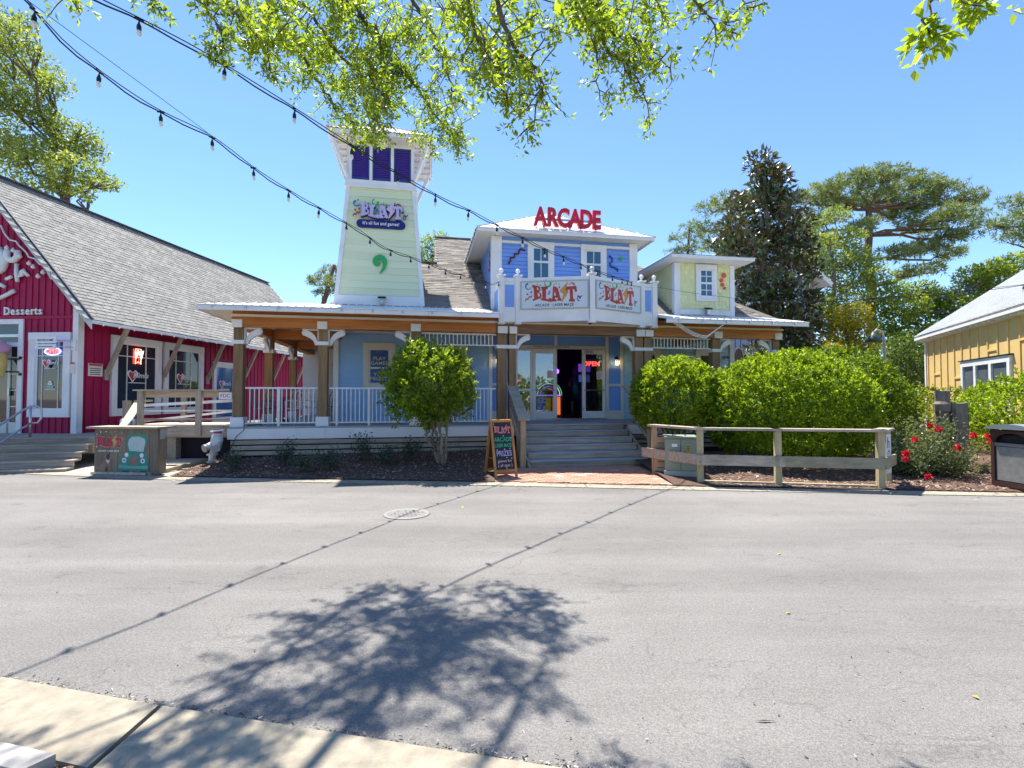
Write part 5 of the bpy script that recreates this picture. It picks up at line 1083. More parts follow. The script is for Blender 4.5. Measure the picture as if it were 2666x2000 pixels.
MB().box(rx(444, YR + .2), rx(467, YR + .2), YR + .1, YR + .3, 0, .7).build('pier', concrete, rp)
for px in (325, 356): MB().lathe([(.05, -.1), (.06, 0), (.045, .06), (.005, .08)], (rx(px, YR - .2), YR - .25, 1.1), 8).build('bollard_cap', steel, rp)
fs = thing('fdc_sign', 'white plate lettered FDC in red on the ramp rail', 'sign', (rx(593, YR), YR - .1, 1.74)); B('plate', white, fs, -.16, .16, -.006, .006, -.085, .085); text('lettering', 'FDC', .13, M('fdc_red', (.40, .03, .06), .5), fs, (.0, -.008, 0), ext=.001, bold=.012)
fd = thing('fire_connection', 'grey cast fire department pipe connection rising from the mulch by the porch corner', 'fire connection', (rx(563, 11.9), 11.9, .2))
fd.scale = (.9, .9, .92); gm_ = M('grey_cast_iron', (.58, .60, .61), .45, .2, 6, metal=.2, bump=.3)
MB().tube([(-.1, 0, -.2), (-.08, 0, .15), (0, 0, .35)], .085, 10).build('riser_pipe', gm_, fd, True); MB().tube([(0, 0, .28), (.04, 0, .55), (.05, 0, .68)], [.13, .15, .11], 12).build('valve_body', gm_, fd, True)
for s in (-1, 1): MB().tube([(s * .05, -.04, .42), (s * .14, -.2, .34)], [.085, .09], 12).build('inlet', gm_, fd, True); MB().tube([(s * .14, -.2, .34), (s * .155, -.235, .33)], [.1, .1], 12).build('inlet_cap', M('dull_grey_cap', (.3, .31, .32), .5), fd)
MB().lathe([(.13, 0), (.13, .04)], (-.08, 0, .14), 12).lathe([(.12, 0), (.12, .04)], (.05, 0, .66), 12).build('flange', gm_, fd)
MB().box(-.05, .15, -.03, .03, .7, .78).build('tag_plate', M('tag_red', (.4, .06, .05), .5), fd); MB().tube([(-.12, -.02, .75), (.22, -.02, .79)], .02, 6).build('hand_wheel', white, fd)
# painted wooden bin
bx = thing('photo_board', 'weathered wooden photo board painted with red BLAST lettering, a dog and a green truck', 'photo board', (-8.42, 10.92, .01), R(-6))
bwz = M('bin_wood', (.20, .165, .125), .85, .35, 6, st=(5, 5, .4), rnd=.15, bump=.4, bscale=20)
for i in range(8):
    a = -.82 + i * .205; CB('plank', bwz, bx, a, a + .2, 0, .03, .02, 1.02, .004)
for s in (-.82, .80):
    B('plank', bwz, bx, s, s + .02, .032, .22, .02, 1.02)
B('back_board', bwz, bx, -.82, .82, .221, .24, .02, 1.02)
bx.scale = (.92, 1, .98); lid = empty('lid', bx); MB().box(-.93, .90, -.1, .42, 1.03, 1.075).build('lid_board', greyx, lid); MB().box(-.93, .90, -.112, -.1, 1.028, 1.072).build('lid_edge', greyx, lid)
MB().prism([(.822, .05, 1.02), (.90, .05, 1.02), (.822, .05, .80)], (0, .14, 0)).build('shelf_bracket', M('chute_grey', (.33, .34, .36), .5), bx)
pr = M('paint_red', (.42, .02, .05), .6, .3, 6); logo(bx, Vector((-.44, -.004, .735)), (R(90), 0, 0), .66, (pr, M('paint_gold', (.60, .36, .08), .6)), .0015, extra=None)
for l in [c for c in bx.children if c.name.startswith(('letter', 'lightning'))]: pass
pink = M('paint_pink', (.68, .32, .36), .6); 
logo(bx, Vector((-.44, -.0015, .735)), (R(90), 0, 0), .69, (pink, pink), .0008, extra=None, hs=1.03)
text('painted_lettering', 'ARCADE  LASER MAZE', .055, white, bx, (-.44, -.003, .53), ext=.001, bold=.008)
for x, z in ((-.76, .9), (-.72, .75), (-.76, .62), (-.66, .95), (-.52, .96), (-.4, .95), (-.28, .97), (-.1, .93), (-.08, .8), (-.1, .66)): MB().lathe([(.014, 0), (.014, .003)], n=8).build('painted_dot', white if x < -.5 else M('dot_gold', (.5, .42, .2), .6), bx, loc=(x, -.001, z), rot=(R(90), 0, 0))
dogm = M('dog_brown', (.24, .165, .125), .7, .15, 6); dogd = M('dog_dark', (.09, .04, .025), .7)
dog = [(-.79, .13), (-.70, .10), (-.62, .06), (-.50, .04), (-.42, .05), (-.38, .05), (-.34, .07), (-.38, .16), (-.40, .27), (-.37, .32), (-.36, .38), (-.39, .43), (-.45, .45), (-.52, .43), (-.54, .37), (-.53, .31), (-.58, .27), (-.64, .20), (-.68, .15), (-.78, .16)]
shape('painted_dog', [dog], .001, dogm, bx, (0, -.003, .02)); shape('painted_face', [[(-.455 + .045 * math.cos(t), .385 + .062 * math.sin(t)) for t in np.linspace(0, 5.9, 14)]], .001, dogd, bx, (0, -.005, .02)); shape('painted_paw', [[(-.53, .05), (-.47, .05), (-.45, .13), (-.5, .18)]], .001, dogd, bx, (0, -.0045, .02)); shape('painted_collar', [[(-.51, .32), (-.4, .30), (-.41, .275), (-.44, .23), (-.49, .27)]], .001, M('collar', (.6, .5, .48), .6), bx, (0, -.0048, .02))
tg = M('truck_green', (.035, .24, .19), .6, .2, 5); tg2 = M('truck_pale_green', (.13, .40, .32), .6, .15, 5); tdk = M('truck_dark', (.012, .08, .12), .6)
tk = [(-.24, .14), (-.2, .08), (.48, .08), (.53, .16), (.53, .33), (.48, .43), (.40, .46), (.45, .62), (.52, .76), (.47, .85), (.32, .90), (.12, .90), (.0, .84), (-.04, .75), (-.03, .60), (.0, .46), (-.12, .44), (-.2, .36)]
shape('painted_truck', [tk], .001, tg, bx, (.06, -.003, .02)); shape('painted_windscreen', [[(.04, .52), (.40, .50), (.45, .72), (.42, .79), (.28, .84), (.1, .83), (.02, .77), (.0, .66)]], .001, M('screen_pale', (.40, .52, .53), .5, .1), bx, (.06, -.005, .02))
shape('painted_grille', [[(.04, .22), (.27, .20), (.28, .38), (.24, .40), (.08, .40), (.04, .38)]], .001, dogm, bx, (.06, -.005, .02)); shape('painted_bumper', [[(-.23, .13), (.52, .12), (.53, .20), (.3, .185), (.0, .19), (-.22, .215)]], .001, tg2, bx, (.06, -.0055, .02))
for x in (-.14, .32): shape('painted_wheel', [[(x, .0), (x + .16, .0), (x + .17, .11), (x - .01, .11)]], .001, tdk, bx, (.06, -.002, .02))
for x, z, r in ((-.03, .43, .05), (.36, .42, .05), (-.09, .31, .055), (.39, .30, .055)):
    shape('painted_headlight', [[(x + r * math.cos(t), z + r * math.sin(t)) for t in np.linspace(0, 5.9, 14)]], .001, white, bx, (.06, -.0062, .02))
    if r > .05: shape('painted_lens', [[(x + .025 * math.cos(t), z + .025 * math.sin(t)) for t in np.linspace(0, 5.9, 12)]], .001, navyside, bx, (.06, -.0075, .02))
# chalkboard
af = thing('chalkboard_sign', 'wooden A-frame chalkboard with BLAST ARCADE LASER MAZE PRIZES in coloured chalk', 'chalkboard', (-.24, 10.68, .02), R(30))
oak = M('varnished_wood', (.42, .20, .06), .5, .25, 5, st=(3, 3, .4)); chalk = M('chalkboard_black', (.018, .016, .03), .6, .3, 3)
hw, hh, sp_ = .245, 1.2, .25
def fr(sgn, m):
    l = empty('board_leaf', af)
    def pt(x, t, o=0): return Vector((x, -sgn * (sp_ * (1 - t) + o), hh * t))
    for x in (-hw, hw): MB().bar(pt(x, 0), pt(x, 1), .05, .03, (0, -sgn, 0)).build('stile', oak, l)
    MB().bar(pt(-hw + .025, .985), pt(hw - .025, .985), .03, .055, (0, -sgn * .3, 1)).build('top_rail', oak, l); MB().bar(pt(-hw + .025, .12), pt(hw - .025, .12), .03, .06, (0, -sgn * .3, 1)).build('bottom_rail', oak, l)
    a, b, c, d = pt(-hw + .025, .14), pt(hw - .025, .14), pt(hw - .025, .965), pt(-hw + .025, .965); MB().prism([a, b, c, d], (0, sgn * .01, 0)).build('board', m, l)
    return l
lf = fr(1, chalk); fr(-1, M('brown_hardboard', (.09, .045, .025), .8))
lean = R(90) - math.atan(sp_ / hh)
def ch(s, sz, col, t, bold=.01, sx=1, x=0): text('chalk_lettering', s, sz, col, af, (x, -(sp_ * (1 - t)) - .008, hh * t), (lean, 0, 0), ext=.001, bold=bold, sx=sx)
cp = M('chalk_pink', (.60, .20, .20), .8, .2, 20); cg = M('chalk_green', (.04, .45, .25), .8, .2, 20); cb2 = M('chalk_blue', (.38, .42, .68), .8, .2, 20); cw = M('chalk_white', (.55, .52, .52), .8, .2, 20)
logo(af, Vector((0, -(sp_ * .17) - .012, hh * .83)), (lean, 0, 0), .40, (cp, cp), .001, extra=None, hs=1.15)
ch('ARCADE', .125, cg, .655, .008, .86); ch('LASER MAZE', .11, cg, .555, .006, .66); ch('PRIZES', .16, cb2, .415, .01, .78); ch('games for', .085, cw, .29, .0, 1); ch('( all ages )', .085, cw, .215, .0, 1)
for x, t in ((-.19, .93), (.02, .72), (-.16, .485), (.02, .49), (.15, .5), (.05, .345), (.17, .33), (.03, .16), (.2, .68)): MB().lathe([(.013, 0), (.013, .002)], n=8).build('chalk_dot', cw, af, loc=(x, -(sp_ * (1 - t)) - .008, hh * t), rot=(lean, 0, 0))
mb = MB()
for x in (-hw, hw): mb.bar((x * .9, -.16, .4), (x * .9, .16, .4), .012, .02)
mb.build('spreader', steel, af)
# ---------------------------------------------------------------- right side: yellow building, far house, fence, cabinet, bin, posts
YO = Vector((16.6, 20.0, 0)); YA = math.atan2(-.922, -.387)      # wall runs from the far corner towards the camera
yb = thing('yellow_building', 'yellow board and batten building with white metal roof and triple window', 'building', YO, YA)
yel = M('yellow_paint', (.74, .52, .20), .65, .08, 2, dirt=.1)
YH = 3.93                                                   # local x along the wall, +y is outwards (left), wall at y=0
MB().add([(0, 0, 0), (12, 0, 0), (12, 0, YH), (0, 0, YH), (0, 8, 0), (0, 8, YH), (0, 4, YH + 2.8)], [(0, 1, 2, 3), (0, 3, 6, 5, 4)]).build('wall', yel, yb)
x = .3; k = 0
flip = [None, 2.55, 1.95, None, 2.35, 2.0, None, None, 3.1, None, None, 3.25, None, None]
while x < 8.2:
    inw = 3.3 < x < 6.5
    MB().box(x - .022, x + .022, -.03, 0, 2.92 if inw else 0, YH - .02).build('batten', yel, yb)
    h = flip[k % 14]
    if h and not (3.0 < x < 6.5 and h < 2.95): MB().box(x + .023, x + .577, -.028, 0, h, h + .06).build('cross_batten', yel, yb)
    x += .6; k += 1
MB().box(-.03, .1, -.035, -.001, 0, YH).build('corner_board', white, yb)
yw = empty('window', yb); mb = MB()
for a, b, c, d in ((3.32, 3.47, 1.3, 2.72), (6.30, 6.45, 1.3, 2.72), (4.25, 4.4, 1.3, 2.72), (5.24, 5.39, 1.3, 2.72), (3.3, 6.47, 2.72, 2.90), (3.3, 6.47, 1.2, 1.3)): mb.box(a, b, -.07, 0, c, d)
mb.build('frame', white, yw)
for a, b in ((3.47, 4.25), (4.4, 5.24), (5.39, 6.30)):
    MB().box(a, b, -.016, -.006, 1.3, 2.72).build('pane', M('grey_reflecting_glass', (.10, .12, .13), .05, .4, 1.2, spec=.8) if a < 3.5 else bpy.data.materials['grey_reflecting_glass'], yw)
    MB().box(a + .02, b - .02, -.03, -.017, 1.83, 1.87).build('muntin', white, yw)
MB().box(3.22, 6.55, -.1, 0, 2.91, 2.94).build('drip_cap', black, yb)
ez_ = YH - .28
for i in range(20):
    a = -.45 + i * .64
    mb = MB().add([(a, -.26, ez_ + .52), (a + .64, -.26, ez_ + .52), (a + .64, 4, ez_ + 3.5), (a, 4, ez_ + 3.5)], [(0, 3, 2, 1), (0, 1, 2, 3)])
    for j in range(4): mb.bar((a + .08 + j * .16, -.26, ez_ + .53), (a + .08 + j * .16, 4, ez_ + 3.51), .03, .02)
    mb.build('roof_panel', metalroof, yb)
MB().add([(-.45, 4, ez_ + 3.5), (12.3, 4, ez_ + 3.5), (12.3, 8.5, ez_ + .35), (-.45, 8.5, ez_ + .35)], [(0, 1, 2, 3)]).build('roof_far_slope', metalroof, yb)
MB().box(-.42, 12, -.24, -.20, ez_ + .37, ez_ + .50).build('eave_board', white, yb); MB().add([(-.4, -.21, ez_ + .40), (12, -.21, ez_ + .40), (12, 0, YH), (-.4, 0, YH)], [(0, 1, 2, 3)]).build('soffit', white, yb)
mb = MB()
for i in range(30): mb.box(-.35 + i * .4, -.31 + i * .4, -.20, -.02, ez_ + .30, ez_ + .37)
tag(mb.build('rafter_tails', white, yb), kind='stuff')
# far blue-grey gabled house behind the magnolia
fh = thing('far_house', 'pale blue-grey clapboard house with white gable trim behind the magnolia', 'building', (13.75, 27, 0))
fb = M('pale_blue_grey_paint', (.33, .42, .58), .6, .05, 2)
MB().add([(-2.4, 0, 0), (2.4, 0, 0), (2.4, 0, 8.1), (0, 0, 10.4), (-2.4, 0, 8.1), (-2.4, 9, 0), (2.4, 9, 0), (2.4, 9, 8.1), (-2.4, 9, 8.1), (0, 9, 10.4)], [(0, 1, 2, 3, 4), (1, 6, 7, 2), (5, 0, 4, 8)]).build('wall', fb, fh)
for i in range(46):
    z = .2 + i * .17; MB().add([(-2.39, -.02, z), (2.39, -.02, z), (2.39, -.003, z + .17), (-2.39, -.003, z + .17)], [(0, 1, 2, 3)]).build('clapboard', fb, fh)
for x in (-2.42, 2.27): B('corner_board', white, fh, x, x + .16, -.04, .0, 0, 8.1)
for s in (-1, 1):
    MB().add([(0, -.7, 10.75), (s * 3.2, -.7, 7.75), (s * 3.2, 9.5, 7.75), (0, 9.5, 10.75)], [(0, 1, 2, 3)]).build('roof', metalroof, fh); MB().bar((0, -.72, 10.66), (s * 3.2, -.72, 7.67), .04, .2, (0, 0, 1)).build('rake_board', white, fh); MB().add([(0, -.68, 10.6), (s * 3.15, -.68, 7.62), (s * 3.15, .0, 7.62), (0, 0, 10.6)], [(0, 1, 2, 3)]).build('soffit', white, fh)
for z in (2.2, 5.0): win(fh, -1.2, .1, z, z + 1.9, -.02, .16, 0, white, mid=z + .95, dep=.05)
win(fh, .9, 1.9, 5.0, 6.9, -.02, .16, 0, white, mid=5.95, dep=.05)
# timber fence
fe = thing('timber_fence', 'weathered two-rail timber fence along the far kerb before the round shrubs', 'fence')
moss = M('mossy_grey_wood', (.34, .30, .20), .85, .3, 4, st=(.4, 3, 3), rnd=.1, bump=.4, bscale=25, dirt=.45); mossz = M('mossy_grey_post', (.40, .34, .20), .85, .3, 4, st=(3, 3, .4), rnd=.12, bump=.4, bscale=25, dirt=.35)
FP = [(3.13, 11.0), (3.70, 9.86), (5.09, 9.60), (6.82, 9.28), (7.3, 9.75)]
for i, (x, y) in enumerate(FP):
    a = .09 if i != 4 else .075; o = MB().box(-a / 1.6, a / 1.6, -a / 1.6, a / 1.6, -.1, 1.06).build('post', tanz if i == 0 else mossz, fe, loc=(x, y, .0), rot=(0, 0, R(-11)))
for (a, b), (c, d) in zip(FP[:-1], FP[1:]):
    p, q = Vector((a, b, 1.085)), Vector((c, d, 1.085)); dv = (q - p).normalized()
    ext = .1
    MB().bar(p - dv * ext, q + dv * (.06 if (c, d) != FP[3] else .12), .24, .045).build('cap_rail', greyx, fe)
    n = Vector((dv.y, -dv.x, 0)) * .085
    MB().bar(p + n - dv * (.3 if a == FP[0][0] else .08) - Vector((0, 0, .60)), q + n + dv * (.1 if c < 7 else .28) - Vector((0, 0, .60)), .045, .2).build('rail', greyx if a < 4 else moss, fe)
    if a > 3.5: MB().bar(p - Vector((0, 0, 1.06)) - n * .5, q - Vector((0, 0, 1.06)) - n * .5, .1, .09).build('ground_timber', moss, fe)
pb = thing('wood_box', 'tan slatted wooden box behind the left end of the timber fence', 'box', (3.2, 11.05, .02), R(-8))
for i in range(6): CB('slat', tanx, pb, -.02, .28, -.12, .1, .02 + i * .135, .02 + i * .135 + .125)
MB().box(.0, .26, -.10, .08, 0, .84).build('core', dark, pb)
pn = thing('paper_sign', 'white hanging paper sign with dark lettering and arrow on the fence corner', 'sign', (7.08, 9.42, .68), R(38))
B('sheet', M('white_sheet', (.66, .68, .72), .6, .05), pn, -.14, .14, -.004, .004, -.40, .33)
text('lettering', 'h', .3, navy, pn, (-.02, -.006, .16), (R(90), 0, 0), ext=.001); text('lettering', 'O', .24, navy, pn, (0, -.006, -.06), ext=.001, sx=.8)
shape('arrow', [[(-.1, -.012), (.05, -.012), (.05, -.05), (.12, 0), (.05, .05), (.05, .012), (-.1, .012)]], .001, navy, pn, (0, -.006, -.23))
# green electrical cabinet
ec = thing('electrical_cabinet', 'grey-green metal electrical cabinet with yellow warning label behind the fence', 'cabinet', (3.52, 10.45, .03), R(-14))
egr = M('grey_green_metal', (.25, .31, .25), .5, .08, 2, dirt=.15)
MB().box(-.31, .31, 0, .5, 0, .82).build('body', egr, ec); MB().cbox(-.33, .33, -.04, .53, .821, .86, .01).build('top', egr, ec); MB().cbox(-.33, .33, -.03, .5, 0, .14, .01).build('plinth', M('cabinet_plinth', (.36, .40, .36), .7, .1), ec)
for a, b in ((-.295, -.006), (.006, .295)): CB('door', egr, ec, a, b, -.025, -.001, .15, .80)
MB().tube([(.03, -.045, .48), (.03, -.045, .60)], .012, 6).box(.02, .04, -.045, -.02, .5, .52).build('handle', steel, ec)
B('white_label', white, ec, -.18, -.07, -.028, -.0255, .64, .70); B('warning_label', M('label_yellow', (.65, .40, .02), .5), ec, .11, .18, -.028, -.0255, .53, .68)
mb = MB()
for z in (.56, .60, .64): mb.box(.12, .17, -.030, -.0282, z, z + .018)
mb.build('label_print', black, ec)
for i, x in enumerate((-.15, .1)): MB().lathe([(.02, 0), (.02, .03)], (x, .1, .86), 8).build('bolt', steel, ec)
# trash can
tc_ = thing('trash_can', 'dark brown litter bin with arched opening and grey front panel at the right edge', 'litter bin', (9.05, 9.08, .03), R(-85))
br = M('dark_brown_frame', (.06, .03, .025), .55, .15, 3); gp = M('grey_stone_panel', (.22, .22, .21), .8, .25, 8, bump=.4)
for x in (-.36, .30):
    for y in (0, .62): B('post', br, tc_, x, x + .06, y, y + .06, 0, 1.08)
for x in (-.345, .335): B('side_panel', br, tc_, x, x + .012, .061, .619, .05, 1.06)
B('back_panel', br, tc_, -.3, .3, .63, .65, .05, 1.06); B('bottom_rail', br, tc_, -.3, .3, .0, .05, .03, .12)
B('front_panel', gp, tc_, -.27, .27, .015, .035, .14, .76); MB().box(-.3, .3, .01, .05, .77, .83).build('panel_rail', M('rail_grey', (.17, .17, .165), .7), tc_)
for x in (-.3, .27): B('panel_stile', M('panel_black', (.02, .02, .02), .6) if x < 0 else bpy.data.materials['panel_black'], tc_, x, x + .03, .02, .045, .12, .77)
arch = [(-.3, 1.06), (.3, 1.06), (.3, .9)] + [(.27 * math.cos(t) * 1.08, .86 + .15 * math.sin(t)) for t in np.linspace(.1, 3.04, 14)] + [(-.3, .9)]
MB().prism([(x, .0, z) for x, z in arch], (0, .05, 0)).build('arch_board', br, tc_); B('liner', black, tc_, -.29, .29, .1, .6, .05, .98)
tops = [(-.43, 1.085), (-.40, 1.12), (-.2, 1.17), (0, 1.185), (.2, 1.17), (.40, 1.12), (.43, 1.085)]
MB().prism([(x, -.06, z) for x, z in tops], (0, .82, 0)).build('domed_top', M('grey_plastic_lid', (.20, .23, .26), .45, .06), tc_)
# weathered trunks standing in the rose bed
bark = M('weathered_bark', (.20, .17, .14), .95, .45, 6, st=(2, 2, .5), bump=1.0, bscale=25)
def stump(lab, px, Y, ztop, zmid, r):
    x = (px - 1333) / FPX * Y; t = thing('wooden_pile', lab, 'post', (x, Y, .1)); n = 12; prof = []
    vs = []; zs = np.linspace(0, ztop - .1, 9)
    for i, z in enumerate(zs):
        for j in range(n): a = j * 6.283 / n; rr = r * (1 + .09 * math.sin(3 * a + z * 3) + random.uniform(-.06, .06)); vs.append((rr * math.cos(a), rr * math.sin(a), z + (random.uniform(-.06, .06) if i == 8 else 0)))
    fs = [(i * n + j, i * n + (j + 1) % n, (i + 1) * n + (j + 1) % n, (i + 1) * n + j) for i in range(8) for j in range(n)] + [tuple(8 * n + j for j in range(n))]
    MB().add(vs, fs).build('trunk', bark, t)
    if zmid: MB().lathe([(r * 1.12, -.16), (r * 1.2, 0), (r * .9, .06)], (-.05, -.06, zmid - .1), 10).build('knot', bark, t)
stump('taller weathered wooden pile rising behind the rose bush', 2452, 11.3, 1.84, 1.55, .14); stump('shorter broken wooden pile beside the taller one in the rose bed', 2496, 11.1, 1.55, None, .15)
lp = thing('lamp_post', 'dark green gooseneck lamp post before the far trees', 'street lamp', (15.1, 20.2, 0))
dg = M('lamp_green', (.04, .07, .06), .5); MB().tube([(0, 0, 0), (0, 0, 4.0), (-.08, 0, 4.35), (-.3, 0, 4.45), (-.42, 0, 4.3)], .05, 8).build('pole', M('pole_grey', (.35, .40, .44), .5), lp, True); MB().lathe([(.3, -.3), (.26, -.15), (.12, 0), (.05, .12)], (-.42, 0, 4.25), 12).build('shade', dg, lp, True)
# ---------------------------------------------------------------- vegetation
def unit(a): return a / np.maximum(np.linalg.norm(a, axis=1, keepdims=True), 1e-9)
def leaf_mesh(name, pos, axis, L, asp, m, droop=.15, nrm=None):
    n = len(pos); L = np.broadcast_to(np.asarray(L, float).reshape(-1, 1), (n, 1)); ax = unit(axis)
    r = RNG.normal(size=(n, 3)) if nrm is None else nrm + RNG.normal(size=(n, 3)) * .45
    side = unit(np.cross(ax, r)); up = np.cross(side, ax); W = L * asp * RNG.uniform(.8, 1.2, (n, 1))
    v = np.empty((n, 4, 3)); v[:, 0] = pos; v[:, 1] = pos + ax * L * .45 + side * W * .5 + up * W * .18; v[:, 2] = pos + ax * L - up * L * droop; v[:, 3] = pos + ax * L * .45 - side * W * .5 + up * W * .18
    me = bpy.data.meshes.new(name); me.vertices.add(4 * n); me.vertices.foreach_set('co', v.ravel()); me.loops.add(4 * n); me.loops.foreach_set('vertex_index', np.arange(4 * n))
    me.polygons.add(n); me.polygons.foreach_set('loop_start', np.arange(0, 4 * n, 4)); me.polygons.foreach_set('loop_total', np.full(n, 4)); me.materials.append(m); me.update(calc_edges=True); return me
def ball(n, shell=.5):
    d = unit(RNG.normal(size=(n, 3))); return d * (shell + (1 - shell) * RNG.random((n, 1)) ** .5), d
def clumps(cl, per, shell=.35):
    """cl: (x, y, z, rx, ry, rz) clumps -> leaf positions and outward directions"""
    ps = []; ds = []
    for x, y, z, a, b, c in cl:
        n = max(8, int(per * (a * b * c) ** (2 / 3))); p, d = ball(n, shell); ps.append(p * (a, b, c) + (x, y, z)); ds.append(d)
    return np.concatenate(ps), np.concatenate(ds)
barkm = M('grey_bark', (.13, .105, .085), .95, .35, 6, st=(2, 2, .5), bump=.8, bscale=20); barkp = M('pine_bark', (.15, .095, .065), .95, .4, 6, st=(2, 2, .5), bump=.9, bscale=15)
def limb(mb, a, b, r0, r1, wob=.06, k=6):
    a, b = Vector(a), Vector(b); L = (b - a).length; pts = [a.lerp(b, i / k) + (Vector((random.uniform(-1, 1), random.uniform(-1, 1), random.uniform(-.5, .8))) * wob * L * math.sin(math.pi * i / k)) for i in range(k + 1)]
    mb.tube(pts, [r0 + (r1 - r0) * i / k for i in range(k + 1)], 6); return pts
def tree(name, lab, base, trunk_top, r, cl, per, L, asp, lm, bm, cat='tree', group=None, shell=.35, upb=.25, subs=1, coh=True):
    t = thing(name, lab, cat, base, 0, group); b = Vector(base); mb = MB(); sk = limb(mb, (0, 0, 0), Vector(trunk_top) - b, r, r * .35, .03, 8)
    cl = [(x - b.x, y - b.y, z - b.z, p, q, s) for x, y, z, p, q, s in cl]
    for c in cl:
        cv = Vector(c[:3]); best = min(sk[2:], key=lambda s: (s - cv).length + max(0, s.z - cv.z) * 1.2)
        pts = limb(mb, best, cv, r * .2, r * .05, .08)
        for k in range(subs): d = Vector(RNG.normal(size=3)).normalized(); limb(mb, pts[4], cv + Vector((d.x * c[3], d.y * c[4], d.z * c[5])) * .8, r * .1, r * .03, .08, 4)
    mb.build('trunk', bm, t, True)
    p, d = clumps(cl, per, shell); ax = d * .6 + RNG.normal(size=d.shape) * .6 + np.array((0, 0, upb))
    mobj('crown', leaf_mesh('crown', p, ax, L * RNG.uniform(.7, 1.3, len(p)), asp, lm, nrm=d + np.array((0, 0, .4)) if coh else None), t); return t
def pxcl(lst, Y, dy=.6, f=1.0):
    out = []
    for px, py, rx, ry, *dd in lst:
        yy = Y + (dd[0] if dd else random.uniform(-1, 1) * dy); c = P(px, py, yy); k = yy / FPX; out.append((c.x, c.y, c.z, rx * k * f, (rx + ry) / 2 * k * f, ry * k * f))
    return out
L_bush = LEAF('bush_leaf', (.045, .12, .012), (.42, .58, .035), .52, .4, nscale=2.5, spec=.5)
L_small = LEAF('small_tree_leaf', (.06, .13, .014), (.36, .50, .04), .5, .4, nscale=2.5)
L_oak = LEAF('oak_leaf', (.10, .17, .03), (.48, .58, .05), .58, .4, nscale=1.2, tcol=(1.3, 1.35, .55))
L_oak2 = LEAF('far_oak_leaf', (.13, .20, .05), (.34, .43, .12), .5, .5, nscale=.6)
L_lime = LEAF('lime_leaf', (.12, .21, .03), (.32, .42, .07), .5, .5, nscale=.5)
L_yel = LEAF('yellow_green_leaf', (.22, .24, .02), (.48, .43, .05), .5, .5, nscale=.8)
L_mag = LEAF('magnolia_leaf', (.035, .075, .022), (.12, .17, .055), .15, .3, back=(.085, .065, .03), nscale=1.2, spec=.6)
L_pine = LEAF('pine_needle', (.10, .16, .06), (.27, .34, .14), .35, .55, nscale=.6)
L_dk = LEAF('dark_rose_leaf', (.02, .05, .035), (.08, .14, .08), .2, .4, nscale=4)
L_rose = LEAF('rose_leaf', (.06, .11, .045), (.24, .29, .13), .35, .35, nscale=4, spec=.6)
# --- clipped round shrubs
def shrub(name, lab, c, rad, n, L, lm, lump=.1, cat='shrub', group=None, zmin=.05, flat=0):
    c = np.array(c); rad = np.array(rad); t = thing(name, lab, cat, (c[0], c[1], zmin), 0, group)
    ns = n // 13; d = unit(RNG.normal(size=(int(ns * 1.5), 3))); d = d[d[:, 2] > -.75][:ns]; ph = RNG.uniform(0, 6.28, (6, 3))
    lf_ = 1 + lump * sum(np.sin(d @ (unit(RNG.normal(size=(1, 3)))[0] * q) + p[0]) for q, p in zip((4, 6, 9, 13, 18, 24), ph)) / 2.6
    rr = (.66 + .34 * RNG.random((len(d), 1)) ** .25) * lf_[:, None] + RNG.normal(size=(len(d), 1)) * .01
    sp = d * rr * rad; sa = unit(d * .75 + RNG.normal(size=d.shape) * .35 + np.array((0, 0, .55)))
    m = 13; f = np.linspace(0, 1, m)[None, :, None]; sl = L * 1.5 * RNG.uniform(.6, 1.25, (len(d), 1, 1)); p = sp[:, None] + sa[:, None] * f * sl
    ax = (sa[:, None] * .75 + unit(RNG.normal(size=(len(d) * m, 3))).reshape(-1, m, 3) * .85).reshape(-1, 3); p = p.reshape(-1, 3) + c
    di = unit(RNG.normal(size=(n // 3, 3))); p = np.concatenate([p, di * RNG.uniform(.55, .82, (len(di), 1)) * rad + c]); ax = np.concatenate([ax, RNG.normal(size=di.shape) + di])
    keep = p[:, 2] > zmin + .10; p = p[keep] - np.array((c[0], c[1], zmin)); ax = ax[keep]
    mobj('foliage', leaf_mesh('foliage', p, ax, L * RNG.uniform(.65, 1.25, len(p)), .46, lm), t)
    mb = MB(); z0 = c[2] - zmin
    for i in range(9): a = i * .7; limb(mb, (.12 * math.cos(a), .12 * math.sin(a), 0), (rad[0] * .6 * math.cos(a), rad[1] * .6 * math.sin(a), z0 + rad[2] * random.uniform(-.3, .6)), .035, .012, .1)
    mb.build('stems', barkm, t, True); return t
shrub('round_shrub', 'round clipped bright green shrub just right of the entrance steps', (4.06, 12.4, 1.66), (1.04, 1.0, 1.0), 25000, .07, L_bush, .03)
shrub('round_shrub', 'largest round clipped green shrub behind the timber fence', (6.58, 11.9, 1.38), (1.98, 1.35, 1.36), 50000, .075, L_bush, .03)
shrub('round_shrub', 'rounded green shrub spreading behind the largest one on its right', (9.3, 14.2, 1.35), (1.9, 1.4, 1.66), 26000, .085, LEAF('deeper_bush_leaf', (.03, .085, .01), (.28, .42, .03), .48, .4, nscale=2.5), .05)
shrub('low_hedge', 'low yellow-green hedge under the yellow building window', (13.2, 15.2, .9), (3.2, 1.3, .98), 16000, .09, LEAF('hedge_leaf', (.10, .17, .015), (.32, .38, .04), .45, .45, nscale=2), .06, 'hedge')
shrub('arching_shrub', 'arching green shrub behind the litter bin at the right edge', (11.6, 11.3, 1.25), (1.5, 1.0, .85), 9000, .085, L_bush, .16)
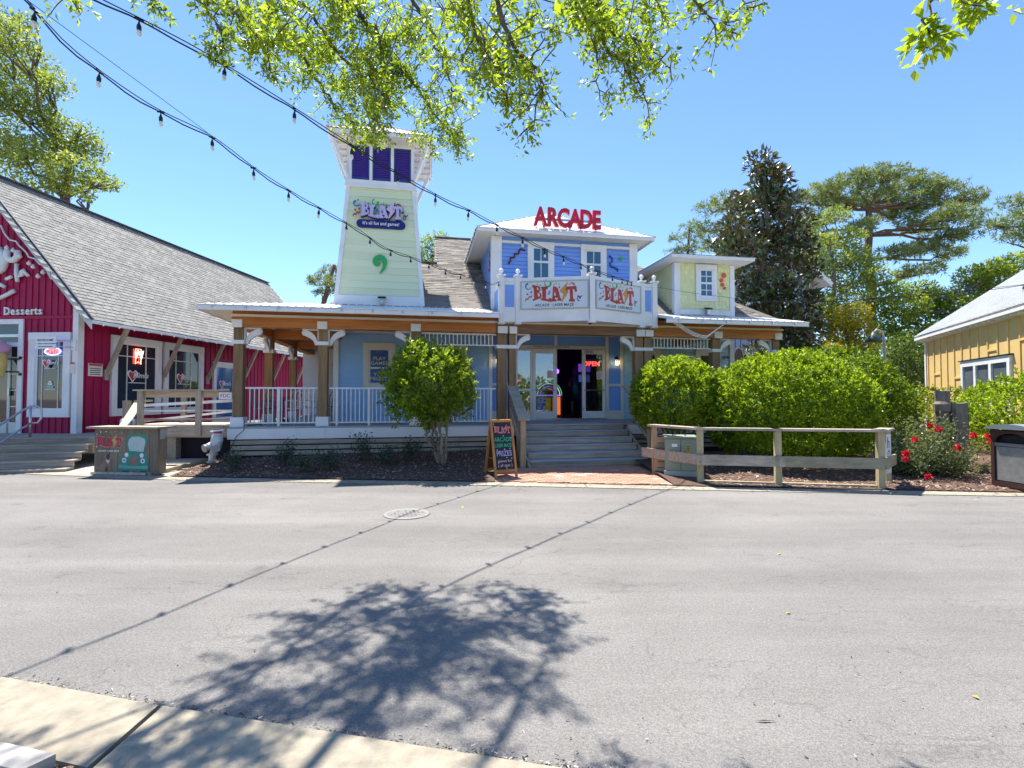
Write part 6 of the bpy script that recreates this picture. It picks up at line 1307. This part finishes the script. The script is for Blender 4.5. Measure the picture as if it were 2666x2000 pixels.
# --- multi-stemmed small tree before the porch
def small_tree():
    bx_ = -1.62; by = 11.55; t = thing('small_tree', 'small multi-stemmed tree with a dense light green crown before the porch', 'tree', (bx_, by, .15)); mb = MB()
    for dx, dy, tx, ty in ((-.05, 0, -.55, .1), (.0, .04, -.25, -.1), (.06, 0, .12, .1), (.03, -.05, .0, -.15), (-.03, .03, -.38, .2)):
        pts = limb(mb, (dx, dy, 0), (tx, ty, 1.15), .045, .022, .05)
        for k in range(4): limb(mb, pts[4], (tx + random.uniform(-.5, .5), ty + random.uniform(-.4, .4), random.uniform(1.2, 2.2)), .016, .005, .08, 5)
    mb.build('trunk', M('mottled_bark', (.30, .24, .18), .8, .3, 8, bump=.3), t, True)
    n = 2100; d = unit(RNG.normal(size=(n, 3))); lump = 1 + .06 * np.sin(d @ np.array((4, 2, 3)) + 1) + .06 * np.sin(d @ np.array((-3, 5, 6))) + .07 * np.sin(d @ np.array((9, -7, 8)))
    rr = (.4 + .6 * RNG.random((n, 1)) ** .4) * lump[:, None]; sp = d * rr * (1.0, .95, .98) + (-.26, 0, 1.83); sp = sp[sp[:, 2] > .95 + .2 * np.sin(sp[:, 0] * 7)]; d = unit(sp - np.array((-.3, 0, 1.83)))
    sa = unit(d * .7 + RNG.normal(size=d.shape) * .4 + (0, 0, .5)); m = 12; sl = .13 * RNG.uniform(.6, 1.4, (len(d), 1, 1)); p = (sp[:, None] + sa[:, None] * np.linspace(0, 1, m)[None, :, None] * sl).reshape(-1, 3)
    ax = (sa[:, None] * .7 + unit(RNG.normal(size=(len(d) * m, 3))).reshape(-1, m, 3) * .9).reshape(-1, 3)
    mobj('crown', leaf_mesh('crown', p, ax, .082 * RNG.uniform(.65, 1.3, len(p)), .4, L_small), t)
    q = RNG.normal(size=(260, 3)) * (.14, .12, .25) + (-.12, -.1, .55); tag(mobj('shoots', leaf_mesh('shoots', q, RNG.normal(size=q.shape) + (0, 0, .3), .06, .4, L_dk), t), kind='stuff')
small_tree()
# --- low dark roses along the bed
for px, Y, h, lab in ((612, 11.1, .42, 'low dark leafy plant nearest the fire connection pipe'), (742, 11.5, .55, 'taller dark leafy plant before the left porch railing'), (800, 10.95, .42, 'dark leafy plant in the mulch right of the tall one'), (857, 11.1, .40, 'squat dark plant below the second porch post'), (952, 11.9, .58, 'upright dark leafy plant under the blue poster window'), (1005, 11.5, .38, 'small spreading dark plant left of the small tree'), (1070, 11.9, .45, 'dark leafy plant close against the small tree')):
    x = (px - 1333) / FPX * Y; z = bed_z(x, Y); t = thing('rose_plant', lab, 'plant', (x, Y, z)); mb = MB(); ps = []; ax = []
    for i in range(11):
        a = random.uniform(0, 6.28); e = Vector((math.cos(a) * random.uniform(.08, .3), math.sin(a) * random.uniform(.08, .25), h * random.uniform(.55, 1.1))); pts = limb(mb, (0, 0, 0), e, .008, .004, .08, 5)
        for p_ in pts[2:]:
            for k in range(9): v_ = RNG.normal(size=3); ps.append(np.array(p_) + v_ * .045); ax.append(v_ + (0, 0, .2))
    mb.build('stems', barkm, t); mobj('leaves', leaf_mesh('leaves', np.array(ps), np.array(ax), .06, .5, L_dk), t)
# --- red roses on the right
rt = thing('rose_bush', 'sprawling rose bush with red blooms between the fence and the litter bin', 'rose bush', (8.7, 10.5, .06)); mb = MB(); ps = []; ax = []
for i in range(120):
    a = random.uniform(0, 6.28); rr = random.uniform(.2, 1); e = Vector((math.cos(a) * 1.15 * rr, math.sin(a) * .75 * rr, random.uniform(.25, 1.28) * (1.12 - .55 * rr))); pts = limb(mb, (e.x * .25, e.y * .25, 0), e, .010, .004, .1, 6)
    for p_ in pts[2:]:
        for k in range(11): v_ = RNG.normal(size=3); ps.append(np.array(p_) + v_ * .06); ax.append(v_ + (0, 0, .3))
mb.build('stems', barkm, rt); mobj('leaves', leaf_mesh('leaves', np.array(ps), np.array(ax), .065, .5, L_rose), rt)
rosem = LEAF('rose_petal', (.60, .01, .04), (.75, .05, .10), .25, .5, tcol=(1.2, .5, .5))
for px, py, Y in ((2420, 1110, 10.2), (2443, 1119, 10.1), (2382, 1146, 10.1), (2358, 1181, 9.95), (2356, 1196, 9.9), (2534, 1134, 10.2), (2571, 1137, 10.2), (2492, 1165, 9.9), (2417, 1243, 9.75), (2580, 1152, 10.1)):
    c = np.array(P(px, py, Y)) - np.array(rt.location); d = unit(RNG.normal(size=(34, 3)) + (0, -.3, .5)); mobj('bloom', leaf_mesh('bloom', c + d * .02, d + RNG.normal(size=d.shape) * .2, .06, .9, rosem), rt)
# --- overhanging oak: limbs drop into the frame from a crown overhead
ot = thing('overhanging_oak', 'bright green oak branches hanging into the top of the view', 'tree', (-5.5, -4.5, 0))
OB = Vector(ot.location); mb = MB(); tw_p = []; tw_d = []
trk = [Vector((0, 0, 0)), Vector((.1, .1, 2)), Vector((.3, .5, 4)), Vector((.9, 1.6, 5.6))]; mb.tube(trk, [.34, .29, .24, .18], 12)
def branch(pl, r0, r1, src):
    pts = [P(*q) - OB for q in pl]; s = Vector(src); q = pts[0]
    full = [s, s.lerp(q, .35) + Vector((0, 0, .9)), s.lerp(q, .7) + Vector((0, 0, .7))] + pts
    sm = []
    for a, b in zip(full, full[1:]): sm += [a.lerp(b, f / 3) + Vector(RNG.normal(size=3)) * .02 for f in range(3)]
    sm.append(full[-1]); mb.tube(sm, [r0 * 3 * (1 - i / len(sm)) + r1 for i in range(len(sm))], 6); return sm[9:]
fork = trk[-1]
BRL = [([(560, -120, 5.2), (695, 0, 5.6), (724, 65, 5.8), (771, 119, 6.0), (804, 177, 6.2), (836, 224, 6.4), (862, 262, 6.6), (900, 296, 6.7), (930, 330, 6.8)], .014),
       ([(840, -110, 5.4), (901, 0, 5.7), (934, 43, 5.8), (970, 69, 5.9), (992, 116, 6.0), (1024, 163, 6.1), (1064, 203, 6.2), (1115, 268, 6.3), (1151, 318, 6.4), (1183, 372, 6.5)], .016),
       ([(1010, -120, 5.2), (1080, 10, 5.6), (1120, 80, 5.8), (1150, 150, 5.9), (1170, 215, 6.0), (1185, 255, 6.1)], .012),
       ([(1240, -120, 3.4), (1300, 33, 3.5), (1346, 132, 3.6), (1399, 172, 3.65), (1412, 252, 3.7), (1372, 335, 3.75)], .0091),
       ([(1180, -100, 3.5), (1225, 20, 3.6), (1258, 110, 3.65), (1300, 200, 3.7), (1325, 270, 3.75)], .0088),
       ([(1480, -110, 3.5), (1545, 0, 3.7), (1571, 100, 3.8), (1611, 166, 3.8), (1660, 215, 3.9), (1690, 300, 3.9)], .008), ([(1571, 70, 3.75), (1664, 105, 3.8), (1704, 132, 3.8), (1745, 178, 3.8)], .006), ([(1545, 40, 3.7), (1560, 140, 3.75), (1560, 210, 3.8), (1585, 258, 3.8)], .005),
       ([(1700, -110, 3.3), (1800, 5, 3.4), (1860, 50, 3.45), (1905, 85, 3.5)], .006), ([(1860, -40, 3.4), (1950, 20, 3.45), (1985, 10, 3.5)], .005), ([(2390, -110, 2.7), (2415, -10, 2.8), (2422, 50, 2.8), (2425, 120, 2.85)], .005), ([(2440, -60, 2.8), (2520, 0, 2.85), (2550, 5, 2.9)], .004), ([(140, -90, 4.0), (180, -25, 4.2), (190, 5, 4.2)], .003), ([(380, -90, 4.6), (398, -20, 4.8), (408, 25, 4.8)], .003), ([(480, -60, 4.3), (560, 40, 4.4), (575, 110, 4.5), (560, 150, 4.5)], .008), ([(520, -60, 4.5), (640, 60, 4.7), (690, 120, 4.8), (705, 190, 4.8)], .01), ([(640, -60, 5.0), (800, 20, 5.4), (860, 120, 5.7), (960, 200, 5.9), (1000, 260, 6.0), (1010, 320, 6.0)], .01)]
sk_all = [(branch(pl, r, r * .35, fork), r, pl) for pl, r in BRL]
for sk, r, pl in sk_all:
    big = r >= .009; Yd = pl[-1][2]
    for i, p in enumerate(sk):
        nt_ = 2 if r > .0052 else 1
        for k in range(nt_):
            d = Vector((random.uniform(-1, 1), random.uniform(-1, 1), random.uniform(-1.0, .55))).normalized(); Lt = random.uniform(.15, .5) * (1.1 if big else .6) * (.5 if i > len(sk) - 4 else 1); e = p + d * Lt + Vector((0, 0, -.12 * Lt))
            mb.tube([p, p.lerp(e, .5) + Vector(RNG.normal(size=3)) * .02, e], [.006, .004, .002], 4)
            for f in np.linspace(.25, 1, max(2, int(Lt / .07))): tw_p.append(p.lerp(e, f)); tw_d.append(d)
    for q in range(6): tw_p.append(sk[-1] + Vector(RNG.normal(size=3)) * .05); tw_d.append(Vector((0, 0, -1)))
# fuller masses over the middle of the picture, and the crown above the frame that shades the road
for px, py, rx, ry, Y, n in ((760, 40, 180, 85, 5.1, 120), (980, 60, 190, 110, 5.6, 180), (900, 190, 160, 90, 6.2, 170), (1040, 190, 130, 110, 6.2, 170), (950, 235, 95, 50, 6.5, 110), (1120, 310, 60, 60, 6.4, 60), (1260, 60, 130, 90, 3.75, 120), (1290, 200, 80, 90, 3.7, 60), (1480, 25, 140, 50, 3.5, 80), (620, 30, 100, 50, 4.4, 60), (690, 110, 70, 70, 4.9, 45), (1640, 130, 60, 60, 3.8, 26), (1600, 20, 130, 35, 3.8, 60), (1000, 315, 45, 35, 6.4, 22), (1180, 365, 30, 35, 6.4, 26), (960, 345, 25, 25, 6.6, 6), (1560, 60, 40, 60, 3.8, 20)):
    for i in range(max(4, int(n * .125))):
        th = random.uniform(0, 6.28); q = math.sqrt(random.random()); c = P(px + rx * q * math.cos(th), py + ry * q * math.sin(th), Y + random.gauss(0, .3)) - OB
        dv = Vector((random.gauss(.15, .5), random.gauss(0, .4), random.uniform(-1.2, -.2))).normalized(); Ls = random.uniform(.22, .5) * Y / 6; a_ = c - dv * Ls * .5; b_ = c + dv * Ls * .5 + Vector((0, 0, -.04)); m_ = a_.lerp(b_, .5) + Vector(RNG.normal(size=3)) * .02
        mb.tube([a_ + Vector((random.uniform(-.25, .25), random.uniform(-.2, .2), .22)), a_, m_, b_], [.006, .005, .0035, .002], 4)
        for f in np.linspace(0, 1, 7): tw_p.append(a_.lerp(b_, f)); tw_d.append(dv)
        for s_ in (-1, 1):
            e_ = m_ + Vector((s_ * random.uniform(.08, .2), random.uniform(-.1, .1), random.uniform(-.18, .05))); mb.tube([m_, e_], [.003, .0015], 4)
            for f in (.6, 1): tw_p.append(m_.lerp(e_, f)); tw_d.append(e_ - m_)
for cx, cy, cz, rr, n in ((-2.3, 4.1, 6.5, .6, 25),):
    for i in range(n): c = Vector((cx, cy, cz)) + Vector(ball(1, .2)[0][0] * np.array((rr, rr, rr * .5))) - OB; tw_p.append(c); tw_d.append(Vector((random.uniform(-1, 1), random.uniform(-1, 1), -.2)))
mb.build('branches', barkm, ot, True)
lp_ = []; la = []
for p, d in zip(tw_p, tw_d):
    for k in range(7): v_ = RNG.normal(size=3); v_ /= np.linalg.norm(v_); lp_.append(np.array(p) + v_ * .018); la.append(v_ + np.array(d) * .5)
lp_ = np.array(lp_); la = np.array(la); Ll = .062 * RNG.uniform(.65, 1.3, len(lp_)) * np.where(lp_[:, 1] + OB.y < 3.0, 1.2, np.where(lp_[:, 1] + OB.y < 4.0, .85, 1.0))
wp = lp_ + np.array(OB); a_ = wp[:, 1]; px_ = 1333 + FPX * wp[:, 0] / np.maximum(a_, .1); py_ = 1000 - FPX * ((wp[:, 2] - EYE) / np.maximum(a_, .1) - 35 / FPX)
vis = (px_ > 0) & (px_ < 2666) & (py_ > 0) & (py_ < 500); order = np.argsort(np.where(vis, a_, 1e6)); ids = order[:300]; rest_ = order[300:]
mobj('crown', leaf_mesh('crown', lp_[rest_], la[rest_], Ll[rest_], .36, L_oak), ot)
me0 = leaf_mesh('leaf', np.zeros((1, 3)), np.array([[0, 1.0, 0]]), 1.0, .42, L_oak, nrm=np.array([[0, 0, 1.0]]))
for i in ids: mobj('leaf', me0, ot, lp_[i], Vector(la[i]).to_track_quat('Y', 'Z').to_euler(), (Ll[i],) * 3)
# --- trees behind
tree('oak_tree', 'tall pale green oak rising behind the red barn at the left edge', (-22, 24, 0), (-21.6, 24, 13), .45,
     pxcl([(-60, 60, 110, 60), (20, 100, 70, 50), (60, 170, 90, 50), (130, 220, 60, 35), (-40, 220, 110, 60), (40, 280, 90, 45), (110, 300, 60, 35), (190, 350, 70, 40), (230, 390, 50, 35), (120, 400, 90, 40), (30, 380, 90, 50), (190, 440, 80, 35), (250, 470, 50, 26), (290, 480, 32, 16), (170, 480, 60, 24), (90, 470, 80, 35), (220, 505, 30, 20), (-60, 380, 100, 90), (70, 60, 30, 25)], 22, 1.6), 900, .165, .5, L_oak2, barkm, subs=4, shell=.2)
random.seed(21)
tree('magnolia_tree', 'tall dark magnolia with brown-backed leaves behind the right porch end', (11.1, 21.5, 0), (11.0, 21.5, 11.6), .2,
     pxcl([(a_ + random.uniform(-16, 16), b_ + random.uniform(-12, 12), c_ * random.uniform(.75, 1.25), d_ * random.uniform(.75, 1.2)) for a_, b_, c_, d_ in [(1990, 420, 35, 35), (2020, 450, 30, 22), (1880, 690, 26, 24), (1905, 600, 34, 26), (1895, 640, 30, 22), (2095, 640, 35, 30), (2085, 590, 28, 26), (2125, 780, 26, 24), (2125, 860, 30, 30), (1935, 545, 34, 24), (2060, 545, 30, 24), (2000, 470, 50, 45), (1985, 530, 70, 50), (2010, 590, 75, 50), (1970, 620, 65, 45), (1940, 660, 60, 40), (2050, 650, 60, 45), (1960, 700, 60, 40), (2070, 710, 55, 40), (2000, 740, 80, 45), (2080, 770, 55, 45), (1960, 780, 50, 35), (2020, 830, 80, 50), (2080, 850, 50, 45), (2040, 900, 75, 50), (2095, 920, 40, 45), (1990, 930, 60, 45), (2060, 960, 70, 50), (2110, 700, 25, 25), (1925, 640, 30, 25), (2025, 520, 40, 35)]], 21.5, 1.5), 560, .29, .40, L_mag, barkm, shell=.15, subs=3, coh=False)
def pine(lab, base, top, r, cl, per, L):
    t = thing('pine_tree', lab, 'tree', base); b = Vector(base); mb = MB(); sk = limb(mb, (0, 0, 0), Vector(top) - b, r, r * .45, .015, 8); ps = []; ax = []
    for x, y, z, rx, ry, rz in cl:
        c = Vector((x, y, z)) - b; best = min(sk[4:], key=lambda s: (s - c).length + max(0, s.z - c.z) * 2.0); pts = limb(mb, best, c - Vector((0, 0, rz * .6)), r * .26, r * .08, .07)
        n = max(14, int(per * 2.6 * rx * ry))
        for k in range(n):
            q, _ = ball(1, .1); tp = np.array(c) + q[0] * (rx, ry, rz)
            if k % 6 == 0: limb(mb, pts[5], tp, r * .05, r * .015, .05, 3)
            dd = unit(RNG.normal(size=(20, 3)) + (0, 0, .55)); ps.append(np.repeat(tp[None], 20, 0) + dd * .04); ax.append(dd)
    mb.build('trunk', barkp, t, True); ps = np.concatenate(ps); ax = np.concatenate(ax); mobj('crown', leaf_mesh('crown', ps, ax, L * .62 * RNG.uniform(.7, 1.2, len(ps)), .15, L_pine), t)
pine('big umbrella-shaped pine with a spreading crown behind the yellow building', (26.0, 36, 0), tuple(P(2262, 545, 36)), .48,
     pxcl([(2230, 470, 70, 25), (2300, 455, 70, 22), (2160, 490, 60, 24), (2110, 520, 55, 24), (2380, 475, 70, 24), (2450, 490, 70, 24), (2520, 520, 60, 24), (2200, 530, 70, 26), (2290, 510, 80, 26), (2380, 530, 80, 26), (2470, 560, 70, 26), (2550, 570, 35, 24), (2120, 570, 50, 24), (2240, 590, 50, 22), (2400, 590, 70, 22), (2330, 560, 60, 24), (2500, 610, 55, 18), (2420, 640, 60, 22), (2340, 660, 60, 22), (2470, 660, 45, 20), (2360, 710, 45, 20), (2420, 700, 40, 18), (2150, 620, 40, 20), (2090, 620, 30, 18)], 36, 1.8), 13, .62)
pine('blue-green pine reaching in at the far right edge', (39, 38, 0), tuple(P(2740, 420, 38)), .4, pxcl([(2640, 525, 40, 18), (2590, 585, 55, 20), (2660, 590, 50, 22), (2620, 620, 40, 18), (2700, 540, 60, 30), (2720, 620, 60, 30), (2655, 560, 30, 14)], 38, 1), 9, .62)
pine('nearer of the two pines left of the magnolia, with open twisting limbs', (15.5, 38, 0), tuple(P(1900, 530, 38)), .34, pxcl([(1850, 545, 45, 22), (1890, 525, 50, 22), (1830, 590, 40, 22), (1880, 600, 45, 22), (1900, 640, 50, 22), (1850, 640, 40, 18), (1930, 570, 50, 26), (1945, 520, 40, 25)], 38, 1.2), 9, .6)
pine('small slim pine farthest left behind the yellow dormer roof', (14.6, 44, 0), tuple(P(1795, 585, 44)), .22, pxcl([(1795, 595, 28, 14), (1770, 620, 30, 14), (1815, 620, 30, 14), (1760, 655, 32, 14), (1800, 650, 32, 14), (1780, 680, 40, 14)], 44, .7), 9, .6)
pine('pine branch tips showing left of the green tower', (-15.0, 34, 0), tuple(P(870, 690, 34)), .3, pxcl([(845, 725, 38, 18), (820, 735, 22, 14), (860, 750, 34, 16), (838, 762, 22, 10), (880, 705, 40, 16), (865, 735, 30, 20)], 34, .7), 12, .5)
tree('background_tree', 'fresh yellow-green tree between the green tower and the shingled roof', (-5.2, 27, 0), tuple(P(1130, 660, 27)), .25, pxcl([(1105, 640, 32, 26), (1140, 625, 34, 22), (1110, 680, 40, 26), (1160, 660, 30, 26), (1140, 700, 40, 26), (1080, 690, 40, 26)], 27, .8), 1000, .16, .45, L_lime, barkm, subs=3, shell=.2)
tree('background_tree', 'yellow-leaved tree directly right of the far house', (21.5, 29, 0), tuple(P(2200, 860, 29)), .2, pxcl([(2170, 830, 45, 35), (2220, 820, 45, 35), (2185, 880, 50, 40), (2240, 870, 45, 40), (2170, 930, 40, 40), (2230, 930, 50, 45), (2270, 960, 40, 40)], 29, 1), 1000, .2, .45, L_yel, barkm, subs=2, shell=.3)
tree('background_tree', 'airy light green tree in front of the big pine trunk', (20.6, 31, 0), tuple(P(2160, 640, 31)), .22, pxcl([(2130, 640, 55, 30), (2200, 620, 55, 28), (2170, 680, 60, 32), (2240, 690, 55, 30), (2140, 720, 50, 32), (2220, 740, 60, 30), (2280, 720, 40, 28), (2180, 560, 40, 22), (2110, 590, 30, 24), (2170, 780, 55, 26), (2260, 780, 40, 26), (2130, 800, 45, 30), (2200, 830, 50, 35), (2110, 680, 40, 30), (2090, 740, 30, 26), (2230, 660, 40, 25)], 31, 1.3), 900, .2, .45, L_oak2, barkm, subs=4, shell=.15)
tree('background_tree', 'large light green tree behind the yellow building roof', (28, 31, 0), tuple(P(2480, 780, 31)), .3, pxcl([(2420, 840, 60, 40), (2480, 800, 60, 40), (2540, 760, 60, 40), (2600, 730, 60, 40), (2650, 690, 50, 35), (2400, 900, 60, 45), (2460, 880, 70, 45), (2370, 950, 60, 45), (2440, 950, 60, 45), (2520, 850, 60, 45), (2580, 700, 40, 25), (2600, 820, 70, 50), (2340, 900, 40, 35), (2330, 840, 45, 40), (2370, 800, 45, 35), (2430, 780, 50, 30), (2350, 960, 50, 45), (2530, 720, 45, 25), (2330, 760, 40, 30), (2400, 760, 45, 28), (2310, 880, 40, 35), (2300, 800, 35, 28)], 31, 1.5), 900, .22, .45, L_lime, barkm, subs=3, shell=.25)
tree('background_tree', 'darker green tree low behind the lamp post', (22.5, 25.5, 0), tuple(P(2350, 900, 25.5)), .18, pxcl([(2310, 930, 45, 40), (2360, 900, 45, 40), (2390, 960, 40, 40), (2340, 980, 50, 40), (2280, 980, 40, 35), (2370, 1000, 50, 35)], 25.5, .8), 900, .15, .45, LEAF('deep_green_leaf', (.05, .10, .02), (.16, .24, .05), .4, .5), barkm, subs=2, shell=.3)
# far tree belt closing the horizon
bl = []
for i in range(70):
    x = -75 + i * 2.3 + random.uniform(-.8, .8); bl.append((x, 52 + random.uniform(-4, 4), random.uniform(.8, 2.8), 2.6, 2.2, random.uniform(1.6, 2.9)))
p, d = clumps(bl, 260, .3); tag(mobj('far_woods', leaf_mesh('far_woods', p, d + RNG.normal(size=d.shape) * .6, .42 * RNG.uniform(.6, 1.3, len(p)), .6, L_oak2)), 'distant band of mixed green woods behind the buildings', kind='stuff')
bl = []  # unseen trees added behind the camera to darken and green the window reflections
for i in range(46):
    x = -60 + i * 2.7 + random.uniform(-.8, .8); bl.append((x, -34 + random.uniform(-4, 4), random.uniform(1, 5.5), 3.0, 2.2, random.uniform(2, 3.6)))
p, d = clumps(bl, 160, .3); tag(mobj('far_woods', leaf_mesh('far_woods', p, d + RNG.normal(size=d.shape) * .6, .5 * RNG.uniform(.6, 1.3, len(p)), .6, L_oak2)), 'band of trees across the road mirrored in the windows', kind='stuff')
# ---------------------------------------------------------------- string lights
cable = M('black_cable', (.012, .012, .014), .5); clear = M('clear_bulb', (.78, .80, .82), .05, .05, spec=.9)
def festoon(lab, knots, nb, drop, off=0.0, messenger=True, size=1.0):
    t = thing('string_lights', lab, 'string lights'); ks = [Vector(k) for k in knots]; n = 80; sp = []
    tot = [0]
    for a, b in zip(ks, ks[1:]): tot.append(tot[-1] + (b - a).length)
    def at(s):
        s = max(0, min(tot[-1] - 1e-6, s))
        for i in range(len(ks) - 1):
            if s <= tot[i + 1]:
                f = (s - tot[i]) / (tot[i + 1] - tot[i]); a, b = ks[i], ks[i + 1]; p0 = ks[max(i - 1, 0)]; p3 = ks[min(i + 2, len(ks) - 1)]
                return .5 * ((2 * a) + (b - p0) * f + (2 * p0 - 5 * a + 4 * b - p3) * f * f + (3 * a - p0 - 3 * b + p3) * f ** 3)
    L_ = tot[-1]; gap = L_ / nb
    MB().tube([at(L_ * i / n) for i in range(n + 1)], .0055, 5).build('messenger_wire', cable, t)
    if messenger: MB().tube([at(L_ * i / (nb * 4)) - Vector((0, 0, .012 + .03 * abs(math.sin(math.pi * (i / 4 - off))))) for i in range(nb * 4 + 1)], .008, 5).build('wire', cable, t)
    sock = MB().lathe([(.014, -.075), (.02, -.07), (.02, -.035), (.013, -.02), (.008, .0)], n=8).tube([(0, 0, -.01), (0, 0, .03)], .006, 5).tube([(-.035, 0, .032), (.035, 0, .028)], .012, 5).mesh('socket', cable); bulb = MB().lathe([(.003, -.135), (.014, -.128), (.021, -.108), (.018, -.085), (.012, -.072)], n=10).mesh('bulb', clear, True)
    for i in range(nb):
        p = at(gap * (i + off)) - Vector((0, 0, .045)); r_ = (random.uniform(-.08, .08), random.uniform(-.08, .08), random.uniform(0, 3)); mobj('socket', sock, t, p, r_, (size,) * 3); mobj('bulb', bulb, t, p, r_, (size,) * 3)
def onray(px, py, Y): return P(px, py, Y)
w2_ = [(-240, -260, 3.55), (30, -115, 4.35), (285, 8, 5.2), (500, 118, 5.8), (674, 222, 6.3), (825, 318, 6.85), (949, 398, 7.4), (1056, 461, 8.0), (1146, 512, 8.55), (1227, 549, 9.1), (1297, 586, 9.65), (1362, 618, 10.2), (1416, 646, 10.75), (1467, 667, 11.35), (1515, 688, 11.95), (1565, 708, 12.6), (1612, 724, 13.3), (1648, 735, 13.9)]
w2 = [(x, y, Y * (.82 if x < 1000 else .82 + .07 * (x - 1000) / 612 if x < 1613 else 1)) for x, y, Y in w2_]
festoon('upper string of bulbs crossing the sky to the right balcony corner', [onray(*q) for q in w2], 19, .1, .35)
w1_ = [(-150, -190, 3.4), (20, -55, 4.05), (190, 128, 4.65), (390, 272, 5.35), (548, 352, 6.0), (673, 444, 6.65), (775, 508, 7.3), (862, 557, 7.95), (940, 602, 8.6), (1000, 643, 9.2), (1057, 664, 9.8), (1103, 680, 10.3), (1147, 697, 10.85), (1185, 710, 11.35), (1219, 718, 11.85), (1250, 726, 12.4), (1280, 738, 12.9), (1308, 730, 13.35)]
festoon('lower string of bulbs crossing the sky to the left balcony corner', [onray(*q) for q in w1_], 18, .1, .6)
mw = thing('guy_wire', 'thin straight support wire beside the lower string of bulbs', 'wire'); MB().tube([onray(-100, -160, 3.7), onray(70, 0, 4.3), onray(540, 345, 6.0)], .003, 4).build('wire', cable, mw)
festoon('string of bulbs from the yellow dormer across to the far right', [onray(1912, 766, 15.2), onray(1975, 782, 15), onray(2100, 785, 14.5), onray(2350, 772, 13.6), onray(2560, 752, 12.9), onray(2720, 735, 12.4)], 7, .1, .5, size=1.0)
lc = thing('guy_wire', 'thin wire from the balcony corner to the yellow dormer', 'wire'); MB().tube([F2W(3.7, -.15, 4.9), F2W(5.4, .6, 4.9), F2W(7.4, 1.0, 4.85)], .005, 4).build('wire', cable, lc)
rc = thing('rope_swag', 'white cables drooping in a swag under the right porch eave', 'cable', F2W(0, 0), TH); mb = MB()
for k in range(3):
    mb.tube([(4.3 + k * .07 + (5.95 - 4.3 - k * .07) * f, -.66 + .1 * math.sin(f * 3.14), 3.78 - (.42 - .03 * k) * math.sin(math.pi * min(1, f * .75 + .0)) ** 1.2 if f < .67 else 3.78 - (.42 - .03 * k) * (1 - ((f - .667) / .333)) ** 1.0) for f in np.linspace(0, 1, 22)], .011, 5)
mb.build('cable', white, rc)
# party bulbs along the central dormer's shaded eave
dl = thing('eave_lights', 'row of small bulbs along the left eave of the blue dormer', 'string lights', F2W(0, 0), TH); mb = MB(); mb2 = MB()
mb.tube([(-.93, .6 + i * .4, 6.44) for i in range(13)], .012, 5)
for i in range(13): mb2.lathe([(.01, -.06), (.035, -.03), (.012, 0)], (-.95, .8 + i * .38, 6.46), 6)
mb.build('wire', cable, dl); tag(mb2.build('bulb', bpy.data.materials['bulb'], dl), kind='stuff')
